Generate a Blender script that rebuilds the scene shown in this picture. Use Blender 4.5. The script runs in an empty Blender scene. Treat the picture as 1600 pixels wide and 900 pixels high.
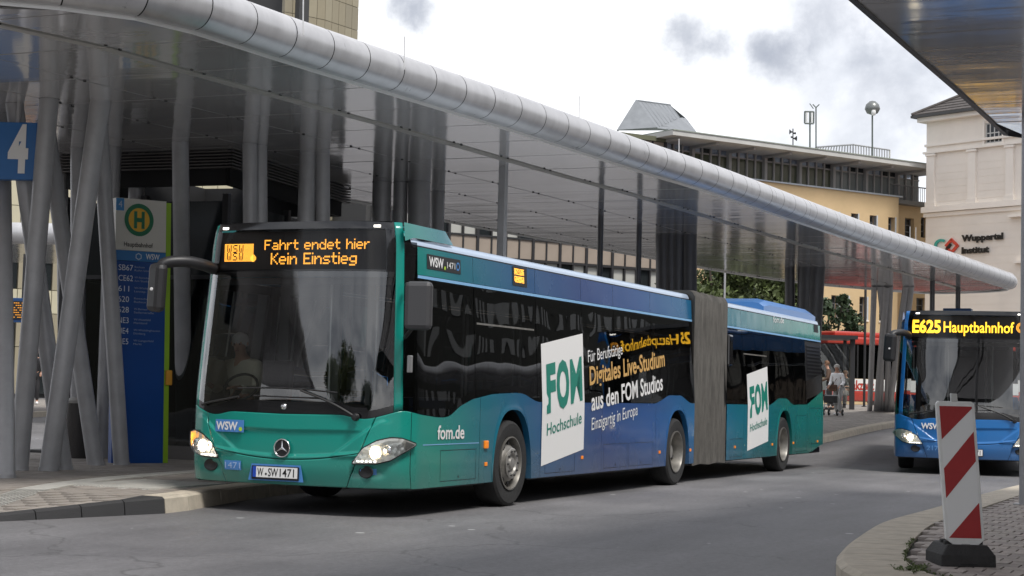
import bpy, bmesh, math, random
import numpy as np
from mathutils import Vector, Matrix
random.seed(7)
R = math.radians
SC = bpy.context.scene
COL = SC.collection
# ------------------------------------------------------------------ camera
CAMP = Vector((-14.671, -8.872, 1.268)); YAW, PIT, ROL, FPX = 0.412608, 0.0613708, 0.0257471, 2652.3
_fw = Vector((math.cos(PIT)*math.cos(YAW), math.cos(PIT)*math.sin(YAW), math.sin(PIT)))
_r = Vector((math.sin(YAW), -math.cos(YAW), 0)); _u = _r.cross(_fw)
CR = _r*math.cos(ROL) + _u*math.sin(ROL); CU = -_r*math.sin(ROL) + _u*math.cos(ROL)
cam_d = bpy.data.cameras.new('camera'); cam = bpy.data.objects.new('camera', cam_d); COL.objects.link(cam)
cam.matrix_world = Matrix(((CR.x, CU.x, -_fw.x, CAMP.x), (CR.y, CU.y, -_fw.y, CAMP.y), (CR.z, CU.z, -_fw.z, CAMP.z), (0, 0, 0, 1)))
cam_d.sensor_width = 36; cam_d.lens = 36*FPX/1600; cam_d.clip_end = 3000; cam_d.clip_start = .1
SC.camera = cam
SC.view_settings.view_transform = 'Standard'; SC.view_settings.look = 'None'
SC.view_settings.exposure = 1.05; SC.view_settings.gamma = 1
SUN_EL, SUN_AZ = R(56), R(-122)      # direction towards the sun: azimuth from +X
# ------------------------------------------------------------------ node helper
def nt(m):
    t = m.node_tree
    def N(kind, **kw):
        n = t.nodes.new('ShaderNode'+kind)
        for k, v in kw.items():
            if k.startswith('i_'):
                key = k[2:]; key = int(key) if key.isdigit() else key.replace('_', ' ')
                n.inputs[key].default_value = v
            else: setattr(n, k, v)
        return n
    def L(a, b): t.links.new(a, b)
    return N, L
# ------------------------------------------------------------------ world
W = bpy.data.worlds.new('World'); SC.world = W; W.use_nodes = True
W.node_tree.nodes.clear(); N, L = nt(W)
sky = N('TexSky', sky_type='NISHITA', sun_disc=False, sun_elevation=SUN_EL, sun_rotation=math.pi/2-SUN_AZ, air_density=1.0, dust_density=2.0)
tc = N('TexCoord'); mp = N('Mapping'); mp.inputs['Scale'].default_value = (1, 1, 2.3)
L(tc.outputs['Generated'], mp.inputs[0])
n1 = N('TexNoise', i_Scale=4.2, i_Detail=8, i_Roughness=.55, i_Distortion=.25); L(mp.outputs[0], n1.inputs['Vector'])
r1 = N('ValToRGB'); L(n1.outputs[0], r1.inputs[0])
e = r1.color_ramp.elements; e[0].position = .36; e[0].color = (2.7, 2.8, 3.15, 1); e[1].position = .62; e[1].color = (6.7, 6.7, 6.85, 1)
x_ = r1.color_ramp.elements.new(.45); x_.color = (4.3, 4.4, 4.7, 1)
def cloud(px, py, rad, amount, prev):
    d = (_fw + CR*((px-800)/FPX) - CU*((py-450)/FPX)).normalized()
    vm = N('VectorMath', operation='DISTANCE'); vm.inputs[1].default_value = d
    nz = N('TexNoise', i_Scale=22, i_Detail=9, i_Roughness=.6, i_Distortion=.1); L(tc.outputs['Generated'], nz.inputs['Vector'])
    L(tc.outputs['Generated'], vm.inputs[0])
    ad = N('Math', operation='MULTIPLY_ADD'); L(nz.outputs[0], ad.inputs[0]); ad.inputs[1].default_value = rad*3.2; L(vm.outputs['Value'], ad.inputs[2])
    mr = N('MapRange', interpolation_type='SMOOTHSTEP'); L(ad.outputs[0], mr.inputs['Value'])
    mr.inputs['From Min'].default_value = rad*1.35; mr.inputs['From Max'].default_value = rad*2.75
    mr.inputs['To Min'].default_value = amount; mr.inputs['To Max'].default_value = 0
    mx = N('MixRGB'); L(mr.outputs[0], mx.inputs[0]); L(prev, mx.inputs[1]); mx.inputs[2].default_value = (1.9, 2.0, 2.35, 1)
    return mx.outputs[0]
def bright(px, py, rad, amount, prev):
    d = (_fw + CR*((px-800)/FPX) - CU*((py-450)/FPX)).normalized()
    vm = N('VectorMath', operation='DISTANCE'); vm.inputs[1].default_value = d; L(tc.outputs['Generated'], vm.inputs[0])
    mr = N('MapRange', interpolation_type='SMOOTHSTEP'); L(vm.outputs['Value'], mr.inputs['Value'])
    mr.inputs['From Min'].default_value = rad*.3; mr.inputs['From Max'].default_value = rad
    mr.inputs['To Min'].default_value = amount; mr.inputs['To Max'].default_value = 0
    mx = N('MixRGB'); L(mr.outputs[0], mx.inputs[0]); L(prev, mx.inputs[1]); mx.inputs[2].default_value = (7.4, 7.4, 7.4, 1)
    return mx.outputs[0]
o = bright(850, 60, .20, .8, r1.outputs[0]); o = bright(620, 150, .2, .8, o)
o = cloud(1330, 190, .085, .36, o); o = cloud(620, -2, .030, .8, o); o = cloud(655, 8, .018, .5, o); o = cloud(1080, 58, .019, .75, o); o = cloud(1118, 72, .010, .5, o); o = cloud(1216, 92, .018, .72, o); o = cloud(1192, 74, .009, .45, o); o = cloud(978, 94, .018, .38, o); o = cloud(1030, 78, .010, .3, o); o = cloud(1420, 120, .04, .3, o)
o = cloud(1300, 20, .03, .45, o); o = cloud(735, 50, .008, .4, o)
mx = N('MixRGB'); mx.inputs[0].default_value = .9; L(sky.outputs[0], mx.inputs[1]); L(o, mx.inputs[2])
bg = N('Background'); bg.inputs[1].default_value = .1; L(mx.outputs[0], bg.inputs[0])
wo = N('OutputWorld'); L(bg.outputs[0], wo.inputs[0])
# ------------------------------------------------------------------ sun
sd = bpy.data.lights.new('sun', 'SUN'); sd.energy = 1.5; sd.angle = R(14); sd.color = (1, .96, .9)
so = bpy.data.objects.new('sun', sd); COL.objects.link(so)
sdir = Vector((math.cos(SUN_EL)*math.cos(SUN_AZ), math.cos(SUN_EL)*math.sin(SUN_AZ), math.sin(SUN_EL)))
so.rotation_euler = (-sdir).to_track_quat('-Z', 'Y').to_euler(); so.location = (0, -20, 40)
# ================================================================== helpers
def at(px, py, D):
    return CAMP + (_fw + CR*((px-800)/FPX) - CU*((py-450)/FPX))*D
def onz(px, py, z):
    d = _fw + CR*((px-800)/FPX) - CU*((py-450)/FPX); t = (z-CAMP.z)/d.z
    return CAMP + d*t
FH = Vector((math.cos(YAW), math.sin(YAW), 0)); RH = Vector((math.sin(YAW), -math.cos(YAW), 0))
def sstep(t): t = max(0, min(1, t)); return t*t*(3-2*t)
def H(x, y):
    v = Vector((x-CAMP.x, y-CAMP.y, 0)); D = v.dot(FH); s = v.dot(RH)/max(D, 1)
    if D < 34: return 0.0
    return .97*sstep((D-36)/28)*(.45+.55*sstep((s+.1)/.3))
def tag(o, label=None, cat=None, group=None, kind=None):
    if label: o['label'] = label
    if cat: o['category'] = cat
    if group: o['group'] = group
    if kind: o['kind'] = kind
    return o
def thing(name, loc, label, cat, group=None, rz=0):
    o = bpy.data.objects.new(name, None); COL.objects.link(o); o.location = loc; o.rotation_euler = (0, 0, rz)
    o.empty_display_size = .3
    return tag(o, label, cat, group)
def copy_tree(o, parent=None):
    c = o.copy(); COL.objects.link(c)
    if parent is not None:
        c.parent = parent; c.matrix_parent_inverse = o.matrix_parent_inverse
    for ch in list(o.children): copy_tree(ch, c)
    return c
class MB:
    def __init__(s): s.v = []; s.f = []; s.m = []
    def add(s, vs, fs, m=0):
        k = len(s.v); s.v += [tuple(v) for v in vs]; s.f += [tuple(i+k for i in f) for f in fs]; s.m += [m]*len(fs); return s
    def box(s, c, d, m=0, rot=None):
        hx, hy, hz = d[0]/2, d[1]/2, d[2]/2
        vs = [Vector((a*hx, b*hy, e*hz)) for a in (-1, 1) for b in (-1, 1) for e in (-1, 1)]
        if rot is not None: vs = [rot @ v for v in vs]
        c = Vector(c)
        return s.add([v+c for v in vs], [(0, 1, 3, 2), (4, 6, 7, 5), (0, 4, 5, 1), (2, 3, 7, 6), (0, 2, 6, 4), (1, 5, 7, 3)], m)
    def tube(s, pts, r, n=10, m=0, caps=True, ry=None):
        pts = [Vector(p) for p in pts]; rs = r if isinstance(r, (list, tuple)) else [r]*len(pts)
        vs = []; prev = None
        for i, p in enumerate(pts):
            d = (pts[min(i+1, len(pts)-1)]-pts[max(i-1, 0)]).normalized()
            if prev is None:
                a = Vector((0, 0, 1)) if abs(d.z) < .9 else Vector((1, 0, 0))
                u = d.cross(a).normalized()
            else: u = (prev - d*prev.dot(d)).normalized()
            prev = u; w = d.cross(u)
            for k in range(n):
                t = 2*math.pi*k/n; vs.append(p + u*math.cos(t)*rs[i] + w*math.sin(t)*(rs[i] if ry is None else ry))
        fs = [(i*n+k, i*n+(k+1) % n, (i+1)*n+(k+1) % n, (i+1)*n+k) for i in range(len(pts)-1) for k in range(n)]
        if caps: fs += [tuple(reversed(range(n))), tuple(range((len(pts)-1)*n, len(pts)*n))]
        return s.add(vs, fs, m)
    def lathe(s, prof, n=32, m=0, o=(0, 0, 0), axis='z', close=False):
        vs = []
        for (r, h) in prof:
            for k in range(n):
                t = 2*math.pi*k/n; a, b = r*math.cos(t), r*math.sin(t)
                v = {'z': (a, b, h), 'y': (a, h, b), 'x': (h, a, b)}[axis]
                vs.append((v[0]+o[0], v[1]+o[1], v[2]+o[2]))
        fs = [(i*n+k, i*n+(k+1) % n, (i+1)*n+(k+1) % n, (i+1)*n+k) for i in range(len(prof)-1) for k in range(n)]
        return s.add(vs, fs, m)
    def prism(s, poly, z0, z1, m=0, fn=None):
        n = len(poly); z0f = z0 if callable(z0) else (lambda x, y: z0); z1f = z1 if callable(z1) else (lambda x, y: z1)
        vs = [(p[0], p[1], z0f(*p)) for p in poly]+[(p[0], p[1], z1f(*p)) for p in poly]
        if fn: vs = [fn(v) for v in vs]
        return s.add(vs, [tuple(reversed(range(n))), tuple(range(n, 2*n))]+[(i, (i+1) % n, n+(i+1) % n, n+i) for i in range(n)], m)
    def grid(s, P, nu, nv, m=0, flip=False):
        vs = [P(i/nu, j/nv) for i in range(nu+1) for j in range(nv+1)]; w = nv+1
        fs = [(i*w+j, (i+1)*w+j, (i+1)*w+j+1, i*w+j+1) for i in range(nu) for j in range(nv)]
        if flip: fs = [tuple(reversed(f)) for f in fs]
        return s.add(vs, fs, m)
    def mesh(s, name, mats, smooth=False):
        me = bpy.data.meshes.new(name); me.from_pydata(s.v, [], s.f)
        if not isinstance(mats, (list, tuple)): mats = [mats]
        for m in mats: me.materials.append(m)
        if len(mats) > 1: me.polygons.foreach_set('material_index', s.m)
        me.validate(); me.update()
        if smooth is not False:
            me.polygons.foreach_set('use_smooth', [True]*len(me.polygons))
            if smooth is not True: me.set_sharp_from_angle(angle=R(smooth))
        return me
    def build(s, name, mats, parent=None, smooth=False, bevel=0, fixn=False, solid=0):
        me = s.mesh(name, mats, smooth)
        if fixn:
            b = bmesh.new(); b.from_mesh(me); bmesh.ops.recalc_face_normals(b, faces=b.faces); b.to_mesh(me); b.free()
        o = bpy.data.objects.new(name, me); COL.objects.link(o)
        if parent is not None: o.parent = parent
        if solid:
            k = o.modifiers.new('thickness', 'SOLIDIFY'); k.thickness = solid; k.offset = -1
        if bevel:
            k = o.modifiers.new('bevel', 'BEVEL'); k.width = bevel; k.segments = 2; k.limit_method = 'ANGLE'; k.angle_limit = R(40)
        return o
def inst(name, me, parent=None, loc=(0, 0, 0), rz=0):
    o = bpy.data.objects.new(name, me); COL.objects.link(o); o.location = loc; o.rotation_euler = (0, 0, rz)
    if parent is not None: o.parent = parent
    return o
def textgeo(s, bold=0.0, extr=0.0, res=3):
    c = bpy.data.curves.new('tmp', 'FONT'); c.body = s; c.offset = bold; c.extrude = extr; c.resolution_u = res; c.size = 1
    o = bpy.data.objects.new('tmp', c); COL.objects.link(o)
    dg = bpy.context.evaluated_depsgraph_get(); me = bpy.data.meshes.new_from_object(o.evaluated_get(dg))
    vs = [tuple(v.co) for v in me.vertices]; fs = [tuple(p.vertices) for p in me.polygons]
    bpy.data.objects.remove(o); bpy.data.curves.remove(c); bpy.data.meshes.remove(me)
    return vs, fs
def textmb(mb, s, fn, w=None, h=None, bold=0.0, m=0, capref=.69, thick=0):
    """text laid out to width w and cap height h, mapped by fn(tx, ty, tz)."""
    vs, fs = textgeo(s, bold, 0.5 if thick else 0)
    x0 = min(v[0] for v in vs); x1 = max(v[0] for v in vs)
    sy = h/capref; sx = (w/(x1-x0)) if w else sy
    return mb.add([fn((v[0]-x0)*sx, v[1]*sy, v[2]*2*thick if thick else 0) for v in vs], fs, m)
# ================================================================== materials
MATS = {}
def mat(name, col, rough=.6, metal=0, spec=.5, coat=0, bump=0, bscale=20, var=0, vscale=3, emit=None, estr=0, detail=4, stretch=None, rvar=0, alpha=None):
    if name in MATS: return MATS[name]
    m = bpy.data.materials.new(name); m.use_nodes = True; MATS[name] = m; N, L = nt(m)
    b = m.node_tree.nodes['Principled BSDF']
    b.inputs['Base Color'].default_value = (*col, 1); b.inputs['Roughness'].default_value = rough; b.inputs['Metallic'].default_value = metal
    b.inputs['Specular IOR Level'].default_value = spec; b.inputs['Coat Weight'].default_value = coat; b.inputs['Coat Roughness'].default_value = .08
    if emit: b.inputs['Emission Color'].default_value = (*emit, 1); b.inputs['Emission Strength'].default_value = estr
    if bump or var or rvar:
        tc = N('TexCoord'); mp = N('Mapping'); L(tc.outputs['Object'], mp.inputs[0])
        if stretch: mp.inputs['Scale'].default_value = stretch
    if var or rvar:
        n = N('TexNoise', i_Scale=vscale, i_Detail=5, i_Roughness=.65); L(mp.outputs[0], n.inputs['Vector'])
    if var:
        r = N('MapRange'); L(n.outputs[0], r.inputs['Value']); r.inputs['From Min'].default_value = .3; r.inputs['From Max'].default_value = .7
        r.inputs['To Min'].default_value = 1-var; r.inputs['To Max'].default_value = 1+var
        mx = N('VectorMath', operation='SCALE'); mx.inputs[0].default_value = col; L(r.outputs[0], mx.inputs['Scale']); L(mx.outputs[0], b.inputs['Base Color'])
    if rvar:
        r = N('MapRange'); L(n.outputs[0], r.inputs['Value']); r.inputs['From Min'].default_value = .3; r.inputs['From Max'].default_value = .7
        r.inputs['To Min'].default_value = max(0, rough-rvar); r.inputs['To Max'].default_value = rough+rvar; L(r.outputs[0], b.inputs['Roughness'])
    if bump:
        n = N('TexNoise', i_Scale=bscale, i_Detail=detail); L(mp.outputs[0], n.inputs['Vector'])
        bp = N('Bump', i_Strength=bump, i_Distance=.02); L(n.outputs[0], bp.inputs['Height']); L(bp.outputs[0], b.inputs['Normal'])
    return m
def glass_mat(name, tint, refl=1.0, rough=.01, wav=.04, mul=1.15):
    if name in MATS: return MATS[name]
    m = bpy.data.materials.new(name); m.use_nodes = True; MATS[name] = m; N, L = nt(m); m.node_tree.nodes.clear()
    tr = N('BsdfTransparent'); tr.inputs[0].default_value = (*tint, 1)
    gl = N('BsdfGlossy', i_Roughness=rough); gl.inputs[0].default_value = (refl, refl, refl, 1)
    fr = N('Fresnel', i_IOR=1.52); mx = N('MixShader'); out = N('OutputMaterial')
    tc = N('TexCoord'); n = N('TexNoise', i_Scale=.9, i_Detail=1); L(tc.outputs['Object'], n.inputs['Vector'])
    bp = N('Bump', i_Strength=wav, i_Distance=.2); L(n.outputs[0], bp.inputs['Height'])
    ad = N('Math', operation='MULTIPLY'); L(fr.outputs[0], ad.inputs[0]); ad.inputs[1].default_value = mul; ad.use_clamp = True
    L(bp.outputs[0], gl.inputs['Normal']); L(ad.outputs[0], mx.inputs[0]); L(tr.outputs[0], mx.inputs[1]); L(gl.outputs[0], mx.inputs[2]); L(mx.outputs[0], out.inputs[0])
    return m
def bus_paint(name, stops, xlen):
    m = bpy.data.materials.new(name); m.use_nodes = True; N, L = nt(m); b = m.node_tree.nodes['Principled BSDF']
    tc = N('TexCoord'); sp = N('SeparateXYZ'); L(tc.outputs['Object'], sp.inputs[0])
    zz = N('Math', operation='MULTIPLY_ADD'); L(sp.outputs[2], zz.inputs[0]); zz.inputs[1].default_value = .35; L(sp.outputs[0], zz.inputs[2])
    dv = N('Math', operation='DIVIDE'); L(zz.outputs[0], dv.inputs[0]); dv.inputs[1].default_value = xlen
    r = N('ValToRGB'); L(dv.outputs[0], r.inputs[0]); els = r.color_ramp.elements
    for i, (p, c) in enumerate(stops):
        e = els[i] if i < 2 else els.new(p)
        e.position = p; e.color = (*c, 1)
    n = N('TexNoise', i_Scale=1.5, i_Detail=6); L(tc.outputs['Object'], n.inputs['Vector'])
    # road dirt low on the skirts
    dr = N('MapRange'); L(sp.outputs[2], dr.inputs['Value']); dr.inputs['From Min'].default_value = .25; dr.inputs['From Max'].default_value = .75; dr.inputs['To Min'].default_value = .8; dr.inputs['To Max'].default_value = 0
    ml = N('Math', operation='MULTIPLY'); L(dr.outputs[0], ml.inputs[0]); L(n.outputs[0], ml.inputs[1])
    mx = N('MixRGB'); L(ml.outputs[0], mx.inputs[0]); L(r.outputs[0], mx.inputs[1]); mx.inputs[2].default_value = (.09, .085, .075, 1)
    L(mx.outputs[0], b.inputs['Base Color'])
    rr = N('MapRange'); L(n.outputs[0], rr.inputs['Value']); rr.inputs['To Min'].default_value = .16; rr.inputs['To Max'].default_value = .36; L(rr.outputs[0], b.inputs['Roughness'])
    b.inputs['Coat Weight'].default_value = .3; b.inputs['Coat Roughness'].default_value = .06; b.inputs['Specular IOR Level'].default_value = .35
    n2 = N('TexNoise', i_Scale=1.1, i_Detail=2); L(tc.outputs['Object'], n2.inputs['Vector'])
    bp = N('Bump', i_Strength=.06, i_Distance=.15); L(n2.outputs[0], bp.inputs['Height']); L(bp.outputs[0], b.inputs['Normal']); L(bp.outputs[0], b.inputs['Coat Normal'])
    MATS[name] = m; return m
teal = (.008, .265, .215)
P_TEAL = bus_paint('bus_wrap_paint', [(0, teal), (1, (.012, .22, .17)), (.06, (.006, .235, .185)), (.125, (.008, .145, .19)), (.22, (.014, .085, .21)), (.33, (.018, .052, .185)), (.44, (.022, .08, .25)), (.55, (.018, .125, .28)), (.68, (.01, .15, .21)), (.85, (.009, .15, .14))], 18.0)
P_BLUE = bus_paint('blue_bus_paint', [(0, (.016, .15, .43)), (1, (.016, .15, .43))], 12.0)
P_RED = bus_paint('red_bus_paint', [(0, (.42, .05, .035)), (1, (.42, .05, .035))], 12.0)
BLACK = mat('gloss_black', (.006, .006, .007), .12, coat=.5)
MBLACK = mat('matt_black', (.012, .012, .013), .55)
DGREY = mat('dark_grey_plastic', (.035, .035, .038), .5, bump=.2, bscale=200)
RUBBER = mat('rubber', (.018, .018, .018), .8, bump=.3, bscale=60, var=.3, vscale=6)
STEEL = mat('rim_steel', (.23, .22, .2), .45, .6, var=.25, vscale=9)
CHROME = mat('chrome', (.75, .75, .76), .12, 1)
WGLASS = glass_mat('windscreen_glass', (.60, .63, .63), .95, mul=2.8)
SGLASS = glass_mat('tinted_side_glass', (.16, .165, .17), .9, wav=.045)
DISPG = glass_mat('display_glass', (.85, .85, .85), .5, wav=.0)
CLEAR = glass_mat('clear_glass', (.85, .88, .87), .9)
PAVG = glass_mat('shelter_glass', (.32, .36, .36), .9, wav=.03)
WHITE = mat('white_print', (.78, .78, .77), .35)
PGREEN = mat('green_print', (.012, .21, .155), .35)
OCHRE = mat('ochre_print', (.62, .37, .12), .35)
LED = mat('amber_led', (.3, .1, .01), .4, emit=(1, .42, .045), estr=1.35)
LEDD = mat('unlit_led', (.03, .028, .026), .5)
LAMPE = mat('lamp_glow', (1, .9, .75), .3, emit=(1, .84, .58), estr=5.0)
DRL = mat('small_lamp_glow', (1, 1, 1), .3, emit=(1, .95, .85), estr=1.5)
AMBER = mat('amber_reflector', (.75, .2, .01), .25, emit=(1, .3, .02), estr=.12)
AMBERON = mat('lit_indicator', (.9, .35, .02), .25, emit=(1, .45, .03), estr=1.1)
RAIL = mat('roof_rail_metal', (.42, .52, .66), .3, .15, coat=.4)
STRIPE = mat('light_blue_strip', (.2, .42, .68), .35)
SEAM = mat('panel_joint', (.004, .006, .012), .6)
BLOGO = mat('blue_print', (.07, .23, .55), .35)
LIME = mat('lime_print', (.42, .62, .03), .4)
GREYW = mat('pale_roof', (.45, .5, .55), .5)
COLM = mat('column_paint', (.37, .37, .38), .38, .15, var=.12, vscale=3, bump=.05, bscale=90, rvar=.08)
CONC = mat('kerb_concrete', (.46, .41, .335), .85, var=.16, vscale=6, bump=.4, bscale=120)
# ---- asphalt
def asphalt():
    m = bpy.data.materials.new('asphalt'); m.use_nodes = True; N, L = nt(m); b = m.node_tree.nodes['Principled BSDF']
    tc = N('TexCoord')
    n1 = N('TexNoise', i_Scale=.35, i_Detail=6, i_Roughness=.62); L(tc.outputs['Object'], n1.inputs['Vector'])
    n2 = N('TexNoise', i_Scale=16, i_Detail=9, i_Roughness=.9); L(tc.outputs['Object'], n2.inputs['Vector'])
    mpp = N('Mapping'); mpp.inputs['Scale'].default_value = (.25, 1.6, 1); L(tc.outputs['Object'], mpp.inputs[0])
    n3 = N('TexNoise', i_Scale=1.1, i_Detail=5, i_Roughness=.6); L(mpp.outputs[0], n3.inputs['Vector'])
    r1 = N('ValToRGB'); L(n1.outputs[0], r1.inputs[0]); e = r1.color_ramp.elements
    e[0].position = .3; e[0].color = (.098, .096, .101, 1); e[1].position = .7; e[1].color = (.170, .167, .172, 1)
    r3 = N('MapRange'); L(n3.outputs[0], r3.inputs['Value']); r3.inputs['From Min'].default_value = .3; r3.inputs['From Max'].default_value = .7; r3.inputs['To Min'].default_value = .84; r3.inputs['To Max'].default_value = 1.14
    r2 = N('MapRange'); L(n2.outputs[0], r2.inputs['Value']); r2.inputs['From Min'].default_value = .25; r2.inputs['From Max'].default_value = .75; r2.inputs['To Min'].default_value = .45; r2.inputs['To Max'].default_value = 1.6
    m1 = N('Math', operation='MULTIPLY'); L(r2.outputs[0], m1.inputs[0]); L(r3.outputs[0], m1.inputs[1])
    sc = N('VectorMath', operation='SCALE'); L(r1.outputs[0], sc.inputs[0]); L(m1.outputs[0], sc.inputs['Scale'])
    # cracks
    wn = N('TexNoise', i_Scale=1.2, i_Detail=5); L(tc.outputs['Object'], wn.inputs['Vector'])
    wm = N('VectorMath', operation='MULTIPLY_ADD'); L(wn.outputs['Color'], wm.inputs[0]); wm.inputs[1].default_value = (1.2, 1.2, 0); L(tc.outputs['Object'], wm.inputs[2])
    vo = N('TexVoronoi', feature='DISTANCE_TO_EDGE', i_Scale=.22); L(wm.outputs[0], vo.inputs['Vector'])
    cr = N('MapRange'); L(vo.outputs['Distance'], cr.inputs['Value']); cr.inputs['From Min'].default_value = .0; cr.inputs['From Max'].default_value = .005; cr.inputs['To Min'].default_value = .5; cr.inputs['To Max'].default_value = 0
    mx = N('MixRGB'); L(cr.outputs[0], mx.inputs[0]); L(sc.outputs[0], mx.inputs[1]); mx.inputs[2].default_value = (.03, .03, .03, 1)
    # pale specks (trodden gum)
    v2 = N('TexVoronoi', i_Scale=2.6, i_Randomness=1); L(tc.outputs['Object'], v2.inputs['Vector'])
    wn2 = N('TexWhiteNoise'); L(v2.outputs['Position'], wn2.inputs['Vector'])
    rad = N('MapRange'); L(wn2.outputs[0], rad.inputs['Value']); rad.inputs['From Min'].default_value = .72; rad.inputs['To Min'].default_value = 0; rad.inputs['To Max'].default_value = .13
    lt = N('Math', operation='LESS_THAN'); L(v2.outputs['Distance'], lt.inputs[0]); L(rad.outputs[0], lt.inputs[1])
    m3 = N('Math', operation='MULTIPLY'); L(lt.outputs[0], m3.inputs[0]); m3.inputs[1].default_value = .9
    mx2 = N('MixRGB'); L(m3.outputs[0], mx2.inputs[0]); L(mx.outputs[0], mx2.inputs[1]); mx2.inputs[2].default_value = (.42, .42, .42, 1)
    L(mx2.outputs[0], b.inputs['Base Color'])
    rr = N('MapRange'); L(n1.outputs[0], rr.inputs['Value']); rr.inputs['To Min'].default_value = .5; rr.inputs['To Max'].default_value = .78; L(rr.outputs[0], b.inputs['Roughness'])
    bp = N('Bump', i_Strength=.6, i_Distance=.006); L(n2.outputs[0], bp.inputs['Height']); L(bp.outputs[0], b.inputs['Normal'])
    return m
ASPH = asphalt()
# ---- paving stones with running-bond joints for the parts too far to build singly
def paving(name, col, var=.12):
    m = bpy.data.materials.new(name); m.use_nodes = True; N, L = nt(m); b = m.node_tree.nodes['Principled BSDF']
    tc = N('TexCoord'); br = N('TexBrick'); L(tc.outputs['Object'], br.inputs['Vector'])
    br.inputs['Scale'].default_value = 1; br.inputs['Brick Width'].default_value = .3; br.inputs['Row Height'].default_value = .15; br.inputs['Mortar Size'].default_value = .006
    br.inputs['Color1'].default_value = (*[c*(1-var) for c in col], 1); br.inputs['Color2'].default_value = (*[c*(1+var) for c in col], 1); br.inputs['Mortar'].default_value = (*[c*.35 for c in col], 1)
    n = N('TexNoise', i_Scale=1.3, i_Detail=7, i_Roughness=.65); L(tc.outputs['Object'], n.inputs['Vector'])
    r = N('MapRange'); L(n.outputs[0], r.inputs['Value']); r.inputs['From Min'].default_value = .3; r.inputs['From Max'].default_value = .7; r.inputs['To Min'].default_value = .75; r.inputs['To Max'].default_value = 1.2
    sc = N('VectorMath', operation='SCALE'); L(br.outputs[0], sc.inputs[0]); L(r.outputs[0], sc.inputs['Scale']); L(sc.outputs[0], b.inputs['Base Color'])
    b.inputs['Roughness'].default_value = .8
    bp = N('Bump', i_Strength=.5, i_Distance=.01); L(br.outputs['Fac'], bp.inputs['Height']); bp.invert = True; L(bp.outputs[0], b.inputs['Normal'])
    return m
PAVE = paving('platform_paving', (.26, .235, .21))
BRICKM = mat('paving_brick', (.25, .215, .195), .85, var=.18, vscale=5, bump=.4, bscale=90)
JOINT = mat('joint_sand', (.035, .032, .026), .95)
# ================================================================== GROUND
def ground():
    xs = np.concatenate([np.linspace(-400, -40, 7), np.linspace(-30, 120, 76), np.linspace(150, 900, 8)])
    ys = np.concatenate([np.linspace(-500, -60, 7), np.linspace(-50, 80, 66), np.linspace(110, 700, 8)])
    vs = [(x, y, H(x, y)) for x in xs for y in ys]; w = len(ys)
    fs = [(i*w+j, (i+1)*w+j, (i+1)*w+j+1, i*w+j+1) for i in range(len(xs)-1) for j in range(w-1)]
    mb = MB(); mb.add(vs, fs); tag(mb.build('road', ASPH, smooth=True), 'grey asphalt bus lane with fine cracks, pale specks and dark stains', None, kind='structure')
ground()
KZ = .16
def resample(pts, step):
    out = [Vector(pts[0])]
    for a, b in zip(pts[:-1], pts[1:]):
        a, b = Vector(a), Vector(b); n = max(1, round((b-a).length/step))
        out += [a.lerp(b, (i+1)/n) for i in range(n)]
    return out
def catmull(pts, n=6):
    P = [Vector(p) for p in pts]; out = []
    for i in range(len(P)-1):
        p0, p1, p2, p3 = P[max(i-1, 0)], P[i], P[i+1], P[min(i+2, len(P)-1)]
        for k in range(n):
            t = k/n; out.append(.5*((2*p1)+(-p0+p2)*t+(2*p0-5*p1+4*p2-p3)*t*t+(-p0+3*p1-3*p2+p3)*t**3))
    out.append(P[-1]); return out
def even(pts, step):
    """points at equal arc distance along a polyline"""
    P = [Vector(p) for p in pts]; d = [0]
    for a, b in zip(P[:-1], P[1:]): d.append(d[-1]+(b-a).length)
    n = max(1, round(d[-1]/step)); out = []; j = 0
    for i in range(n+1):
        t = d[-1]*i/n
        while j < len(P)-2 and d[j+1] < t: j += 1
        k = (t-d[j])/max(1e-9, d[j+1]-d[j]); out.append(P[j].lerp(P[j+1], k))
    return out
def sheet(front, back, zf, n=1):
    mb = MB(); w = n+1; vs = []
    for a, b in zip(front, back):
        for k in range(w): p = a.lerp(b, k/n); vs.append((p.x, p.y, zf(p.x, p.y)))
    fs = [(i*w+k, (i+1)*w+k, (i+1)*w+k+1, i*w+k+1) for i in range(len(front)-1) for k in range(n)]
    mb.add(vs, fs); return mb
# ---- left island under the canopy
k37 = at(1398, 676, 50.5)
kerb_line = catmull([(-14, 5.2), (-8, 3.3), (-4.6, 2.05), (-2.5, 1.36), (-.96, .93), (-.5, .86), (.14, 1.02), (1.46, 1.33), (3.11, 1.59), (5.5, 1.72), (10, 1.68), (18, 1.5), (27, 1.25), (k37.x, k37.y), (46, -1.0), (56, -4)], 6)
def kz(x): return KZ if x > -.9 else .035+(KZ-.035)*max(0, min(1, (x+3.1)/2.2))
kl = even(kerb_line, .5)
back_line = [Vector((p.x+2.5, 9.2 if p.x < 12 else 9.2-(p.x-12)*.05 if p.x < 60 else 6)) for p in kl]
def offs(line, d):
    out = []
    for i, p in enumerate(line):
        t = (line[min(i+1, len(line)-1)]-line[max(i-1, 0)]).normalized(); out.append(p+Vector((-t.y, t.x))*d)
    return out
inner = [a if p.x > -1.05 else b for p, a, b in zip(kl, offs(kl, .30), offs(kl, .10))]
isl = sheet(inner, back_line, lambda x, y: H(x, y)+kz(x)-.001, 10).build('platform', PAVE, smooth=True)
tag(isl, 'brown paved bus platform under the long canopy', None, kind='structure')
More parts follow.
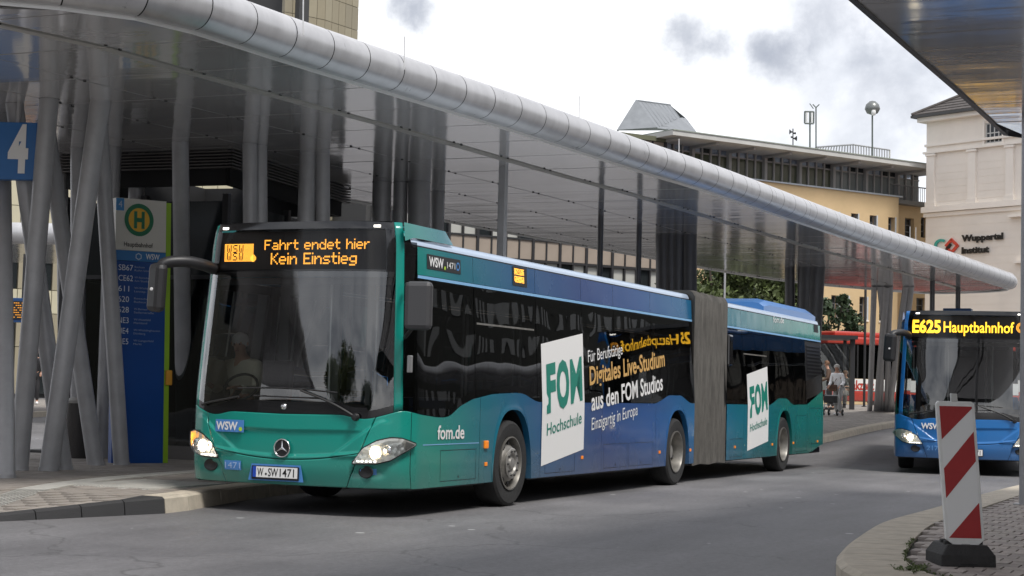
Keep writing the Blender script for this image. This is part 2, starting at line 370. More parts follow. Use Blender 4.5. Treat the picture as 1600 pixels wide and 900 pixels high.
# platform kerb stones
kerbroot_mats = [CONC, mat('black_kerb', (.03, .03, .032), .7, bump=.3, bscale=80)]
for i in range(len(kl)-2):
    a, b = kl[i], kl[i+1]
    if a.x < -9: continue
    j0, j1 = a.lerp(b, .014), a.lerp(b, .986); i0, i1 = inner[i].lerp(inner[i+1], .014), inner[i].lerp(inner[i+1], .986)
    mb = MB(); za, zb = H(a.x, a.y)+kz(a.x), H(b.x, b.y)+kz(b.x)
    lean = .03
    n_ = (inner[i]-a).normalized()*lean
    mb.add([(j0.x, j0.y, za-kz(a.x)-.05), (j1.x, j1.y, zb-kz(b.x)-.05), (j1.x+n_.x, j1.y+n_.y, zb-.02), (j0.x+n_.x, j0.y+n_.y, za-.02),
            (j1.x+n_.x*2, j1.y+n_.y*2, zb), (j0.x+n_.x*2, j0.y+n_.y*2, za), (i1.x, i1.y, zb+.002), (i0.x, i0.y, za+.002), (i1.x, i1.y, zb-.2), (i0.x, i0.y, za-.2)],
           [(0, 1, 2, 3), (3, 2, 4, 5), (5, 4, 6, 7), (7, 6, 8, 9), (0, 3, 5, 7, 9), (1, 8, 6, 4, 2)])
    mb.build('kerb_stone', kerbroot_mats[1 if a.x < -1.05 else 0], isl)
# tactile studs on the kerb stones near the camera
mb = MB()
for i in range(len(kl)-1):
    a = kl[i]
    if not (-1.0 < a.x < 9): continue
    for s in range(10):
        for t in range(5):
            p = a.lerp(kl[i+1], (s+.5)/10); q = inner[i].lerp(inner[i+1], (s+.5)/10); c = p.lerp(q, .3+t*.15)
            z = kz(c.x)+.0025; h = .012
            mb.add([(c.x-h, c.y-h, z), (c.x+h, c.y-h, z), (c.x+h, c.y+h, z), (c.x-h, c.y+h, z), (c.x, c.y, z+.007)], [(0, 1, 4), (1, 2, 4), (2, 3, 4), (3, 0, 4)])
tag(mb.build('kerb_stud', CONC, isl), kind='stuff')
# paving stones on the near part of the platform (real joints)
PSTONE = mat('platform_stone', (.275, .248, .222), .82, var=.2, vscale=2.2, bump=.35, bscale=110)
def front_y(x):
    for a, b in zip(inner[:-1], inner[1:]):
        if a.x <= x <= b.x or b.x <= x <= a.x: return a.y+(b.y-a.y)*(x-a.x)/(b.x-a.x+1e-9)
    return 99
band_c = catmull([(-5, .95+.9), (-3.3, 1.45), (-1.73, 2.04), (.71, 2.96), (3.41, 3.4), (7, 3.6), (14, 3.7)], 6)
def near_band(x, y):
    return min((Vector((x, y))-p).length for p in band_e) < .24
band_e = even(band_c, .1)
stone_mesh = MB().box((0, 0, 0), (.292, .142, .05)).mesh('stone', PSTONE)
mb = MB(); cnt = 0; rng = random.Random(3)
for iy in range(0, 46):
    for ix in range(-34, 34):
        x = ix*.3+(.15 if iy % 2 else 0); y = .9+iy*.15
        if y < front_y(x)+.09 or x < -9: continue
        if near_band(x, y): continue
        if (0.0 < x < 1.6 and 1.6 < y < 2.75): continue
        z = kz(x)+rng.uniform(-.0015, .0025)
        if cnt < 300 and x < -.2 and y < 4.2 and x > -4.2:
            o = inst('paving_stone', stone_mesh, isl, (x, y, z-.02)); cnt += 1; continue
        w, d = .146, .071
        mb.add([(x-w, y-d, z+.004), (x+w, y-d, z+.004), (x+w, y+d, z+.004), (x-w, y+d, z+.004), (x-w, y-d, z-.03), (x+w, y-d, z-.03), (x+w, y+d, z-.03), (x-w, y+d, z-.03)],
               [(0, 1, 2, 3), (0, 4, 5, 1), (1, 5, 6, 2), (2, 6, 7, 3), (3, 7, 4, 0)])
tag(mb.build('paving_stones', PSTONE, isl), kind='stuff')
# pale tactile guide band with ribs + the wider ribbed field
TACT = mat('pale_tactile_paving', (.46, .45, .42), .75, var=.15, vscale=6, bump=.3, bscale=80)
mb = MB()
for i in range(len(band_e)-1):
    a, b = band_e[i], band_e[i+1]; t = (b-a).normalized(); n = Vector((-t.y, t.x))
    z = kz(a.x)+.004
    for r in range(5):
        o0 = -.15+r*.062
        p = [a+n*o0, b+n*o0, b+n*(o0+.05), a+n*(o0+.05)]
        mb.add([(q.x, q.y, z+.008) for q in p]+[(q.x, q.y, z-.02) for q in p], [(0, 1, 2, 3), (0, 4, 5, 1), (2, 6, 7, 3)])
tag(mb.build('guide_strip', TACT, isl), 'pale ribbed tactile guide strip', kind='stuff')
mb = MB()
for r in range(22):
    y0 = 1.66+r*.05
    mb.box((.8, y0, KZ+.006), (1.45, .03, .014))
mb.box((.8, 2.2, KZ-.01), (1.5, 1.12, .022))
tag(mb.build('tactile_field', TACT, isl), 'pale ribbed tactile field', kind='stuff')
# ---- far left island with kerb
fl0, fl1 = at(-40, 652, 46), at(330, 640, 62)
def strip_island(name, a, b, depth, label):
    a, b = Vector((a.x, a.y)), Vector((b.x, b.y)); t = (b-a).normalized(); n = Vector((-t.y, t.x))
    fr = even([a-t*20, b+t*20], 2.0); bk = [p+n*depth for p in fr]
    s = sheet(fr, bk, lambda x, y: H(x, y)+.15, 3); o = s.build(name, PAVE, smooth=True, solid=.3); tag(o, label, None, kind='structure')
    for i in range(len(fr)-1):
        p, q = fr[i].lerp(fr[i+1], .01), fr[i].lerp(fr[i+1], .99); mb = MB()
        pp, qq = p-n*.18, q-n*.18
        mb.prism([(pp.x, pp.y), (qq.x, qq.y), (q.x, q.y), (p.x, p.y)], lambda x, y: H(x, y)-.1, lambda x, y: H(x, y)+.155)
        mb.build('kerb_stone', CONC, o)
    return o
strip_island('far_platform', fl0, fl1, 6, 'far paved platform seen between the slanted columns')
# ---- right pavement near camera
rk = catmull([(-6.5, -9.5), (-4.6, -7.6), (-3.4, -6.55), (-2.35, -6.10), (-1.13, -5.88), (.06, -5.73), (1.94, -5.57), (4.2, -5.6), (7.23, -5.62), (11.2, -5.72), (16, -6.0), (24, -7), (36, -9)], 6)
rke = even(rk, .5); RKZ = .12
rin = offs(rke, -.5); rin = [Vector((p.x, p.y)) for p in rin]
rb = [Vector((p.x+1.5, p.y-7)) for p in rin]
pav = sheet(rin, rb, lambda x, y: H(x, y)+RKZ-.03, 4).build('pavement', JOINT, smooth=True)
tag(pav, 'grey brick pavement with curved kerb at the lower right corner', None, kind='structure')
for i in range(len(rke)-1):
    a, b, c, d = rke[i], rke[i+1], rin[i+1], rin[i]
    if a.x > 30: break
    e_ = .018
    aa, bb, cc, dd = a.lerp(b, e_), a.lerp(b, 1-e_), d.lerp(c, 1-e_), d.lerp(c, e_)
    n_ = (d-a).normalized()*.05
    mb = MB(); zz = [H(a.x, a.y), H(b.x, b.y)]
    mb.add([(aa.x, aa.y, zz[0]-.05), (bb.x, bb.y, zz[1]-.05), (bb.x, bb.y, zz[1]+RKZ-.035), (aa.x, aa.y, zz[0]+RKZ-.035),
            (bb.x+n_.x, bb.y+n_.y, zz[1]+RKZ), (aa.x+n_.x, aa.y+n_.y, zz[0]+RKZ), (cc.x, cc.y, zz[1]+RKZ+.003), (dd.x, dd.y, zz[0]+RKZ+.003), (cc.x, cc.y, 0), (dd.x, dd.y, 0)],
           [(0, 3, 2, 1), (3, 5, 4, 2), (5, 7, 6, 4), (7, 9, 8, 6), (0, 9, 7, 5, 3), (1, 2, 4, 6, 8)])
    mb.build('kerb_stone', CONC, pav, fixn=True)
brick_meshes = []
BX_, BY_ = .225, .185
for k in range(4):
    c = [(.36, .315, .29), (.40, .35, .32), (.32, .28, .26), (.37, .33, .30)][k]
    brick_meshes.append(MB().box((0, 0, 0), (BX_-.008, BY_-.015, .05)).mesh('brick', mat('paving_brick_%d' % k, c, .85, var=.17, vscale=7, bump=.35, bscale=90)))
def kerb_clear(x, y):
    best = 9
    for p, q in zip(rin[:-1], rin[1:]):
        d = q-p; t = max(0, min(1, (Vector((x, y))-p).dot(d)/d.length_squared)); v = Vector((x, y))-(p+d*t)
        best = min(best, v.length if (d.x*v.y-d.y*v.x) < 0 else -v.length, key=abs)
    return best
cnt = 0; mbs = [MB() for _ in range(4)]
for ix in range(-24, 66):
    for iy in range(0, 38):
        x = ix*BX_; y = -6.05-iy*BY_-(BY_/2 if ix % 2 else 0)
        if kerb_clear(x, y) < .07: continue
        v = Vector((x-CAMP.x, y-CAMP.y, 0)); D = v.dot(FH); s = v.dot(RH)/D
        if D < 7.5 or s > .75: continue
        z = RKZ+rng.uniform(-.0025, .0025); k = rng.randrange(4)
        if cnt < 300 and D > 9.5 and s < .31:
            inst('paving_brick', brick_meshes[k], pav, (x, y, z-.02), rng.uniform(-.012, .012)); cnt += 1
        else:
            w, d = BX_/2-.004, BY_/2-.0075
            mbs[k].add([(x-w, y-d, z+.005), (x+w, y-d, z+.005), (x+w, y+d, z+.005), (x-w, y+d, z+.005), (x-w, y-d, z-.03), (x+w, y-d, z-.03), (x+w, y+d, z-.03), (x-w, y+d, z-.03)],
                       [(0, 1, 2, 3), (0, 4, 5, 1), (1, 5, 6, 2), (2, 6, 7, 3), (3, 7, 4, 0)])
for k in range(4):
    if mbs[k].v: tag(mbs[k].build('paving_bricks', brick_meshes[k].materials[0], pav), kind='stuff')
# weeds in the joint along the kerb
WEED = mat('weed_leaf', (.07, .1, .02), .7, var=.3, vscale=20)
mb = MB(); rr = random.Random(5)
for k in range(150):
    i = rr.randrange(6, 15)
    if k < 95: p = rin[i].lerp(rin[i+1], rr.random()); p = p+Vector((rr.gauss(0, .012), rr.gauss(0, .012)))
    else: p = Vector((-2.75+rr.gauss(0, .12), -6.72+rr.gauss(0, .05)))
    for q in range(3):
        a = rr.random()*6.28; l = rr.uniform(.012, .035) if k < 95 else rr.uniform(.02, .055); h = rr.uniform(.005, .03)
        c, s = math.cos(a), math.sin(a)
        mb.add([(p.x, p.y, RKZ), (p.x+c*l*.5-s*l*.2, p.y+s*l*.5+c*l*.2, RKZ+h), (p.x+c*l, p.y+s*l, RKZ+h*.7), (p.x+c*l*.5+s*l*.2, p.y+s*l*.5-c*l*.2, RKZ+h)], [(0, 1, 2, 3)])
tag(mb.build('weeds', WEED), 'tiny green weeds growing in the joint behind the curved kerb', 'weeds', kind='stuff')
# ================================================================== BUS
BW, FA, FN = 1.285, .50, 2.75
def plan_front():
    out = []
    for k in range(41):
        t = math.pi/2*k/40; s, c = math.sin(t), math.cos(t)
        out.append((FA*(1-c**(2/FN)), BW*s**(2/FN)))
    return out
class Skin:
    def __init__(s, xe):
        pts = plan_front(); rr_ = .28
        pts += [(xe-rr_, BW)]
        for k in range(1, 17):
            t = math.pi/2*k/16; pts.append((xe-rr_+rr_*math.sin(t)**(2/3), BW-rr_*1.1*(1-math.cos(t)**(2/3))))
        pts += [(xe+.02, 0)]
        P = np.array(pts); s.P = P; d = np.hypot(*np.diff(P, axis=0).T); s.U = np.concatenate([[0], np.cumsum(d)])
    def uy(s, y): return float(np.interp(abs(y), s.P[:41, 1], s.U[:41]))
    def ux(s, x): return float(np.interp(x, s.P[:-1, 0], s.U[:-1]))
    def inset(s, z): return 0.0 if z < 1.15 else .055*(z-1.15)+(max(0, z-2.72)**1.5)*.3
    def pt(s, u, z, side=-1, off=0):
        x = float(np.interp(u, s.U, s.P[:, 0])); y = float(np.interp(u, s.U, s.P[:, 1]))
        e = 1e-3; x2 = float(np.interp(u+e, s.U, s.P[:, 0])); y2 = float(np.interp(u+e, s.U, s.P[:, 1])); x1 = float(np.interp(u-e, s.U, s.P[:, 0])); y1 = float(np.interp(u-e, s.U, s.P[:, 1]))
        if u < e: x1, y1 = x, -y2
        tx, ty = x2-x1, y2-y1; l = math.hypot(tx, ty) or 1; nx, ny = -ty/l, tx/l
        x += nx*off; y += ny*off
        if x < 1.6:
            w = 1-sstep(x/1.4); x += w*(.10*sstep((z-1.05)/1.9) + .05*sstep((.5-z)/.3)*1 + .22*max(0, z-2.86)**1.2)
        y *= (BW-s.inset(z))/BW
        return (x, side*y, z)
def zstep(z, a, w): return sstep((z-a)/w)
def build_bus(cfg):
    S = Skin(cfg['len']); paint = cfg['paint']; art = cfg['art']; root = cfg['root']
    XF = cfg['xf']          # end of the front section
    XR = cfg['xr']; XE = cfg['len']; main = cfg.get('main', False)
    wheels = cfg['wheels']
    U = S.ux; Y = S.uy
    # lower edge of the glass as function of u
    tab = [(0, 1.0), (Y(.67), 1.01), (Y(.78), .975), (Y(.92), .975), (Y(1.10), 1.03), (Y(1.2), 1.07), (U(.46), 1.03), (U(.85), 1.0), (U(1.08), 1.0), (U(1.2), 1.03), (U(1.37), 1.11), (U(1.7), 1.19), (U(2.22), 1.25), (U(2.88), 1.27), (U(3.1), 1.26), (U(3.38), 1.19), (U(3.5), 1.17)]
    for wx in wheels[1:]:
        tab += [(U(wx-.98), 1.17), (U(wx-.72), 1.22), (U(wx-.4), 1.29), (U(wx+.18), 1.29), (U(wx+.5), 1.2), (U(wx+.62), 1.18)]
    tab += [(U(XE-1.5), 1.19), (U(XE-.15), 1.47), (99, 1.5)]
    TU = [t[0] for t in tab]; TZ = [t[1] for t in tab]
    def zb(u):
        u = abs(u); return float(sum(np.interp(u+k, TU, TZ) for k in (-.06, -.03, 0, .03, .06))/5)
    def band(name, u0, u1, z0, z1, m, off=0, nu=None, nz=4, sides=(-1, 1), parent=root, smooth=35, mb=None, solid=0, gapz=0):
        f0 = z0 if callable(z0) else (lambda u: z0); f1 = z1 if callable(z1) else (lambda u: z1)
        own = mb is None
        if own and len(sides) == 2 and u0 > .05:
            for q_ in sides: o_ = band(name, u0, u1, z0, z1, m, off, nu, nz, (q_,), parent, smooth, None, solid)
            return o_
        mb = mb or MB()
        nu = nu or max(2, int((u1-u0)/.07))
        for sd_ in sides:
            P = lambda a, b: S.pt(u0+(u1-u0)*a, f0(u0+(u1-u0)*a)*(1-b)+f1(u0+(u1-u0)*a)*b, sd_, off)
            mb.grid(P, nu, nz, 0, flip=(sd_ > 0))
        if not own: return mb
        k = bmesh.new(); me = mb.mesh(name, m); k.from_mesh(me); bmesh.ops.remove_doubles(k, verts=k.verts, dist=1e-4); k.to_mesh(me); k.free()
        o = bpy.data.objects.new(name, me); COL.objects.link(o); o.parent = parent
        if smooth: me.polygons.foreach_set('use_smooth', [True]*len(me.polygons)); me.set_sharp_from_angle(angle=R(smooth))
        if solid:
            q = o.modifiers.new('thickness', 'SOLIDIFY'); q.thickness = solid; q.offset = -1
        return o
    # --- front bumper and hood panels with their swept creases
    def crease(u, z, x, y):
        ay = abs(y); c = .55+max(0, z-.6)*1.35
        o = .020*sstep((ay-c+.03)/.05)*zstep(z, .57, .04)*(1-zstep(z, .93, .05))*(1-sstep((ay-1.0)/.15))
        o -= .022*(1-zstep(z, .81+.02*abs(ay), .035))*zstep(z, .57+.09*ay*ay, .03)*(1-sstep((ay-.7)/.2))
        o -= .018*(1-zstep(z, .54+.09*min(ay, 1)**2, .03))*sstep((z-.27)/.04)*0
        # fog lamp swoosh
        o -= .03*sstep((ay-.72)/.06)*(1-sstep((ay-1.02)/.1))*math.exp(-((z-.445-.05*(ay-.8))/.055)**2)
        return o
    bots = lambda u: .29+.0*u
    zbm = lambda u: zb(u)-.006
    def lower(name, u0, u1, z0, z1, nu, nz, sides=(-1, 1)):
        mb = MB(); f0 = z0 if callable(z0) else (lambda u: z0); f1 = z1 if callable(z1) else (lambda u: z1)
        def mk(sd_):
            def P(a, b):
                u = u0+(u1-u0)*a; z = f0(u)*(1-b)+f1(u)*b; x, y, _ = S.pt(u, z, sd_)
                return S.pt(u, z, sd_, crease(u, z, x, y))
            return P
        for sd_ in sides: mb.grid(mk(sd_), nu, nz, 0, flip=(sd_ > 0))
        k = bmesh.new(); me = mb.mesh(name, paint); k.from_mesh(me); bmesh.ops.remove_doubles(k, verts=k.verts, dist=1e-4); k.to_mesh(me); k.free()
        o = bpy.data.objects.new(name, me); COL.objects.link(o); o.parent = root
        me.polygons.foreach_set('use_smooth', [True]*len(me.polygons)); me.set_sharp_from_angle(angle=R(50)); return o
    ufs = lambda z: Y(.70)+(z-.3)*.42*min(1, 1)           # slanted seam between hood and corner pieces
    hl = lambda u: .545+.1*(u/.9)**2
    # hood (centre, above hood line), bumper (centre below), corners
    def patch(name, fu0, fu1, z0, z1, nu, nz, sides):
        mb = MB()
        for sd_ in sides:
            def P(a, b):
                zz = None
                # iterate: u depends on z, z limits depend on u
                u = fu0(.6)+(fu1(.6)-fu0(.6))*a
                for _ in range(4):
                    zl, zh = z0(u), z1(u); z = zl+(zh-zl)*b; ul, uh = fu0(z), fu1(z); u = ul+(uh-ul)*a
                x, y, _q = S.pt(u, z, sd_)
                return S.pt(u, z, sd_, crease(u, z, x, y))
            mb.grid(P, nu, nz, 0, flip=(sd_ > 0))
        k = bmesh.new(); me = mb.mesh(name, paint); k.from_mesh(me); bmesh.ops.remove_doubles(k, verts=k.verts, dist=1e-4); k.to_mesh(me); k.free()
        o = bpy.data.objects.new(name, me); COL.objects.link(o); o.parent = root
        me.polygons.foreach_set('use_smooth', [True]*len(me.polygons)); me.set_sharp_from_angle(angle=R(50))
        q = o.modifiers.new('thickness', 'SOLIDIFY'); q.thickness = .012; q.offset = -1
        return o
    patch('hood_panel', lambda z: 0, lambda z: ufs(z)-.004, lambda u: hl(u)+.004, lambda u: zb(u)-.006, 60, 44, (-1, 1))
    patch('front_bumper', lambda z: 0, lambda z: ufs(z)-.004, bots, lambda u: hl(u)-.004, 60, 22, (-1, 1))
    for sd_ in (-1, 1):
        patch('bumper_corner', lambda z: ufs(z)+.004, lambda z: U(.33)-.003, bots, lambda u: zb(u)-.006, 46, 60, (sd_,))
    # --- side body panels
    def bottom(u):
        return .29
    seams = cfg['seams']
    def side_panels(x0, x1, SD):
        xs = [x0]+[q for q in seams if x0 < q < x1]+[x1]
        for a, b in zip(xs[:-1], xs[1:]):
            ws = [w for w in wheels if a < w < b]
            mb = MB(); ua, ub = U(a)+.003, U(b)-.003
            if not ws:
                tail = (lambda u: .29+.14*sstep((S_x(u)-(XE-1.4))/1.3)) if b > XE-2.2 else .29
                band('side_panel', ua, ub, tail, zbm, paint, nz=10, sides=(SD,), mb=mb, nu=max(3, int((ub-ua)/.05)))
            else:
                w = ws[0]; HWX = .535
                for (p, q) in ((a+.003, w-HWX), (w+HWX, b-.003)):
                    if q-p > .01:
                        band('', U(p), U(q), .29, zbm, paint, nz=10, sides=(SD,), mb=mb, nu=max(2, int((q-p)/.06)))
                # arch band with cosine spacing
                arch = lambda x: .29+.785*(max(0, 1-abs((x-w)/HWX)**2.6))**(1/2.2)
                for sd_ in (SD,):
                    def P(t, v):
                        x = w-HWX*math.cos(math.pi*t); u = U(x); z0 = arch(x); z1 = zbm(u); z = z0+(z1-z0)*v
                        d = z-z0; fl = .012*math.exp(-(d/.05)**2)
                        return S.pt(u, z, sd_, fl)
                    mb.grid(P, 36, 10, 0, flip=(sd_ > 0))
                    # arch lip turning inwards
                    def Q(t, v):
                        x = w-HWX*math.cos(math.pi*t); u = U(x); z0 = arch(x)
                        return S.pt(u, z0, sd_, .012-.07*v)
                    mb.grid(Q, 36, 1, 0, flip=(sd_ < 0))
                # wheel housing
                hm = MB()
                for sd_ in (SD,):
                    def Q2(t, v):
                        x = w-(HWX)*math.cos(math.pi*t); z0 = arch(x)+.01
                        return (x, sd_*(BW-.06-.6*v), z0)
                    hm.grid(Q2, 24, 1); hm.add([(w-HWX, sd_*(BW-.66), .2), (w+HWX, sd_*(BW-.66), .2), (w+HWX, sd_*(BW-.66), 1.08), (w-HWX, sd_*(BW-.66), 1.08)], [(0, 1, 2, 3)])
                hm.build('wheel_housing', MBLACK, root)
            k = bmesh.new(); me = mb.mesh('side_panel', paint); k.from_mesh(me); bmesh.ops.remove_doubles(k, verts=k.verts, dist=1e-4); k.to_mesh(me); k.free()
            o = bpy.data.objects.new('side_panel', me); COL.objects.link(o); o.parent = root
            me.polygons.foreach_set('use_smooth', [True]*len(me.polygons)); me.set_sharp_from_angle(angle=R(50))
    S_x = lambda u: float(np.interp(u, S.U, S.P[:, 0]))
    for SD_ in (-1, 1):
        side_panels(.33, XF, SD_)
        if art: side_panels(XR, XE-.01, SD_)
    # --- windscreen, black lower band, display
    WS0, WS1 = 0, Y(1.135)
    band('windscreen_surround', 0, WS1-.002, lambda u: zb(u), lambda u: zb(u)+.12-.05*sstep((u-.5)/.5), BLACK, off=-.002, nu=40, nz=3)
    band('windscreen', 0, WS1-.002, lambda u: zb(u)+.12-.05*sstep((u-.5)/.5), 2.43, WGLASS, nu=40, nz=14)
    band('display_cover', 0, WS1-.002, 2.435, 2.86, DISPG, nu=40, nz=6)
    mb = MB()
    band('', 0, WS1-.002, 2.86, 2.935, BLACK, nu=40, nz=4, mb=mb)
    band('', WS1-.1, WS1-.002, 2.43, 2.86, BLACK, off=-.004, nu=4, nz=4, mb=mb)
    band('', 0, WS1-.002, 2.375, 2.45, BLACK, off=-.006, nu=40, nz=2, mb=mb)
    # top lip running back over the roof
    def lip(t, v):
        y = -1.09+2.18*t; x, _, z = S.pt(Y(y), 2.935, -1 if y < 0 else 1); return (x+.5*v, y*.93*(1-.02*v), 2.935+.012*math.sin(v*1.6)-.03*v)
    mb.grid(lip, 24, 4)
    mb.build('display_frame', BLACK, root, smooth=40)
    # display board
    dx = .24
    bm_ = MB(); bm_.box((dx+.03, 0, 2.65), (.03, 2.02, .40)); board = bm_.build('display_board', MBLACK, root)
    band('sun_blind', 0, Y(1.1), 2.30, 2.37, DGREY, off=-.09, nu=20, nz=1)
    # teal pillars and black corner glass
    for sd_ in (-1, 1):
        band('front_pillar', WS1+.002, Y(1.205), lambda u: zb(u), lambda u: 2.93-.0*u, paint, nu=6, nz=26, sides=(sd_,), solid=.02)
        band('corner_glass', Y(1.205)+.003, U(.40)-.003, lambda u: zb(u), lambda u: 2.74, cfg['dark'], nu=10, nz=20, sides=(sd_,))
    # --- side glazing
    glaz = cfg['glaz']
    for i, (a, b) in enumerate(glaz):
        for sd_ in (-1, 1):
            mat_ = SGLASS
            band('side_window', U(a)+.008, U(b)-.008, lambda u: zb(u)+.0, 2.375, mat_, nz=6, sides=(sd_,))
    # black pillars between windows + inner dark frame line
    fm = MB()
    for i, (a, b) in enumerate(glaz):
        for x, w in ((a, .05), (b, .05)):
            for sd_ in (-1, 1):
                band('', U(x)-w, U(x)+w, lambda u: zb(u), 2.375, BLACK, off=-.006, nu=2, nz=4, sides=(sd_,), mb=fm)
        band('', U(a), U(b), lambda u: zb(u), lambda u: zb(u)+.07, BLACK, off=-.0062, nu=max(3, int((b-a)/.08)), nz=1, mb=fm)
        band('', U(a), U(b), 2.28, 2.378, BLACK, off=-.0062, nu=3, nz=1, mb=fm)
    fm.build('window_frame', BLACK, root)
    # tilt-window bars
    for (a, b) in cfg['tilt']:
        tm = MB(); band('', U(a)+.06, U(b)-.06, 1.985, 2.005, None, off=.003, nu=3, nz=1, mb=tm); tm.build('window_bar', STEEL, root)
    # light strip, upper panels, rail
    for (xa, xb, js) in cfg['upper']:
        band('trim_strip', U(xa)+.003, U(xb)-.003, 2.385, 2.415, STRIPE if main else paint, off=.004, nz=1, nu=int((xb-xa)/.3)+2)
        q = [xa]+js+[xb]
        for a, b in zip(q[:-1], q[1:]):
            band('upper_panel', U(a)+.003, U(b)-.003, 2.42, 2.70, paint, nz=3, nu=max(3, int((b-a)/.15)))
        for sd_ in (-1, 1):
            rm = MB()
            def RP(t, v):
                x = xa+(xb-xa)*t; a = math.pi*v*.62
                y = BW-.155-.075*(1-math.cos(a))*1.0; z = 2.715+.085*math.sin(a)
                return (x, sd_*(y+.035), z)
            rm.grid(RP, max(4, int((xb-xa)/.4)), 7, 0, flip=(sd_ > 0)); rm.build('roof_rail', RAIL if main else paint, root, smooth=True)
        lm = MB()
        for sd_ in (-1, 1): lm.grid(lambda t, v: (xa+(xb-xa)*t, sd_*(BW-.118), 2.69+.03*v), 4, 1)
        lm.build('drip_channel', MBLACK, root)
        rf = MB(); rf.grid(lambda t, v: (xa+(xb-xa)*t, (-1+2*v)*1.1, 2.785+.10*math.cos((v-.5)*2.6)-.02), 8, 10); rf.build('roof', GREYW, root, smooth=True)
    # roof shroud behind the display
    sm = MB()
    def SH(t, v):
        # t along x, v across
        x = .36+1.0*t; hz = .145*(1-sstep((t-.86)/.14)*.75)
        yy = 1.165-.06*sstep(t*1.0)-.16*(1-sstep(t/.3)); a = (v-.5)*2
        e_ = abs(a)**6; z = 2.79+hz*(1-e_)
        return (x, yy*a, z)
    sm.grid(SH, 16, 40); sm.build('roof_shroud', paint, root, smooth=True)
    for sd_ in (-1, 1):
        cm = MB()   # side skirt of the shroud sweeping from the pillar over the corner glass
        def SK(t, v):
            x = (.26+1.10*t) if sd_ < 0 else (.5+.86*t); zl = 2.79 if t > .18 else 2.79-.05*(1-t/.18); zt = 2.925-.10*sstep((t-.85)/.15)
            z = zl+(zt-zl)*v; return (x, sd_*(1.168-.02*v), z)
        cm.grid(SK, 14, 3, 0, flip=sd_ > 0); cm.build('shroud_side', paint, root, smooth=True)
    # roof boxes
    for (a, b, h) in cfg['boxes']:
        bm2 = MB(); z0 = 2.76; z1 = 2.8+h; xa_ = a; xb_ = b
        def BX(t, v):      # chamfered housing: lower at the front end, flat top
            ys = [-1.12, -1.12, -1.03, -.9, .9, 1.03, 1.12, 1.12]; zs = [0, .55, .88, 1, 1, .88, .55, 0]
            i = int(round(v*7)); j = int(round(t*5)); xs = [0, .0, .10, .86, .98, 1.0]; hs = [0, .70, 1, 1, .78, .1]
            return (xa_+(xb_-xa_)*xs[j], ys[i]*(1 if 0 < j < 5 else .98), z0+(z1-z0)*zs[i]*hs[j])
        bm2.grid(BX, 5, 7); bm2.build('roof_unit', cfg.get('unit', paint), root, smooth=25, fixn=True)
    # --- service flaps
    for (xa, xb, za, zb3) in cfg.get('flaps', []):
        for sd_ in (-1, 1):
            for (a, b, c, d) in ((xa, xb, za, za+.006), (xa, xb, zb3-.006, zb3), (xa, xa+.006, za+.006, zb3-.006), (xb-.006, xb, za+.006, zb3-.006)):
                band('flap_joint', U(a), U(b), c, d, SEAM, off=.0012, nu=2, nz=1, sides=(sd_,), smooth=0)
            band('flap_lock', U((xa+xb)/2-.012), U((xa+xb)/2+.012), za+.03, za+.05, MBLACK, off=.003, nu=1, nz=1, sides=(sd_,), smooth=0)
    # --- wheels
    for w in wheels:
        for sd_ in (-1, 1):
            rt = wheel(sd_, w == wheels[0] or (not art and False)); rt.parent = root; rt.location = (w, 0, 0)
    # --- underbody and interior
    um = MB()
    for (a, b) in ([(.35, XF)] + ([(XR, XE-.2)] if art else [])):
        cuts = [a]+[c for w in wheels if a < w < b for c in (w-.6, w+.6)]+[b]
        for i, (p, q) in enumerate(zip(cuts[:-1], cuts[1:])):
            um.box(((p+q)/2, 0, .32), (q-p, 1.1 if i % 2 else 2.44, .1))
    um.build('underbody', MBLACK, root)
    im = MB()
    for (a, b) in ([(.45, XF)] + ([(XR, XE-.2)] if art else [])):
        im.box(((a+b)/2, 0, .40), (b-a, 2.3, .04)); im.box(((a+b)/2, 0, 2.62), (b-a, 2.0, .06))
    im.box((XE-.2, 0, 1.6), (.05, 2.3, 2.4)); im.build('interior_floor', mat('interior_grey', (.06, .06, .065), .7), root)
    db = MB(); db.grid(lambda t, v: (.30+.35*v+FA*.28*abs(2*t-1)**2.5, -1.12+2.24*t, 1.05+.05*math.sin(v*2.2)), 20, 4); db.grid(lambda t, v: (.31+FA*.28*abs(2*t-1)**2.5, -1.12+2.24*t, .5+.56*v), 20, 1)
    db.build('dashboard', DGREY, root, smooth=True)
    pm = MB()
    for (x, y) in cfg['poles']: pm.tube([(x, y, .42), (x, y, 2.55)], .017, 8)
    pm.build('grab_pole', mat('grab_pole_steel', (.5, .5, .48), .3, .6), root)
    for (x, y) in cfg['seats']:
        inst('seat', SEATM, root, (x, y, .55))
    # --- lamps
    for sd_ in (-1, 1):
        hp_u = [Y(.78), Y(.87), Y(1.0), Y(1.12), Y(1.2), U(.37)]; hp_t = [.545, .68, .757, .79, .785, .735]; hp_b = [.535, .537, .54, .575, .64, .725]
        ft = lambda u: float(np.interp(u, hp_u, hp_t)); fb = lambda u: float(np.interp(u, hp_u, hp_b))
        band('headlight_rim', hp_u[0]-.012, hp_u[-1]+.01, lambda u: fb(u)-.012, lambda u: ft(u)+.012, BLACK, off=.024, nu=30, nz=2, sides=(sd_,))
        hb = band('headlight', hp_u[0], hp_u[-1], fb, ft, HEADM, off=.027, nu=30, nz=8, sides=(sd_,))
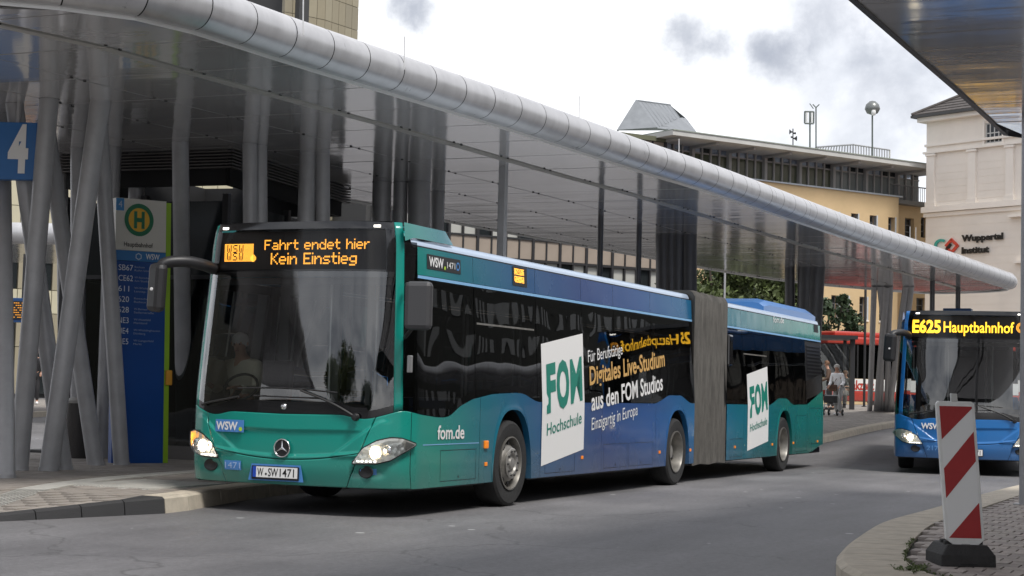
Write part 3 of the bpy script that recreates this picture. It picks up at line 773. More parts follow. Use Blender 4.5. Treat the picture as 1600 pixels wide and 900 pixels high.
        for (yy, zz, r) in ((.98, .645, .062), (1.09, .67, .045)):
            if True:
                q = S.pt(Y(yy), zz, sd_, .03); lm = MB()
                lm.lathe([(r, -.012), (r*1.06, -.018), (r*1.12, -.004)], 20, 0, q, 'x'); lm.build('reflector_ring', CHROME, hb, smooth=True)
                lm = MB(); lm.lathe([(0, -.016), (r*.6, -.013), (r*.98, -.004)], 16, 0, q, 'x'); lm.build('lamp', LAMPE if (yy < 1.05) else CHROME, hb, smooth=True)
        # running-light row
        for k in range(5):
            q = S.pt(Y(.83+.04*k), .556, sd_, .034); lm = MB(); lm.box(q, (.01, .022, .014)); lm.build('running_light', DRL, hb)
        band('headlight_cover', hp_u[0], hp_u[-1], fb, ft, CLEAR, off=.052, nu=30, nz=8, sides=(sd_,), parent=hb)
        if main and sd_ > 0:
            band('indicator', Y(1.175), U(.36), lambda u: fb(u)+.01, lambda u: ft(u)-.006, AMBERON, off=.04, nu=10, nz=4, sides=(sd_,), parent=hb)
        else:
            band('indicator', Y(1.22), U(.35), lambda u: fb(u)+.012, lambda u: ft(u)-.012, mat('clear_indicator', (.5, .48, .45), .2, .6), off=.04, nu=10, nz=3, sides=(sd_,), parent=hb)
        # fog lamp
        q = S.pt(Y(.90), .452, sd_, -.006); lm = MB(); lm.lathe([(0, .004), (.05, .0), (.056, -.008), (.062, .002)], 20, 0, q, 'x'); fg = lm.build('fog_lamp', MBLACK, root, smooth=True)
        for v in range(len(fg.data.vertices)): fg.data.vertices[v].co.y = q[1]+(fg.data.vertices[v].co.y-q[1])*1.35
        if main:
            band('fog_recess', Y(.84 if sd_ < 0 else .86), Y(1.0), lambda u: .415, lambda u: .485, BLOGO, off=-.022, nu=6, nz=2, sides=(sd_,))
        # marker lights in the top corners
        q = S.pt(Y(.97), 2.885, sd_, .006); lm = MB(); lm.box(q, (.015, .07, .022)); lm.build('marker_light', DRL, root)
    # joints on the bumper corners (flap)
    for sd_ in (-1, 1):
        fl = MB(); zz = .72
        band('', U(.33), U(1.88), zz-.004, zz+.006, None, off=.0035, nu=6, nz=1, sides=(sd_,), mb=fl); fl.build('body_crease', STRIPE if main else SEAM, root)
    # side marker lights
    for x in cfg['markers']:
        for sd_ in (-1, 1):
            q = S.pt(U(x), .49, sd_, .006); lm = MB(); lm.box(q, (.055, .014, .04)); lm.build('side_marker', AMBER, root, bevel=.004)
    q = S.pt(U(2.05), .70, -1, .012); lm = MB(); lm.box(q, (.085, .03, .085)); lm.build('side_indicator', AMBER, root, bevel=.01)
    # wipers
    wm = MB()
    def wp(y, z, o=.03): return S.pt(Y(y), z, -1 if y < 0 else 1, o)
    for pts in ([(-.80, .985), (-.55, 1.115), (-.2, 1.235)], [(.52, 1.155), (.9, 1.09), (1.02, 1.06)]):
        pp = [Vector(wp(*p)) for p in pts]; wm.tube(catmull(pp, 5), [.016]*1 and .016, 6, ry=.012)
    for pts in ([(.55, 1.24), (.1, 1.255), (-.25, 1.245), (-.60, 1.22)], [(.35, 1.17), (0.0, 1.165), (-.45, 1.16)]):
        wm.tube([wp(y, z, .02) for y, z in pts], .009, 6)
    wm.lathe([(0, -.05), (.03, -.045), (.04, .0)], 14, 0, wp(-.80, .985), 'x')
    wm.build('wiper', MBLACK, root, smooth=40)
    # emblem star in ring
    q = Vector(S.pt(0, .655, -1, .01)); q.y = 0; em = MB()
    em.lathe([(0, .0), (.082, .0)], 36, 0, q, 'x'); em.build('emblem_disc', MBLACK, root)
    em = MB(); n = 40
    ring = [(q.x-.006, q.y+.088*math.cos(2*math.pi*k/n), q.z+.088*math.sin(2*math.pi*k/n)) for k in range(n+1)]
    em.tube(ring, .0075, 8, caps=False)
    for k in range(3):
        a = math.pi/2+k*2*math.pi/3; c, s = math.cos(a), math.sin(a); t = Vector((-.008, c*.084, s*.084)); L_ = Vector((0, -s, c))*.014
        m_ = Vector((-.004, -c*.012, -s*.012))
        em.add([q+t, q+m_+L_, q+Vector((-.018, 0, 0)), q+m_-L_], [(0, 1, 2), (0, 2, 3)])
    em.build('emblem', CHROME, root, smooth=True)
    q = S.pt(Y(.04), 1.068, -1, .006); em = MB(); em.lathe([(0, -.012), (.03, -.008), (.032, .006)], 20, 0, (q[0], .0, q[2]), 'x'); em.build('hood_badge', CHROME, root, smooth=True)
    if main:
        em = MB(); P = lambda t, v: S.pt(Y(-.10-.80*t), 1.055+.035*v-.01*t, -1, .004); em.grid(P, 10, 1); em.build('camera_slot', BLACK, root)
    # number plate
    pl = MB(); q = S.pt(Y(.0), .4, 1, .0); pc = cfg['plate_y']; zp = .405
    fx = S.pt(Y(abs(pc)+.2), zp, 1, .0)[0]-.035
    pl.box((fx, pc, zp), (.016, .545, .135)); plo = pl.build('number_plate', mat('plate_frame', (.01, .01, .015), .4), root, bevel=.006)
    pl = MB(); pl.box((fx-.009, pc-.022, zp+.006), (.005, .475, .105)); pl.build('plate_face', WHITE, plo)
    pl = MB(); pl.box((fx-.009, pc+.235, zp+.006), (.006, .04, .105)); pl.build('plate_band', mat('euro_blue', (.01, .06, .42), .4), plo)
    fm2 = lambda ox, oz: (lambda tx, ty, tz: (fx-.0135, pc+.20-ox-tx, zp-.033+oz+ty))
    tm = MB(); textmb(tm, cfg['plate'][0], fm2(0, 0), .07, .078, .012); textmb(tm, cfg['plate'][1], fm2(.125, 0), .115, .078, .012); textmb(tm, cfg['plate'][2], fm2(.26, 0), .165, .078, .012)
    tm.lathe([(0, 0), (.012, 0)], 12, 0, (fx-.0135, pc+.10, zp-.012), 'x'); tm.build('plate_lettering', mat('black_print', (.01, .01, .01), .5), plo)
    if main:
        rc = MB(); P = lambda t, v: S.pt(Y(.0)+abs(-.34+t*.0)*0, 0, 1)
        def RC(t, v):
            y = -.285+.57*t+pc; z = .325+.165*v; k = .035*(1-v)*(2*t-1); return (fx+.012, y+k, z)
        rc.grid(RC, 4, 2); rc.build('plate_recess', BLOGO, root)
    # mirrors: long arm on the door side, short box on the driver's side
    mm = MB(); arm = catmull([(.24, 1.05, 2.47), (.04, 1.06, 2.50), (-.14, 1.16, 2.52), (-.28, 1.30, 2.49), (-.32, 1.35, 2.38)], 6)
    mm.tube(arm, [.07]*len(arm), 10, ry=.06); mo = mm.build('mirror', mat('mirror_plastic', (.022, .022, .024), .42, bump=.1, bscale=200), root, smooth=True)
    mm = MB(); mm.box((-.32, 1.35, 2.24), (.13, .23, .50), rot=Matrix.Rotation(R(-25), 3, 'Z') @ Matrix.Rotation(R(4), 3, 'X'))
    h = mm.build('mirror_housing', mat('mirror_plastic', (.02,)*3), mo, bevel=.055)
    mm = MB(); mm.lathe([(0, -.012), (.016, -.01), (.018, 0)], 12, 0, (-.40, 1.36, 2.22), 'x'); mm.build('mirror_lamp', mat('small_lens', (.7, .7, .7), .2), mo)
    mm = MB(); mm.box((-.02, -1.48, 2.08), (.12, .27, .47), rot=Matrix.Rotation(R(12), 3, 'Z')); mo = mm.build('mirror_housing', mat('mirror_side_plastic', (.05, .05, .053), .45, bump=.12, bscale=150), root, bevel=.045)
    mm = MB(); mm.tube([(.0, -1.42, 1.88), (.1, -1.3, 1.80), (.25, -1.2, 1.78)], .02, 8); mm.tube([(.0, -1.42, 2.25), (.12, -1.28, 2.3), (.25, -1.2, 2.3)], .02, 8); mm.build('mirror_bracket', MBLACK, mo)
    if main:
        mm = MB(); mm.box((.24, -1.27, 1.52), (.08, .03, .17)); mm.build('small_mirror', mat('small_mirror_grey', (.3, .3, .3), .3), root, bevel=.01)
    return S, U, Y, band, board, dx
def bus_seat():
    mb = MB()
    mb.box((0, 0, .0), (.42, .44, .08)); mb.box((.2, 0, .32), (.07, .44, .62), rot=Matrix.Rotation(R(8), 3, 'Y')); mb.box((0, 0, -.1), (.1, .1, .2))
    return mb.mesh('seat', mat('seat_fabric', (.02, .05, .12), .8))
SEATM = bus_seat()
def head_mat():
    m = bpy.data.materials.new('headlight_reflector'); m.use_nodes = True; N, L = nt(m); b = m.node_tree.nodes['Principled BSDF']
    b.inputs['Metallic'].default_value = .7; b.inputs['Roughness'].default_value = .28; b.inputs['Base Color'].default_value = (.85, .83, .80, 1)
    tc = N('TexCoord'); v = N('TexVoronoi', i_Scale=18); L(tc.outputs['Object'], v.inputs['Vector']); bp = N('Bump', i_Strength=.6, i_Distance=.02); L(v.outputs['Distance'], bp.inputs['Height']); L(bp.outputs[0], b.inputs['Normal'])
    return m
HEADM = head_mat()
WHEELP = {}
def wheel(sd_, front):
    key = front
    if key not in WHEELP:
        tb = MB(); R0 = .478
        tb.lathe([(.30, -.13), (.36, -.145), (.44, -.145), (.468, -.125), (R0, -.09), (R0, .09), (.468, .125), (.44, .145), (.36, .145), (.30, .13)], 48, 0, axis='y')
        for k in range(3): tb.lathe([(R0+.001, -.05+.05*k-.006), (R0-.006, -.05+.05*k), (R0+.001, -.05+.05*k+.006)], 48, 0, axis='y')
        tyre = tb.mesh('tyre', RUBBER, 30)
        rb_ = MB(); sg = -1
        if front: rb_.lathe([(.295, -.125), (.30, -.148), (.285, -.15), (.272, -.12), (.262, -.05), (.255, -.03), (.24, -.06), (.20, -.115), (.175, -.135), (.165, -.14)], 40, 0, axis='y')
        else: rb_.lathe([(.295, -.125), (.30, -.148), (.285, -.15), (.272, -.12), (.265, .0), (.25, .06), (.20, .075), (.14, .08), (.12, .06), (.10, .05)], 40, 0, axis='y')
        rim = rb_.mesh('rim', STEEL, 35)
        hb = MB()
        if front: hb.lathe([(.165, -.140), (.172, -.158), (.16, -.165), (.115, -.162), (.105, -.14), (.07, -.135), (.06, -.165), (0, -.17)], 32, 0, axis='y')
        else: hb.lathe([(.10, .05), (.105, -.02), (.09, -.06), (.0, -.07)], 28, 0, axis='y')
        hub = hb.mesh('hub', mat('hub_metal', (.33, .32, .30), .4, .5, var=.2, vscale=10), 35)
        ho = MB()
        for k in range(10):
            a = 2*math.pi*k/10; r = .215 if front else .21; y = -.098 if front else .07
            c = (r*math.cos(a), y-(.012 if front else .006), r*math.sin(a)); ho.lathe([(0, -.004), (.026, -.004), (.026, .01)], 12, 0, c, 'y')
        hol = ho.mesh('rim_hole', MBLACK)
        bo = MB()
        for k in range(10):
            a = 2*math.pi*(k+.5)/10; r = .138 if front else .165; y = -.166 if front else .075
            bo.lathe([(0, -.018), (.012, -.016), (.014, 0)], 6, 0, (r*math.cos(a), y, r*math.sin(a)), 'y')
        bol = bo.mesh('wheel_nut', mat('nut_dark', (.05, .05, .05), .5) if front else STEEL)
        WHEELP[key] = (tyre, rim, hub, hol, bol)
    tyre, rim, hub, hol, bol = WHEELP[key]
    o = bpy.data.objects.new('wheel', tyre); COL.objects.link(o)
    for nm, me in (('rim', rim), ('hub', hub), ('rim_hole', hol), ('wheel_nut', bol)):
        c = inst(nm, me, o)
    for v in (): pass
    o.matrix_local = Matrix.Identity(4)
    # place: mesh built about the origin with the outer face towards -y
    piv = bpy.data.objects.new('wheel', None)
    bpy.data.objects.remove(piv)
    o['_s'] = sd_
    return WheelProxy(o, sd_)
class WheelProxy:
    def __init__(s, o, sd_): object.__setattr__(s, 'o', o); object.__setattr__(s, 'sd', sd_)
    def __setattr__(s, k, v):
        if k == 'parent': s.o.parent = v
        elif k == 'location':
            s.o.location = (v[0], s.sd*(BW-.155), .478); s.o.rotation_euler = (0, R(17), 0 if s.sd < 0 else math.pi)
            if '_s' in s.o: del s.o['_s']
# ---------------- bitmap font for the dot-matrix display
GL = {'F': ['11111', '10000', '10000', '11110', '10000', '10000', '10000'], 'a': ['00000', '00000', '01110', '00001', '01111', '10001', '01111'], 'h': ['10000', '10000', '10110', '11001', '10001', '10001', '10001'],
 'r': ['0000', '0000', '1011', '1100', '1000', '1000', '1000'], 't': ['0100', '0100', '1111', '0100', '0100', '0100', '0011'], 'e': ['00000', '00000', '01110', '10001', '11111', '10000', '01110'],
 'n': ['00000', '00000', '10110', '11001', '10001', '10001', '10001'], 'd': ['00001', '00001', '01101', '10011', '10001', '10001', '01111'], 'i': ['1', '0', '1', '1', '1', '1', '1'],
 'K': ['10001', '10010', '10100', '11000', '10100', '10010', '10001'], 'E': ['11111', '10000', '10000', '11110', '10000', '10000', '11111'], 's': ['00000', '00000', '01111', '10000', '01110', '00001', '11110'],
 'g': ['00000', '00000', '01111', '10001', '10001', '01111', '00001', '11110'], ' ': ['000']*7, 'W': ['10001', '10001', '10001', '10101', '10101', '10101', '01010'], 'S': ['01111', '10000', '10000', '01110', '00001', '00001', '11110'], '.': ['0', '0', '0', '0', '0', '1', '1']}
def dots(mb, s, x, y0, z0, px, pz, bold=True, rows=None):
    """dot-matrix text on the plane x, reading towards -y; y0 left edge, z0 baseline"""
    cy = y0; k = 0
    for ch in s:
        g = GL[ch]; w = len(g[0])
        for r, row in enumerate(g):
            for c, b in enumerate(row):
                if b == '1':
                    for dc in ((0, 1) if bold else (0,)):
                        yy = cy-(c*(2 if bold else 1)+dc)*px; zz = z0+(6-r)*pz
                        for sub in (0, 1):
                            z2 = zz+sub*pz/2
                            mb.add([(x, yy, z2), (x, yy-px*.72, z2), (x, yy-px*.72, z2+pz*.38), (x, yy, z2+pz*.38)], [(0, 1, 2, 3)])
        cy -= (w*(2 if bold else 1)+1.4)*px
    return cy
# ---------------- the articulated bus
bus = thing('articulated_bus', (0, 0, 0), 'long teal and blue articulated bus with lit amber display, its door side at the kerb', 'bus')
CFG = dict(root=bus, paint=P_TEAL, art=True, len=17.95, xf=9.52, xr=11.2, wheels=[2.78, 8.72, 14.8], main=True, dark=SGLASS,
    seams=[1.9, 3.6, 5.62, 7.74, 12.2, 13.75, 15.57, 16.5],
    glaz=[(.40, 1.78), (1.78, 3.49), (3.49, 4.96), (4.96, 6.12), (6.12, 7.61), (7.61, 9.5), (11.22, 12.2), (12.2, 13.75), (13.75, 15.5), (15.5, 16.42)],
    tilt=[(1.78, 3.49), (12.2, 13.75)],
    upper=[(.40, 9.52, [1.78, 3.49, 4.96, 6.12, 7.61]), (11.2, 17.72, [12.17, 13.73, 15.47, 16.43, 17.14])],
    boxes=[(13.9, 17.75, .22)], unit=mat('blue_roof_unit', (.06, .2, .5), .35, coat=.3),
    poles=[(1.5, .35), (1.5, -.45), (3.2, .4), (3.4, -.4), (5, .4), (5, -.4), (6.6, .4), (8.2, -.4), (12.5, .4), (14, -.4), (1.9, .0)],
    seats=[(3.2, -.8), (4.1, -.8), (4.9, -.8), (5.8, -.8), (6.6, -.8), (7.4, -.8), (12.4, -.8), (13.2, -.8), (14.2, -.8), (3.2, .8), (7.0, .8), (7.8, .8), (1.55, -.72)],
    flaps=[(.95, 1.82, .34, .66), (5.7, 6.6, .33, .64), (6.65, 7.65, .33, .64), (15.62, 16.42, .33, .98), (16.62, 17.6, .45, 1.12), (11.4, 12.1, .33, .62), (3.75, 4.7, .33, .56)], markers=[2.07, 4.94, 7.92, 9.33, 11.68, 13.98, 15.45, 17.3], plate_y=.065, plate=('W', 'SW', '1471'))
S, U, Y, band, board, dx = build_bus(CFG)
# display lettering
mb = MB(); xx = dx+.012
dots(mb, 'Fahrt endet hier', xx, .45, 2.665, .0078, .0148); dots(mb, 'Kein Einstieg', xx, .37, 2.515, .0086, .0168)
mb.build('led_text', LED, board)
mb = MB()
# amber block with dark lettering at the left of the display: drawn as lit dots around the letters
logo = [[1]*34 for _ in range(16)]
def stamp(s, c0, r0):
    c = c0
    for ch in s:
        g = GL[ch]
        for r, row in enumerate(g):
            for q, b in enumerate(row):
                if b == '1' and 0 <= r0+r < 16:
                    for dq in (0, 1):
                        if c+q*1+dq < 34: logo[r0+r][min(33, c+q)] = 0
        c += len(g[0])+2
stamp('WSW', 3, 1); stamp('WSW', 3, 8)
for r in range(16):
    for c in range(34):
        if logo[r][c]:
            y = .93-c*.0103; z = 2.72-r*.0115; mb.add([(xx, y, z), (xx, y-.0078, z), (xx, y-.0078, z+.0088), (xx, y, z+.0088)], [(0, 1, 2, 3)])
for a in range(-3, 4):
    for b in range(-3, 4):
        if a*a+b*b <= 10: y = .585-a*.0098; z = 2.575-b*.0105; mb.add([(xx-.001, y, z), (xx-.001, y-.0078, z), (xx-.001, y-.0078, z+.0085), (xx-.001, y, z+.0085)], [(0, 1, 2, 3)])
mb.build('led_logo', LED, board)
mb = MB()
for r in range(26):
    for c in range(98):
        y = .97-c*.0198; z = 2.47+r*.0135; mb.add([(dx+.013, y, z), (dx+.013, y-.0085, z), (dx+.013, y-.0085, z+.007), (dx+.013, y, z+.007)], [(0, 1, 2, 3)])
mb.build('unlit_dots', LEDD, board)
# side prints
def sidemap(x0, z0, shear=0.0, off=.006): return lambda tx, ty, tz: S.pt(U(x0+tx), z0+ty+shear*tx, -1, off)
def sidequad(name, pts, m, off=.005, parent=bus, nu=12, nz=10):
    (ax, az), (bx, bz), (cx, cz), (dx_, dz) = pts; mb = MB()
    def P(t, v):
        x = (ax*(1-t)+bx*t)*(1-v)+(dx_*(1-t)+cx*t)*v; z = (az*(1-t)+bz*t)*(1-v)+(dz*(1-t)+cz*t)*v
        return S.pt(U(x), z, -1, off)
    mb.grid(P, nu, nz, 0, flip=True); return mb.build(name, m, parent, smooth=True)
def fomposter(x0, x1, zt0, zt1, zb0, zb1, sc):
    p = sidequad('poster', [(x0, zt0), (x1, zt1), (x1, zb1), (x0, zb0)], WHITE)
    w = x1-x0
    def warp(tx, ty, tz):          # tx, ty in 0..1 of the poster
        x = x0+w*tx; zt = zt0+(zt1-zt0)*tx; zbb = zb0+(zb1-zb0)*tx
        return S.pt(U(x), zbb+(zt-zbb)*ty, -1, .009)
    def letters(s, a, b, lo, hi, bold, gap=None):
        vs, fs = textgeo(s, bold); X0 = min(v[0] for v in vs); X1 = max(v[0] for v in vs); Y1 = .69
        mb_.add([warp(a+(v[0]-X0)/(X1-X0)*(b-a), lo+v[1]/Y1*(hi-lo), 0) for v in vs], fs)
    mb_ = MB(); letters('F', .10, .31, .44, .80, .05); mb_.build('poster_letter', PGREEN, p)
    mb_ = MB(); letters('O', .33, .63, .44, .80, .045); mb_.build('poster_letter', PGREEN, p)
    mb_ = MB(); letters('M', .66, .95, .44, .80, .022); mb_.build('poster_letter', PGREEN, p)
    mb_ = MB(); letters('Hochschule', .11, .93, .235, .335, .008); mb_.build('poster_text', PGREEN, p)
fomposter(3.62, 4.98, 1.84, 2.02, .42, .59, 1)
fomposter(12.40, 13.70, 1.66, 1.82, .41, .55, 1)
def sidetext(name, s, x0, z0, w, h, m, shear, bold=0, off=.007):
    mb = MB(); textmb(mb, s, sidemap(x0, z0, shear, off), w, h, bold); return mb.build(name, m, bus)
sidetext('side_text', 'Für Berufstätige', 5.14, 1.665, 1.28, .15, WHITE, .11)
sidetext('side_text', 'Digitales Live-Studium', 5.18, 1.385, 2.98, .225, OCHRE, .105, .02)
sidetext('side_text', 'aus den FOM Studios', 5.22, 1.065, 2.82, .225, WHITE, .105, .02)
sidetext('side_text', 'Einzigartig in Europa', 5.24, .82, 1.72, .155, WHITE, .11)
sidetext('side_text', 'fom.de', .86, .775, .64, .135, WHITE, .0, .02)
sidetext('side_text', 'fom.de', 14.22, 2.60, .72, .11, WHITE, .03, .0)
# small vent behind upper rear panel
sidequad('side_badge', [(.615, 2.645), (1.465, 2.645), (1.465, 2.495), (.615, 2.495)], MBLACK)
sidetext('badge_text', 'WSW', .66, 2.525, .37, .095, WHITE, 0, .025, .010)
sidetext('badge_text', '1471', 1.12, 2.535, .20, .065, WHITE, 0, 0, .010)
mb = MB(); mb.lathe([(0, 0), (.02, 0)], 14, 0, S.pt(U(1.06), 2.53, -1, .011), 'y'); mb.build('badge_dot', LIME, bus)
mb = MB(); c = S.pt(U(1.39), 2.57, -1, .010); mb.lathe([(.03, 0), (.048, 0)], 6, 0, c, 'y'); mb.build('badge_ring', BLOGO, bus)
# side line display
sidequad('side_display', [(2.84, 2.695), (3.25, 2.695), (3.25, 2.475), (2.84, 2.475)], MBLACK)
mb = MB()
for i in range(15):
    for j in range(11):
        if (j in (5,)) or (3 < i < 11 and 6 < j < 10 and (i+j) % 3 == 0) or ((i*7+j*5) % 11 == 0): continue
        x = 2.885+i*.0185; z = 2.515+j*.0145; mb.add([S.pt(U(x), z, -1, .008), S.pt(U(x+.015), z, -1, .008), S.pt(U(x+.015), z+.011, -1, .008), S.pt(U(x), z+.011, -1, .008)], [(0, 1, 2, 3)])
mb.build('side_led', LED, bus)
# front prints
def frontmap(y0, z0, off=.03): return lambda tx, ty, tz: S.pt(Y(y0-tx), z0+ty, 1 if (y0-tx) > 0 else -1, off)
mb = MB(); mb.grid(lambda t, v: S.pt(Y(.83-.37*t), .795+.125*v, 1, .012), 8, 2); mb.build('front_badge', BLOGO, bus)
mb = MB(); textmb(mb, 'WSW', frontmap(.815, .818, .018), .28, .078, .03); mb.build('front_text', WHITE, bus)
mb = MB(); q = S.pt(Y(.50), .828, 1, .016); mb.lathe([(0, 0), (.021, 0)], 16, 0, q, 'x'); mb.build('badge_dot', LIME, bus)
mb = MB(); mb.grid(lambda t, v: S.pt(Y(.69-.21*t), .415+.095*v, 1, .014), 6, 2); mb.build('front_badge', BLOGO, bus)
mb = MB(); textmb(mb, '1471', frontmap(.68, .432, .018), .19, .06, .0); mb.build('front_text', mat('faded_blue_print', (.36, .50, .72), .4), bus)
# bellows
bl = MB(); n = 15
def sect(y_out, ztop, zbot):
    k = .10
    return [(-y_out, zbot), (-y_out, ztop-k), (-y_out+k*.4, ztop-k*.3), (-y_out+k, ztop), (y_out-k, ztop), (y_out-k*.4, ztop-k*.3), (y_out, ztop-k), (y_out, zbot)]
prev = None; rr2 = random.Random(11)
for i in range(2*n+1):
    x = 9.50+1.71*i/(2*n); e_ = .0 if i % 2 == 0 else -.085; j = rr2.uniform(-.009, .009)
    sec = [(x+rr2.uniform(-.004, .004), a*(1+(e_+j)/1.25), b+(e_+j if b > 1 else .01*(1-math.cos(i*.4)))) for (a, b) in sect(1.265, 2.855, .25)]
    bl.add(sec, []); k = len(bl.v)-8
    if prev is not None: bl.f += [(prev+q, k+q, k+q+1, prev+q+1) for q in range(7)]; bl.m += [0]*7
    prev = k
bl.build('bellows', mat('bellows_fabric', (.095, .09, .082), .75, var=.4, vscale=4, stretch=(6, 1, .5), bump=.3, bscale=50), bus, smooth=20)
mb = MB(); mb.box((10.35, 0, .5), (1.7, 2.2, .06)); mb.build('turntable', MBLACK, bus)
# engine louvres, rear
band('louvre_backing', U(16.45), U(17.78), lambda u: 1.6+.12*(u-U(16.45)), 2.37, MBLACK, off=-.02, nz=2, sides=(-1, 1))
lv = MB()
for k in range(9):
    z = 1.74+k*.066
    for sd_ in (-1, 1):
        lv = MB(); band('', U(16.58), U(17.72), z, z+.030, None, off=.004, nu=6, nz=1, sides=(sd_,), mb=lv); lv.build('louvre_slat', mat('louvre_black', (.02, .02, .022), .35), bus)
band('rear_corner_glass', U(16.44), U(17.8), zfun := (lambda u: 1.27+.16*(u-U(16.44))/1.36), lambda u: 1.62+.12*(u-U(16.45)), BLACK, off=-.002, nz=2)
sidequad('vent_grille', [(17.2, 2.70), (17.55, 2.70), (17.55, 2.56), (17.2, 2.56)], MBLACK, .004)
# folded mirror by the bellows is a passenger door pillar: dark inner panel
mb = MB(); mb.box((11.36, -1.27, 2.02), (.2, .06, .5)); mb.build('joint_cover', BLACK, bus, bevel=.03)
# ---------------- person at the front of the bus and others: generic skinned figure
SKIN = mat('skin', (.45, .25, .17), .55, var=.08, vscale=9)
def skinmesh(name, joints, edges, m, parent, root=0, sub=2):
    me = bpy.data.meshes.new(name); me.from_pydata([j[0] for j in joints], edges, []); me.materials.append(m)
    o = bpy.data.objects.new(name, me); COL.objects.link(o); o.parent = parent
    o.modifiers.new('skin', 'SKIN'); sv = me.skin_vertices if len(me.skin_vertices) else None
    if not len(me.skin_vertices):
        bpy.context.view_layer.objects.active = o
        k = bmesh.new(); k.from_mesh(me); k.verts.layers.skin.verify(); k.to_mesh(me); k.free()
    for i, j in enumerate(joints):
        r = j[1] if isinstance(j[1], tuple) else (j[1], j[1]); me.skin_vertices[0].data[i].radius = r
        me.skin_vertices[0].data[i].use_root = (i == root)
    o.modifiers['skin'].use_smooth_shade = True
    s = o.modifiers.new('sub', 'SUBSURF'); s.levels = sub; s.render_levels = sub
    return o
def hand(J, E, wrist_i, p, dirv, side):
    """palm, four fingers and a thumb continuing from wrist joint"""
    d = Vector(dirv).normalized(); up = Vector((0, 0, 1)); s = d.cross(up).normalized() if abs(d.z) < .95 else Vector((1, 0, 0)); k = s.cross(d).normalized()
    pal = Vector(p)+d*.05; J.append((tuple(pal), .026)); pi = len(J)-1; E.append((wrist_i, pi))
    for q, l in zip((-1.5, -.5, .5, 1.5), (.062, .072, .068, .052)):
        a = pal+d*.035+s*q*.017; b = a+d*l*.5-k*.006; c = b+d*l*.4-k*.022; J.extend([(tuple(a), .009), (tuple(b), .008), (tuple(c), .007)]); n = len(J)
        E.extend([(pi, n-3), (n-3, n-2), (n-2, n-1)])
    a = pal-d*.012+s*side*.03; b = a+d*.03+s*side*.014; J.extend([(tuple(a), .011), (tuple(b), .009)]); n = len(J); E.extend([(pi, n-2), (n-2, n-1)])
def person(root, J, cl, hair, h=1.0, longhair=False):
    """J: dict of joint positions. cl: dict of materials shirt, trousers, shoes"""
    g = lambda k: Vector(J[k])*h
    js, es = [], []
    def a(k, r, par=None, pos=None):
        js.append((tuple(pos if pos is not None else g(k)), r)); i = len(js)-1
        if par is not None: es.append((par, i))
        return i
    pel = a('pelvis', .11*h); wa = a('waist', .105*h, pel); ch = a('chest', (.15*h, .11*h), wa); nk = a('neck', .052*h, ch)
    hd0 = a('head', .06*h, nk, g('head')-Vector((0, 0, .05*h))); hd1 = a('head', .083*h, hd0, g('head')+Vector((0, 0, .03*h))); hd2 = a('head', .06*h, hd1, g('head')+Vector((0, 0, .09*h)))
    idx = {}
    for s_ in ('l', 'r'):
        sh = a('sh_'+s_, .055*h, ch); el = a('el_'+s_, .04*h, sh); wr = a('wr_'+s_, .027*h, el)
        hand(js, es, wr, js[wr][0], Vector(js[wr][0])-Vector(js[el][0]), 1 if s_ == 'l' else -1)
        hp = a('hip_'+s_, .085*h, pel); kn = a('kn_'+s_, .058*h, hp); an = a('an_'+s_, .038*h, kn)
        fd = Vector(J['toe_'+s_])*h; a('t', .03*h, an, fd)
    body = skinmesh('body', js, es, SKIN, root)
    f = (Vector(J.get('face', (-1, 0, 0)))).normalized(); hc = g('head'); sdv = f.cross(Vector((0, 0, 1))).normalized()
    nm = MB(); nm.lathe([(0, -.02*h), (.012*h, -.005*h), (.014*h, .01*h), (0, .025*h)], 8, 0, tuple(hc+f*.088*h+Vector((0, 0, -.01*h)))); nm.build('nose', SKIN, body, smooth=True)
    for s_ in (-1, 1):
        em = MB(); em.lathe([(0, -.011*h), (.011*h, 0), (0, .011*h)], 8, 0, tuple(hc+f*.078*h+sdv*s_*.032*h+Vector((0, 0, .025*h)))); em.build('eye', mat('eye_dark', (.03, .02, .02), .3), body, smooth=True)
        em = MB(); em.lathe([(0, -.03*h), (.013*h, -.01*h), (.016*h, .015*h), (0, .03*h)], 8, 0, tuple(hc+sdv*s_*.085*h+Vector((0, 0, .01*h)))); em.build('ear', SKIN, body, smooth=True)
    mo = MB(); mo.box(tuple(hc+f*.084*h+Vector((0, 0, -.04*h))), (.012*h, .045*h, .008*h), rot=Matrix.Rotation(math.atan2(f.y, f.x), 3, 'Z')); mo.build('mouth', mat('lips', (.3, .1, .08), .5), body)
    # hair as cap
    hm = MB()
    def HC(t, v):
        th = t*2*math.pi; ph = v*math.pi*(.66); d = Vector((math.cos(th)*math.sin(ph), math.sin(th)*math.sin(ph), math.cos(ph)))
        fr = d.dot(f); r = .098*h*(1 if not (fr > .35 and d.z < .45) else .80)
        return tuple(hc-f*.008*h+Vector((0, 0, .03*h))+d*r*(1.0+.03*math.sin(9*th+5*ph)))
    hm.grid(HC, 20, 10); hm.build('hair', hair, body, smooth=True)
    # clothing
    js2, es2 = [], []
    def b(pos, r, par=None):
        js2.append((tuple(pos), r)); i = len(js2)-1
        if par is not None: es2.append((par, i))
        return i
    p0 = b(g('pelvis')+Vector((0, 0, -.02)), (.15*h, .125*h)); p1 = b(g('waist'), (.14*h, .115*h), p0); p2 = b(g('chest'), (.17*h, .125*h), p1); b(g('neck')-Vector((0, 0, .03)), .062*h, p2)
    for s_ in ('l', 'r'):
        q = b(g('sh_'+s_), .072*h, p2); q = b(g('el_'+s_), .055*h, q); b(g('el_'+s_).lerp(g('wr_'+s_), .88), .043*h, q)
    skinmesh('jacket', js2, es2, cl['shirt'], root)
    js2, es2 = [], []
    p0 = b(g('pelvis'), (.13*h, .12*h))
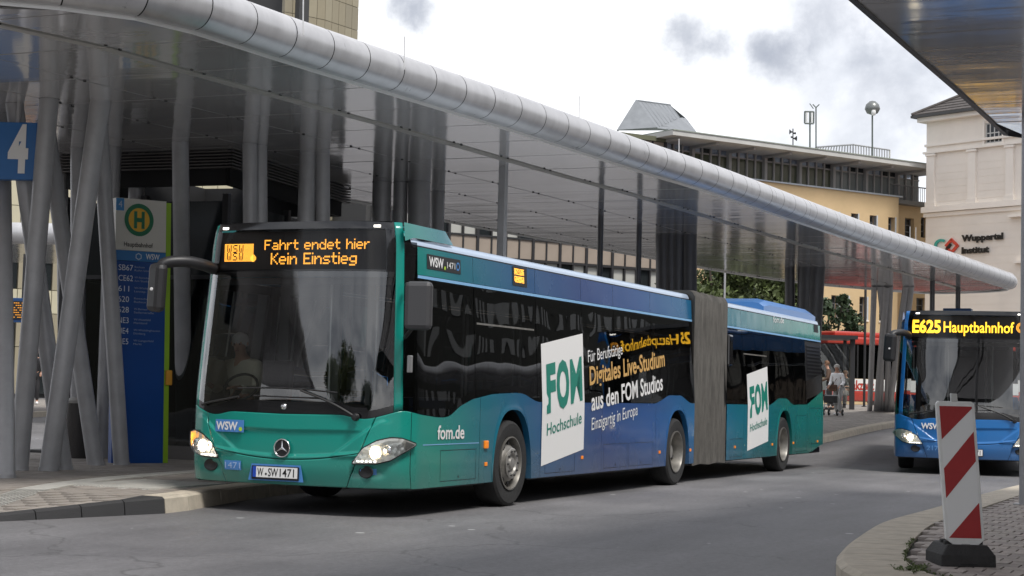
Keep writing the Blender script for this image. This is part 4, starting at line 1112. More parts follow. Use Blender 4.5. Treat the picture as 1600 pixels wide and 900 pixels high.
    for s_ in ('l', 'r'):
        q = b(g('hip_'+s_), .098*h, p0); q = b(g('kn_'+s_), .072*h, q); b(g('kn_'+s_).lerp(g('an_'+s_), .93), .055*h, q)
    skinmesh('trousers', js2, es2, cl['trousers'], root)
    for s_ in ('l', 'r'):
        an, to = g('an_'+s_), g('toe_'+s_); d = (to-an); d.z = 0; d.normalize()
        sm = MB(); c = an.lerp(to, .55); c.z = min(an.z, to.z)+.015
        sm.tube([c-d*.10+Vector((0, 0, .0)), c-d*.03+Vector((0, 0, .012)), c+d*.06, c+d*.14-Vector((0, 0, .008))], [.034, .045, .042, .022], 8); sm.build('shoe', cl['shoes'], root, smooth=True)
    return body
BEIGE = mat('beige_jacket', (.62, .58, .46), .8, bump=.3, bscale=40)
DARKC = mat('dark_clothing', (.015, .015, .018), .8, bump=.3, bscale=40)
GREYH = mat('grey_hair', (.5, .48, .45), .7, bump=.6, bscale=120); DARKH = mat('dark_hair', (.03, .02, .015), .6, bump=.5, bscale=120); BRH = mat('brown_hair', (.16, .08, .04), .6, bump=.5, bscale=120)
def seated():
    return dict(pelvis=(0, 0, .0), waist=(.02, 0, .2), chest=(.0, 0, .42), neck=(-.03, 0, .56), head=(-.09, 0, .68), face=(-1, -.15, -.3),
        sh_l=(-.01, -.19, .46), el_l=(-.12, -.24, .2), wr_l=(-.36, -.17, .22), sh_r=(-.01, .19, .46), el_r=(-.12, .24, .2), wr_r=(-.36, .17, .24),
        hip_l=(-.08, -.1, -.02), kn_l=(-.46, -.13, .04), an_l=(-.42, -.13, -.38), toe_l=(-.56, -.14, -.42), hip_r=(-.08, .1, -.02), kn_r=(-.46, .13, .04), an_r=(-.42, .13, -.38), toe_r=(-.56, .14, -.42))
dr = thing('person', (.80, 1.0, 1.02), 'person in a beige jacket seated behind the windscreen of the articulated bus', 'person')
person(dr, seated(), dict(shirt=BEIGE, trousers=DARKC, shoes=DARKC), GREYH, 1.0)
mb = MB(); mb.box((1.0, .92, .86), (.46, .5, .1)); mb.box((1.24, .92, 1.2), (.09, .5, .70), rot=Matrix.Rotation(R(8), 3, 'Y')); mb.box((1.05, .92, .62), (.4, .4, .4)); mb.build('driver_seat', DARKC, bus, bevel=.03)
mb = MB(); cx, cz = .52, 1.25
ring = [(cx+.16*math.sin(a)*.5, .85+.2*math.cos(a), cz+.16*math.sin(a)*.85) for a in [2*math.pi*k/24 for k in range(25)]]
mb.tube(ring, .014, 6, caps=False); mb.tube([(cx, .85, cz), (cx-.18, .85, 1.08)], .03, 8); mb.tube([(cx, .66, cz), (cx, 1.04, cz)], .012, 6); mb.build('steering_wheel', MBLACK, bus)
# partition panels seen through the windscreen
mb = MB(); mb.box((1.75, .42, 1.6), (.05, .1, 2.1)); mb.box((1.75, 1.08, 1.5), (.05, .12, 2.1)); mb.box((1.75, .75, 2.35), (.05, .7, .15)); mb.box((1.75, -.0, 1.6), (.04, .06, 2.1)); mb.build('partition', mat('partition_grey', (.16, .16, .155), .5), bus)
# ---------------- the blue bus
p2 = at(1512, 640, 30.2); B2 = (p2.x, p2.y)
bus2 = thing('city_bus', (0, 0, 0), 'bright blue bus coming head-on with a yellow lit destination display', 'bus')
CFG2 = dict(root=bus2, paint=P_BLUE, art=False, len=12.0, xf=11.99, xr=13, wheels=[2.78, 8.6], main=False, dark=SGLASS, seams=[1.9, 3.6, 5.6, 7.7, 9.8],
    glaz=[(.40, 1.78), (1.78, 3.49), (3.49, 4.96), (4.96, 6.12), (6.12, 7.61), (7.61, 9.5), (9.5, 11.2)], tilt=[], upper=[(.40, 11.7, [1.78, 3.49, 4.96, 6.12, 7.61, 9.5])],
    boxes=[], poles=[(1.5, .35), (1.5, -.45), (3.2, .4), (5, -.4)], seats=[(3.2, -.8), (4.1, -.8), (4.9, -.8), (1.4, -.7)], markers=[2.07, 4.9, 7.9], plate_y=.0, plate=('W', 'SW', '2171'))
S2, U2, Y2, band2, board2, dx2 = build_bus(CFG2)
mb = MB()
fm_ = lambda y0, z0: (lambda tx, ty, tz: (dx2+.012, y0-tx, z0+ty))
textmb(mb, 'E625', fm_(.98, 2.545), .50, .215, .035); textmb(mb, 'Hauptbahnhof', fm_(.43, 2.555), 1.22, .19, .012)
mb.build('led_text', mat('yellow_led', (.3, .15, .01), .4, emit=(1, .53, .03), estr=1.5), board2)
mb = MB()
for k in range(3): mb.lathe([(.05+.018*k, 0), (.058+.018*k, 0)], 20, 0, (dx2+.012, -.92, 2.65), 'x')
mb.build('led_logo', LED, board2)
mb = MB(); textmb(mb, 'WSW', lambda tx, ty, tz: S2.pt(Y2(.80-tx), .81+ty, 1, .022), .34, .10, .03); mb.build('front_text', WHITE, bus2)
mb = MB(); textmb(mb, '217', lambda tx, ty, tz: S2.pt(Y2(.70-tx), .43+ty, 1, .02), .2, .08, .01); mb.build('front_text', mat('pale_blue_print', (.12, .3, .62), .4), bus2)
bus2.location = (p2.x, p2.y, 0); bus2.rotation_euler = (0, 0, R(9.0))
mb = MB(); mb.box((.27, .15, 2.33), (.05, .10, .09)); mb.box((.255, .15, 2.30), (.02, .06, .03)); mb.build('screen_camera', MBLACK, bus2)
# ================================================================== CANOPY
CZ = 4.7
def ceil_mat():
    m = bpy.data.materials.new('polished_ceiling_metal'); m.use_nodes = True; N, L = nt(m); b = m.node_tree.nodes['Principled BSDF']
    b.inputs['Base Color'].default_value = (.86, .85, .845, 1); b.inputs['Metallic'].default_value = .60
    tc = N('TexCoord'); n = N('TexNoise', i_Scale=.8, i_Detail=4, i_Roughness=.6); L(tc.outputs['Object'], n.inputs['Vector'])
    r = N('MapRange'); L(n.outputs[0], r.inputs['Value']); r.inputs['To Min'].default_value = .06; r.inputs['To Max'].default_value = .15; L(r.outputs[0], b.inputs['Roughness'])
    mp = N('Mapping'); mp.inputs['Scale'].default_value = (1.9, .35, 1); L(tc.outputs['Object'], mp.inputs[0])
    n2 = N('TexNoise', i_Scale=1.0, i_Detail=3); L(mp.outputs[0], n2.inputs['Vector']); bp = N('Bump', i_Strength=.13, i_Distance=.05); L(n2.outputs[0], bp.inputs['Height'])
    L(bp.outputs[0], b.inputs['Normal'])
    return m
CEIL = ceil_mat()
TUBE = mat('canopy_edge_metal', (.50, .50, .51), .34, .35, var=.13, vscale=2.2, stretch=(1.5, 1.5, .4), rvar=.08, bump=.03, bscale=5)
STRIPL = mat('light_channel_metal', (.5, .49, .46), .45, .3, var=.1, vscale=5)
GAP = mat('dark_gap', (.01, .01, .011), .8)
OUT = [(-3.3, 6.5), (-3.42, 5.4), (-3.38, 4.3), (-3.2, 3.1), (-2.9, 2.2), (-2.56, 1.6), (-2.11, 1.11), (-1.7, .82), (-1.29, .66), (-.54, .59), (.13, .55), (.96, .49), (1.64, .43), (3.03, .29), (4.4, .16), (5.03, .09), (7.54, -.08), (9.82, -.25), (12.16, -.47), (14.03, -.59), (16.6, -.73), (19.9, -.91), (22.69, -1.09), (26.64, -1.42), (31.03, -1.77), (35.4, -2.1), (37.1, -2.2), (37.9, -1.9), (38.5, -1.2), (38.95, -.3), (39.05, .4), (38.5, .95), (37.2, 1.7), (35.2, 2.85), (32.4, 3.8), (28.5, 4.5), (25.5, 4.8), (17, 6.0), (13.2, 6.1), (8, 7.4), (2, 8.9), (-1.8, 8.6), (-3.3, 6.5)]
def build_canopy(out, cz, label, rows, dx, lx0, lx1, skew=0.0, segs=True, panel_limit=999, group='bus station canopies'):
    root = thing('canopy', (out[len(out)//2][0], out[len(out)//2][1], cz), label, 'canopy', group)
    loc = root.location.copy()
    fine = catmull([(p[0], p[1]) for p in out], 6)
    sh = MB(); n = len(fine)-1
    sh.prism([(p.x-loc.x, p.y-loc.y) for p in fine[:-1]], .03, .42); r_ = sh.build('roof_slab', GAP, root)
    # outline lookup
    xs = [p.x for p in fine]
    def yr(x):
        ys = []
        for a, b in zip(fine[:-1], fine[1:]):
            if (a.x-x)*(b.x-x) <= 0 and a.x != b.x: ys.append(a.y+(b.y-a.y)*(x-a.x)/(b.x-a.x))
        return (min(ys), max(ys)) if len(ys) > 1 else None
    x = lx0; cnt = 0; rg = random.Random(5); cl = MB()
    while x < lx1-.05:
        x2 = min(x+dx, lx1)
        for (t0, t1, kind) in rows:
            def edge(xx, t):
                e = yr(xx)
                if e is None: return None
                lo, hi = e; yy = min(lo+t, hi-.02); return Vector((xx+skew*(yy-lo), yy))
            g = .013
            q = [edge(x+g, t0+g), edge(x2-g, t0+g), edge(x2-g, t1-g), edge(x+g, t1-g)]
            if any(v is None for v in q): continue
            q = [v for v in q]
            for v in q:   # keep skewed corners inside
                e = yr(v.x)
                if e: v.y = max(e[0]+.0, min(e[1]-.01, v.y))
                else: v.x = min(max(xs)-.1, max(min(xs)+.1, v.x))
            if abs(q[0].y-q[3].y) < .08 and abs(q[1].y-q[2].y) < .08: continue
            mb = MB(); tz = [rg.uniform(-.0035, .0035) for _ in range(4)]
            z0 = -.012 if kind == 'strip' else 0
            vs = [(v.x-loc.x, v.y-loc.y, z0+a) for v, a in zip(q, tz)]
            mb.add(vs+[(v[0], v[1], .022) for v in vs], [(0, 3, 2, 1), (0, 1, 5, 4), (1, 2, 6, 5), (2, 3, 7, 6), (3, 0, 4, 7)])
            mb.build('light_channel' if kind == 'strip' else 'ceiling_panel', STRIPL if kind == 'strip' else CEIL, root); cnt += 1
            if kind != 'strip':
                for u_ in (-.12, .12):
                    c = q[3]; cl.box((c.x-loc.x+u_, c.y-loc.y, -.004), (.035, .022, .014))
        x = x2
    if cl.v: tag(cl.build('ceiling_clips', GAP, root), kind='stuff')
    # edge tube in segments + drip strip
    ev = even(fine, dx/2 if segs else dx)
    rt = .228; N_ = 20
    for i in range(len(ev)-1):
        a, b = ev[i], ev[i+1]
        t = [(ev[min(k+1, len(ev)-1)]-ev[max(k-1, 0)]).normalized() for k in (i, i+1)]
        mb = MB(); vs = []
        for k, (p, tt) in enumerate(((a, t[0]), (b, t[1]))):
            nn = Vector((tt.y, -tt.x)); g = .007*(1 if k == 0 else -1)
            for s_ in range(N_+1):
                an = -math.pi/2-.25 + (math.pi*1.35)*s_/N_
                r = rt; c = p+tt*g+nn*(.07+r*math.cos(an)); vs.append((c.x-loc.x, c.y-loc.y, rt+.0+r*math.sin(an)))
        mb.add(vs, [(k, k+1, N_+1+k+1, N_+1+k) for k in range(N_)])
        mb.build('edge_segment', TUBE, root, smooth=True)
    core = MB(); cv = []
    for i, p in enumerate(ev):
        tt = (ev[min(i+1, len(ev)-1)]-ev[max(i-1, 0)]).normalized(); nn = Vector((tt.y, -tt.x))
        for s_ in range(13):
            an = 2*math.pi*s_/12; c = p+nn*(.07+(rt-.012)*math.cos(an)); cv.append((c.x-loc.x, c.y-loc.y, rt+(rt-.012)*math.sin(an)))
    core.add(cv, [(i*13+k, i*13+k+1, (i+1)*13+k+1, (i+1)*13+k) for i in range(len(ev)-1) for k in range(12)]); core.build('edge_core', GAP, root)
    dv = []; dr_ = MB()
    for i, p in enumerate(ev):
        tt = (ev[min(i+1, len(ev)-1)]-ev[max(i-1, 0)]).normalized(); nn = Vector((tt.y, -tt.x))
        for (o_, z_) in ((-.005, -.004), (.036, -.036), (.040, .012)): c = p+nn*o_; dv.append((c.x-loc.x, c.y-loc.y, z_))
    dr_.add(dv, [(i*3+k, (i+1)*3+k, (i+1)*3+k+1, i*3+k+1) for i in range(len(ev)-1) for k in range(2)]); dr_.build('drip_edge', mat('drip_edge_white', (.82, .82, .8), .4), root)
    return root, loc
ROWS = [(0, 1.28, 'p'), (1.29, 1.47, 'strip'), (1.48, 2.9, 'p'), (2.9, 4.3, 'p'), (4.3, 5.7, 'p'), (5.7, 9.5, 'p')]
can, cloc = build_canopy(OUT, CZ, 'long station canopy with mirror-polished ceiling and rounded silver edge above the articulated bus', ROWS, 1.4, -3.35, 38.75, skew=.0)
for (px, y0, y1) in ((474, -10, 37), (632, 57, 92), (905, 150, 192), (1061, 217, 247), (1422, 354, 380), (1431, 355, 384)):
    q = onz(px, y1+10, CZ+.25); D_ = (q-CAMP).dot(_fw); p0 = at(px, y1+3, D_); p1 = at(px, y0, D_)
    mb = MB(); mb.tube([p0-cloc-Vector((0, 0, .1)), p1-cloc], .008, 6); mb.build('lightning_rod', mat('rod_metal', (.7, .7, .7), .4, .3), can)
# right canopy overhead
RC = [(-24, -5.4), (-8, -5.55), (-.34, -5.78), (4, -5.95), (7.35, -6.02), (7.75, -6.25), (7.9, -6.6), (7.6, -12), (7.0, -16), (-24, -16), (-24.01, -10)]
def right_canopy():
    root = thing('canopy', (0, -8, CZ), 'dark polished canopy underside cut off at the upper right corner', 'canopy', None)
    fine = [Vector(p) for p in RC]; sh = MB(); sh.prism([(p.x, p.y+8) for p in fine], .04, .12); sh.build('roof_slab', GAP, root)
    rg = random.Random(8)
    rows = [(-5.55, -7.15), (-7.15, -7.65), (-7.65, -9.4), (-9.4, -11.2), (-11.2, -13.6), (-13.6, -16)]
    x = -16.0
    while x < 7.8:
        x2 = min(x+1.32, 7.86)
        for k, (ya, yb) in enumerate(rows):
            f = lambda xx: float(np.interp(xx, [-24, -8, -.34, 4, 7.45, 7.82, 7.9], [-5.4, -5.56, -5.76, -5.92, -6.02, -6.28, -6.7]))+.02
            y0a, y0b = (f(x), f(x2)) if k == 0 else (ya-.02*(x+16)*0, ya)
            sk = .0
            q = [(x+.008, y0a-.02), (x2-.008, y0b-.02), (x2-.008, yb+.006), (x+.008, yb+.006)]; tz = [rg.uniform(-.003, .003) for _ in q]
            z0 = .03 if k == 1 else 0
            mb = MB(); vs = [(p[0], p[1]+8, z0+t) for p, t in zip(q, tz)]; mb.add(vs+[(v[0], v[1], .05) for v in vs], [(0, 1, 2, 3), (0, 4, 5, 1), (1, 5, 6, 2), (2, 6, 7, 3), (3, 7, 4, 0)])
            mb.build('ceiling_panel', CEIL, root)
        x = x2
    fm_ = MB(); dv = []
    for p in [(-24, -5.4), (-8, -5.56), (-.34, -5.76), (4, -5.92), (7.45, -6.02), (7.82, -6.28), (7.9, -6.7), (7.6, -12), (7.0, -16)]:
        dv += [(p[0], p[1]+8, -.015), (p[0], p[1]+8.0, .06), (p[0], p[1]+8.06, .075), (p[0], p[1]+8.06, -.01)]
    fm_.add(dv, [(i*4+k, (i+1)*4+k, (i+1)*4+(k+1) % 4, i*4+(k+1) % 4) for i in range(8) for k in range(4)]); fm_.build('edge_fascia', mat('dark_fascia', (.03, .03, .033), .45), root)
    for yb in (-7.15, -7.65):
        jm = MB(); jm.box((-4.2, yb+8, -.004), (24, .05, .03)); jm.build('channel_frame', GAP, root)
    return root
right_canopy()
# further canopies: one seen left behind the columns, one across the lanes, one added unseen behind the camera
c0, c1 = onz(-80, 381, CZ), onz(330, 390, CZ)
dv_ = Vector((c1.x-c0.x, c1.y-c0.y)); dn = dv_.normalized(); nn_ = Vector((-dn.y, dn.x))
if nn_.dot(Vector((FH.x, FH.y))) < 0: nn_ = -nn_
A_, B_ = Vector((c0.x, c0.y))-dn*10, Vector((c1.x, c1.y))+dn*2
def slabcanopy(A, B, nn, depth, label):
    L_ = (B-A).length; d = (B-A).normalized(); c = (A+B)/2; ang = math.atan2(d.y, d.x)
    root = thing('canopy', (c.x, c.y, CZ+H(c.x, c.y)*.5), label, 'canopy', 'bus station canopies', ang)
    s = 1 if Vector((-d.y, d.x)).dot(nn) > 0 else -1
    mb = MB(); n = int(L_/1.4)
    for i in range(n):
        for k in range(3):
            mb = MB(); mb.box((-L_/2+(i+.5)*L_/n, s*(depth/3)*(k+.5), .02), (L_/n-.012, depth/3-.012, .03)); mb.build('ceiling_panel', CEIL, root)
    mb = MB(); mb.box((0, s*depth/2, .2), (L_, depth, .3)); mb.build('roof_slab', GREYW, root)
    for i in range(n):
        mb = MB(); mb.tube([(-L_/2+i*L_/n+.007, -s*.1, .27), (-L_/2+(i+1)*L_/n-.007, -s*.1, .27)], .27, 20); mb.build('edge_segment', TUBE, root, smooth=40)
    return root
slabcanopy(A_, B_, nn_, 7, 'far silver-edged canopy seen between the leaning columns at the left')
slabcanopy(Vector((34, -27.5)), Vector((86, -30)), Vector((0, -1)), 7, 'silver-edged canopy across the lanes mirrored in the bus windows')
slabcanopy(Vector((-60, 28)), Vector((-8, 6.2)), Vector((.4, .9)), 9, 'dark canopy added unseen behind the camera, mirrored in the left half of the windscreen')  # unseen canopy, added to darken what the windscreen mirrors on its left
# ---- columns
def colpx(bx, by, tx, dtop=0, zt=None):
    B = onz(bx, by, KZ); D_ = (B-CAMP).dot(_fw)+dtop
    lo, hi = -400, 600
    for _ in range(40):
        mid = (lo+hi)/2
        if at(tx, mid, D_).z > CZ: lo = mid
        else: hi = mid
    T = at(tx, lo, D_); return (B.x, B.y), (T.x, T.y)
COLS = [
 (*colpx(8, 747, 2, 3.0), .115, 'vertical grey column at the left edge, below the blue number box'),
 (*colpx(29, 735, 77), .115, 'grey column leaning right that crosses in front of the number box edge'),
 (*colpx(76, 736, 157), .12, 'foremost slanted grey column, crossing the others in an X'),
 (*colpx(100, 734, 22), .11, 'grey column leaning left whose foot is just right of the foremost column'),
 (*colpx(150, 727, 71), .11, 'grey column leaning left in front of the dark litter bin'),
 (*colpx(160, 715, 178), .11, 'grey column in shade left of the blue stop pillar'),
 (*colpx(190, 727, 156), .105, 'grey column with its foot in front of the blue stop pillar'),
 ((6.75, 5.78), (5.42, 5.14), .12, 'grey column between the stop pillar and the bus mirror'),
 (*colpx(213, 713, 213), .12, 'grey column standing right behind the yellow H sign'),
 (*colpx(122, 713, 122), .11, 'dim grey column at the back, above the litter bin'),
 (*colpx(101, 708, 97), .09, 'dim narrow column at the back left of the bin'),
 ((6.15, 4.22), (5.8, 4.22), .105, 'left one of two close columns above the front of the bus roof'),
 ((6.25, 4.12), (6.0, 4.18), .105, 'right one of two close columns above the front of the bus roof'),
 ((6.9, 3.9), (6.86, 3.88), .13, 'left one of two columns at the dark pavilion corner'),
 ((7.2, 3.65), (6.93, 3.68), .105, 'right one of two columns at the dark pavilion corner'),
 ((10.25, 4.42), (10.19, 4.42), .16, 'leftmost of the dark column cluster behind the teal roof cap'),
 ((10.4, 4.1), (10.26, 4.11), .12, 'slim second column of the dark cluster behind the roof cap'),
 ((10.2, 3.6), (10.33, 3.80), .19, 'stoutest column of the dark cluster behind the roof cap'),
 ((11.3, 3.9), (11.61, 4.08), .12, 'right leaning column of the dark cluster behind the roof cap')]
cgroup = 'grey steel canopy columns'
def column(b, t, r, label, zt=CZ, zb=None, name='column', m=COLM):
    zb = H(*b)+KZ if zb is None else zb
    root = thing(name, (b[0], b[1], zb), label, 'column', cgroup)
    mb = MB(); B = Vector((0, 0, -.02)); T = Vector((t[0]-b[0], t[1]-b[1], zt-zb+.03)); mb.tube([B, B.lerp(T, .5), T], r, 20); mb.build('shaft', m, root, smooth=40)
    mb = MB(); mb.lathe([(r+.006, 0), (r+.004, .05)], 20, 0, (0, 0, -.005)); mb.build('base_ring', m, root, smooth=True)
    mb = MB(); c = B.lerp(T, .993); mb.lathe([(r+.012, 0), (r+.012, .03)], 18, 0, (T.x, T.y, T.z-.03)); mb.add([(T.x+(r+.012)*math.cos(k*math.pi/9), T.y+(r+.012)*math.sin(k*math.pi/9), T.z-.03) for k in range(18)], [tuple(range(18))]); mb.build('collar', mat('collar_dark', (.09, .09, .095), .5), root)
    return root
for b, t, r, l in COLS: column(b, t, r, l)
def pxcol(px0, y_top, px1, r, label, m=COLM, dbase=0):
    T = onz(px0, y_top, CZ); D_ = (T-CAMP).dot(_fw); q = at(px1, 620, D_+dbase); column((q.x, q.y), (T.x, T.y), r, label, m=m)
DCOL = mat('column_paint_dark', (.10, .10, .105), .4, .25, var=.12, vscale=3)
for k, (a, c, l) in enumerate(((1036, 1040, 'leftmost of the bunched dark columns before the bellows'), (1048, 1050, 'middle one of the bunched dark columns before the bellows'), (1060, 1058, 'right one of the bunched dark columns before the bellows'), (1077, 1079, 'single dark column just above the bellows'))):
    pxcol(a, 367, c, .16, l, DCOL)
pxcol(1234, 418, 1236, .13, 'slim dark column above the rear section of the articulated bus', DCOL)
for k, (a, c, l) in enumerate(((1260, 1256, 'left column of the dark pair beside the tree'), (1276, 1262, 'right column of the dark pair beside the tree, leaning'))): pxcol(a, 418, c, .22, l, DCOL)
# splayed cluster at the far end
for k, (t, b, rr_, l) in enumerate(((1366, 1359, .085, 'leftmost column of the splayed cluster beside the red bus'), (1374, 1396, .08, 'column of the splayed cluster crossing from upper left to lower right'), (1386, 1370, .11, 'stout middle column of the splayed cluster'), (1392, 1384, .07, 'thin column in the middle of the splayed cluster'), (1416, 1389, .10, 'column of the splayed cluster leaning out to the right'), (1424, 1401, .09, 'rightmost column of the splayed cluster half behind the blue bus'), (1379, 1378, .06, 'slimmest upright column of the splayed cluster'))):
    T = onz(t, 447, CZ); q = at(b, 640, 56.5)
    zb = H(q.x, q.y)+KZ; column((q.x, q.y), (T.x, T.y), rr_, l, m=COLM)
# thin posts
def post(name, x, y, zt, r, label, m, zb=None, square=False, cat='post', group=None):
    zb = H(x, y)+KZ if zb is None else zb
    root = thing(name, (x, y, zb), label, cat, group); mb = MB()
    if square: mb.box((0, 0, (zt-zb)/2), (r*2, r*2, zt-zb)); mb.build('shaft', m, root, bevel=.008)
    else: mb.tube([(0, 0, -.02), (0, 0, zt-zb)], r, 14); mb.build('shaft', m, root, smooth=40)
    mb = MB(); mb.box((0, 0, .01), (r*3.4, r*3.4, .02)); mb.build('base_plate', m, root)
    return root
q = onz(787, 260, CZ); post('post', q.x, q.y, CZ, .058, 'slim square grey post rising above the front third of the bus roof', COLM, square=True)
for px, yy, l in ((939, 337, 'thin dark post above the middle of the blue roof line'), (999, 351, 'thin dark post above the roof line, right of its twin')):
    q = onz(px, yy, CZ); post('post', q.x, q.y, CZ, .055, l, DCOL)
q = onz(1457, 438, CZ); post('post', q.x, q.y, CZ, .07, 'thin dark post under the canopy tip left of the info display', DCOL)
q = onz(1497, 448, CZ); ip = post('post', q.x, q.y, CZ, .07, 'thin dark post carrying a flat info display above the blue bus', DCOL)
mb = MB(); mb.box((0, 0, 3.25), (.35, .8, .35)); mb.build('info_display', mat('display_navy', (.02, .06, .16), .4), ip, bevel=.01)
post('post', 5.79, -6.46, CZ+.02, .075, 'round grey canopy post at the right edge in front of the blue bus', COLM, zb=RKZ)
mb = MB(); mb.tube([(0, 0, .3), (0, 0, .34)], .0775, 16)
# ---- number box 4
nb = thing('number_sign', (.35, 3.96, 3.52), 'blue hanging box sign with a big white 4 at the left edge', 'sign')
mb = MB(); q0, q1 = at(-62, 232, 20.9), at(56.5, 232, 20.9)
nb.location = q1
mb = MB(); n4 = Vector((q1.x-q0.x, q1.y-q0.y, 0)).normalized(); w4 = (q1-q0).length; back = Vector((-n4.y, n4.x, 0))
def N4(a, o_, z): return Vector((0, 0, 0))-n4*a+back*o_+Vector((0, 0, z))
mb.add([N4(0, 0, -.39), N4(w4, 0, -.39), N4(w4, 0, .32), N4(0, 0, .32), N4(0, .14, -.39), N4(w4, .14, -.39), N4(w4, .14, .32), N4(0, .14, .32)], [(0, 1, 2, 3), (4, 7, 6, 5), (0, 4, 5, 1), (3, 2, 6, 7), (0, 3, 7, 4), (1, 5, 6, 2)])
mb.build('sign_box', mat('sign_blue', (.02, .14, .40), .35), nb, bevel=.01, fixn=True)
mb = MB(); f4 = -(56.5-13)/2652*20.9
textmb(mb, '4', lambda tx, ty, tz: n4*(f4+tx)+Vector((0, 0, -.28+ty))-back*.012, .25, .54, .045)
mb.build('number_print', WHITE, nb)
mb = MB(); mb.tube([N4(.25, .07, .32), N4(.25, .07, CZ-q1.z)], .03, 8); mb.build('hanger', COLM, nb)
# ---- stop totem
tA, tB = onz(173, 724, KZ), onz(253.5, 724, KZ)
dT = Vector((tB.x-tA.x, tB.y-tA.y, 0)); wT = dT.length; dT.normalize(); nT = Vector((dT.y, -dT.x, 0)); hT = 3.90-KZ
tot = thing('stop_sign_pillar', tA, 'tall blue stop pillar with yellow and green H sign, white head and lime edge', 'sign')
tot.rotation_euler = (0, 0, 0)
tilt = .022
def TP(a, z, o_=0): return dT*(a*(1-.018*z/hT)-.08*z/hT)+Vector((0, 0, z))+nT*o_
D_ = (tA-CAMP).dot(_fw); pxm = FPX/D_
zy = lambda y: (722-y)/pxm*1.0
hT = zy(305)
def tbox(name, a0, a1, z0, z1, o0, o1, m, bev=0, parent=tot):
    mb = MB(); v = [TP(a, z, o_) for o_ in (o0, o1) for (a, z) in ((a0, z0), (a1, z0), (a1, z1), (a0, z1))]
    mb.add(v, [(0, 3, 2, 1), (4, 5, 6, 7), (0, 1, 5, 4), (1, 2, 6, 5), (2, 3, 7, 6), (3, 0, 4, 7)]); return mb.build(name, m, parent, bevel=bev, fixn=True)
TB = mat('totem_blue', (.005, .06, .26), .35, var=.06, vscale=2); TW = mat('totem_white', (.62, .60, .54), .4); TLB = mat('totem_light_blue', (.03, .17, .42), .4)
wf = wT-.0
tbox('pillar_face', 0, wf, 0, zy(404), -.12, .02, TB); tbox('head_panel', 0, wf, zy(387), zy(305), -.12, .022, TW); tbox('band_panel', 0, wf, zy(403.5), zy(387.5), -.12, .024, TLB)
tbox('edge_panel', wf+.004, wf+.075, 0, zy(307), -.12, .015, mat('lime_panel', (.28, .48, .02), .4)); tbox('corner_patch', .0, .115, zy(325), zy(305.5), .0225, .026, mat('patch_blue', (.05, .25, .55), .4))
cH = lambda px, py: ((px-(173+ (722-py)*.0145))/pxm*1.02, zy(py))
a_, z_ = (.335, zy(338))
def disc(r0, r1, o_, m, name):
    mb = MB(); n = 36; v = []
    for r in (r0, r1): v += [TP(a_+r*math.cos(2*math.pi*k/n)*1.06, z_+r*1.13*math.sin(2*math.pi*k/n), o_) for k in range(n)]
    mb.add(v, [(k, (k+1) % n, n+(k+1) % n, n+k) for k in range(n)]); return mb.build(name, m, tot)
SG = mat('sign_green', (.01, .16, .07), .4); SY = mat('sign_yellow', (.75, .42, .03), .4)
disc(0, .155, .027, SY, 'h_sign_disc'); disc(.145, .20, .030, SG, 'h_sign_ring')
def ttext(s, a, z, w, h, m, bold=0, name='print'):
    mb = MB(); textmb(mb, s, lambda tx, ty, tz: TP(a+tx, z+ty, .033), w, h, bold); return mb.build(name, m, tot)
ttext('H', a_-.075, z_-.105, .155, .21, SG, .05, 'h_letter')
ttext('Hauptbahnhof', .12, zy(381), .42, .062, mat('black_print', (.01,)*3, .5), .01); ttext('4', .035, zy(320), .05, .09, mat('pale_print', (.5, .6, .7), .4)); ttext('WSW', .44, zy(399.5), .20, .075, WHITE, .015)
mb = MB(); mb.lathe([(0, 0), (.012, 0)], 10, 0, (0, 0, 0), 'y'); mb.v = [tuple(TP(.665+v[0], zy(399.5)+.012+v[2], .034)) for v in mb.v]; mb.build('print_dot', LIME, tot)
ttext('WEST LEIN', .03, zy(397.5), .13, .035, mat('pale_print', (.5, .6, .7), .4)) if False else None
mb = MB(); 
for r_ in (.035, .05): 
    n = 6; mb.add([TP(.335+r_*math.cos(math.pi/6+2*math.pi*k/n), zy(396)+r_*math.sin(math.pi/6+2*math.pi*k/n), .033) for k in range(n)], [])
mb.f = [(k, (k+1) % 6, 6+(k+1) % 6, 6+k) for k in range(6)]; mb.m = [0]*6; mb.build('hexagon_mark', mat('pale_print', (.5, .6, .7), .4), tot)
PB = mat('route_print', (.7, .74, .8), .4)
rows_ = [('SB67', 'Bochum', 'Ruhr-Universität'), ('CE62', 'W-Ronsdorf', 'Am Stadtbahnhof'), ('611', 'W-Wichlinghausen', 'Lennep. Straße'), ('620', 'Remscheid-Lüttr.', 'Rathaus'), ('628', 'W-Barmen', 'Seilerstraße'), ('NE3', 'W-Hatzfeld', 'Markland'), ('NE4', 'W-Wichlinghausen', 'Dönberg'), ('NE5', 'W-Langerfeld', 'Markt')]
for i, (a, b, c) in enumerate(rows_):
    z = zy(419+16.6*i); ttext(a, .05, z, .052*len(a), .078, PB, .0)
    mb = MB(); textmb(mb, b, lambda tx, ty, tz: TP(.28+tx, z+.042+ty, .033), .024*len(b), .026); textmb(mb, c, lambda tx, ty, tz: TP(.28+tx, z-.005+ty, .033), .024*len(c), .026); mb.build('print', mat('fine_print', (.35, .42, .55), .4), tot)
tbox('call_button', wf+.02, wf+.11, zy(598), zy(574), -.02, .06, mat('orange_box', (.65, .30, .02), .5), .012)
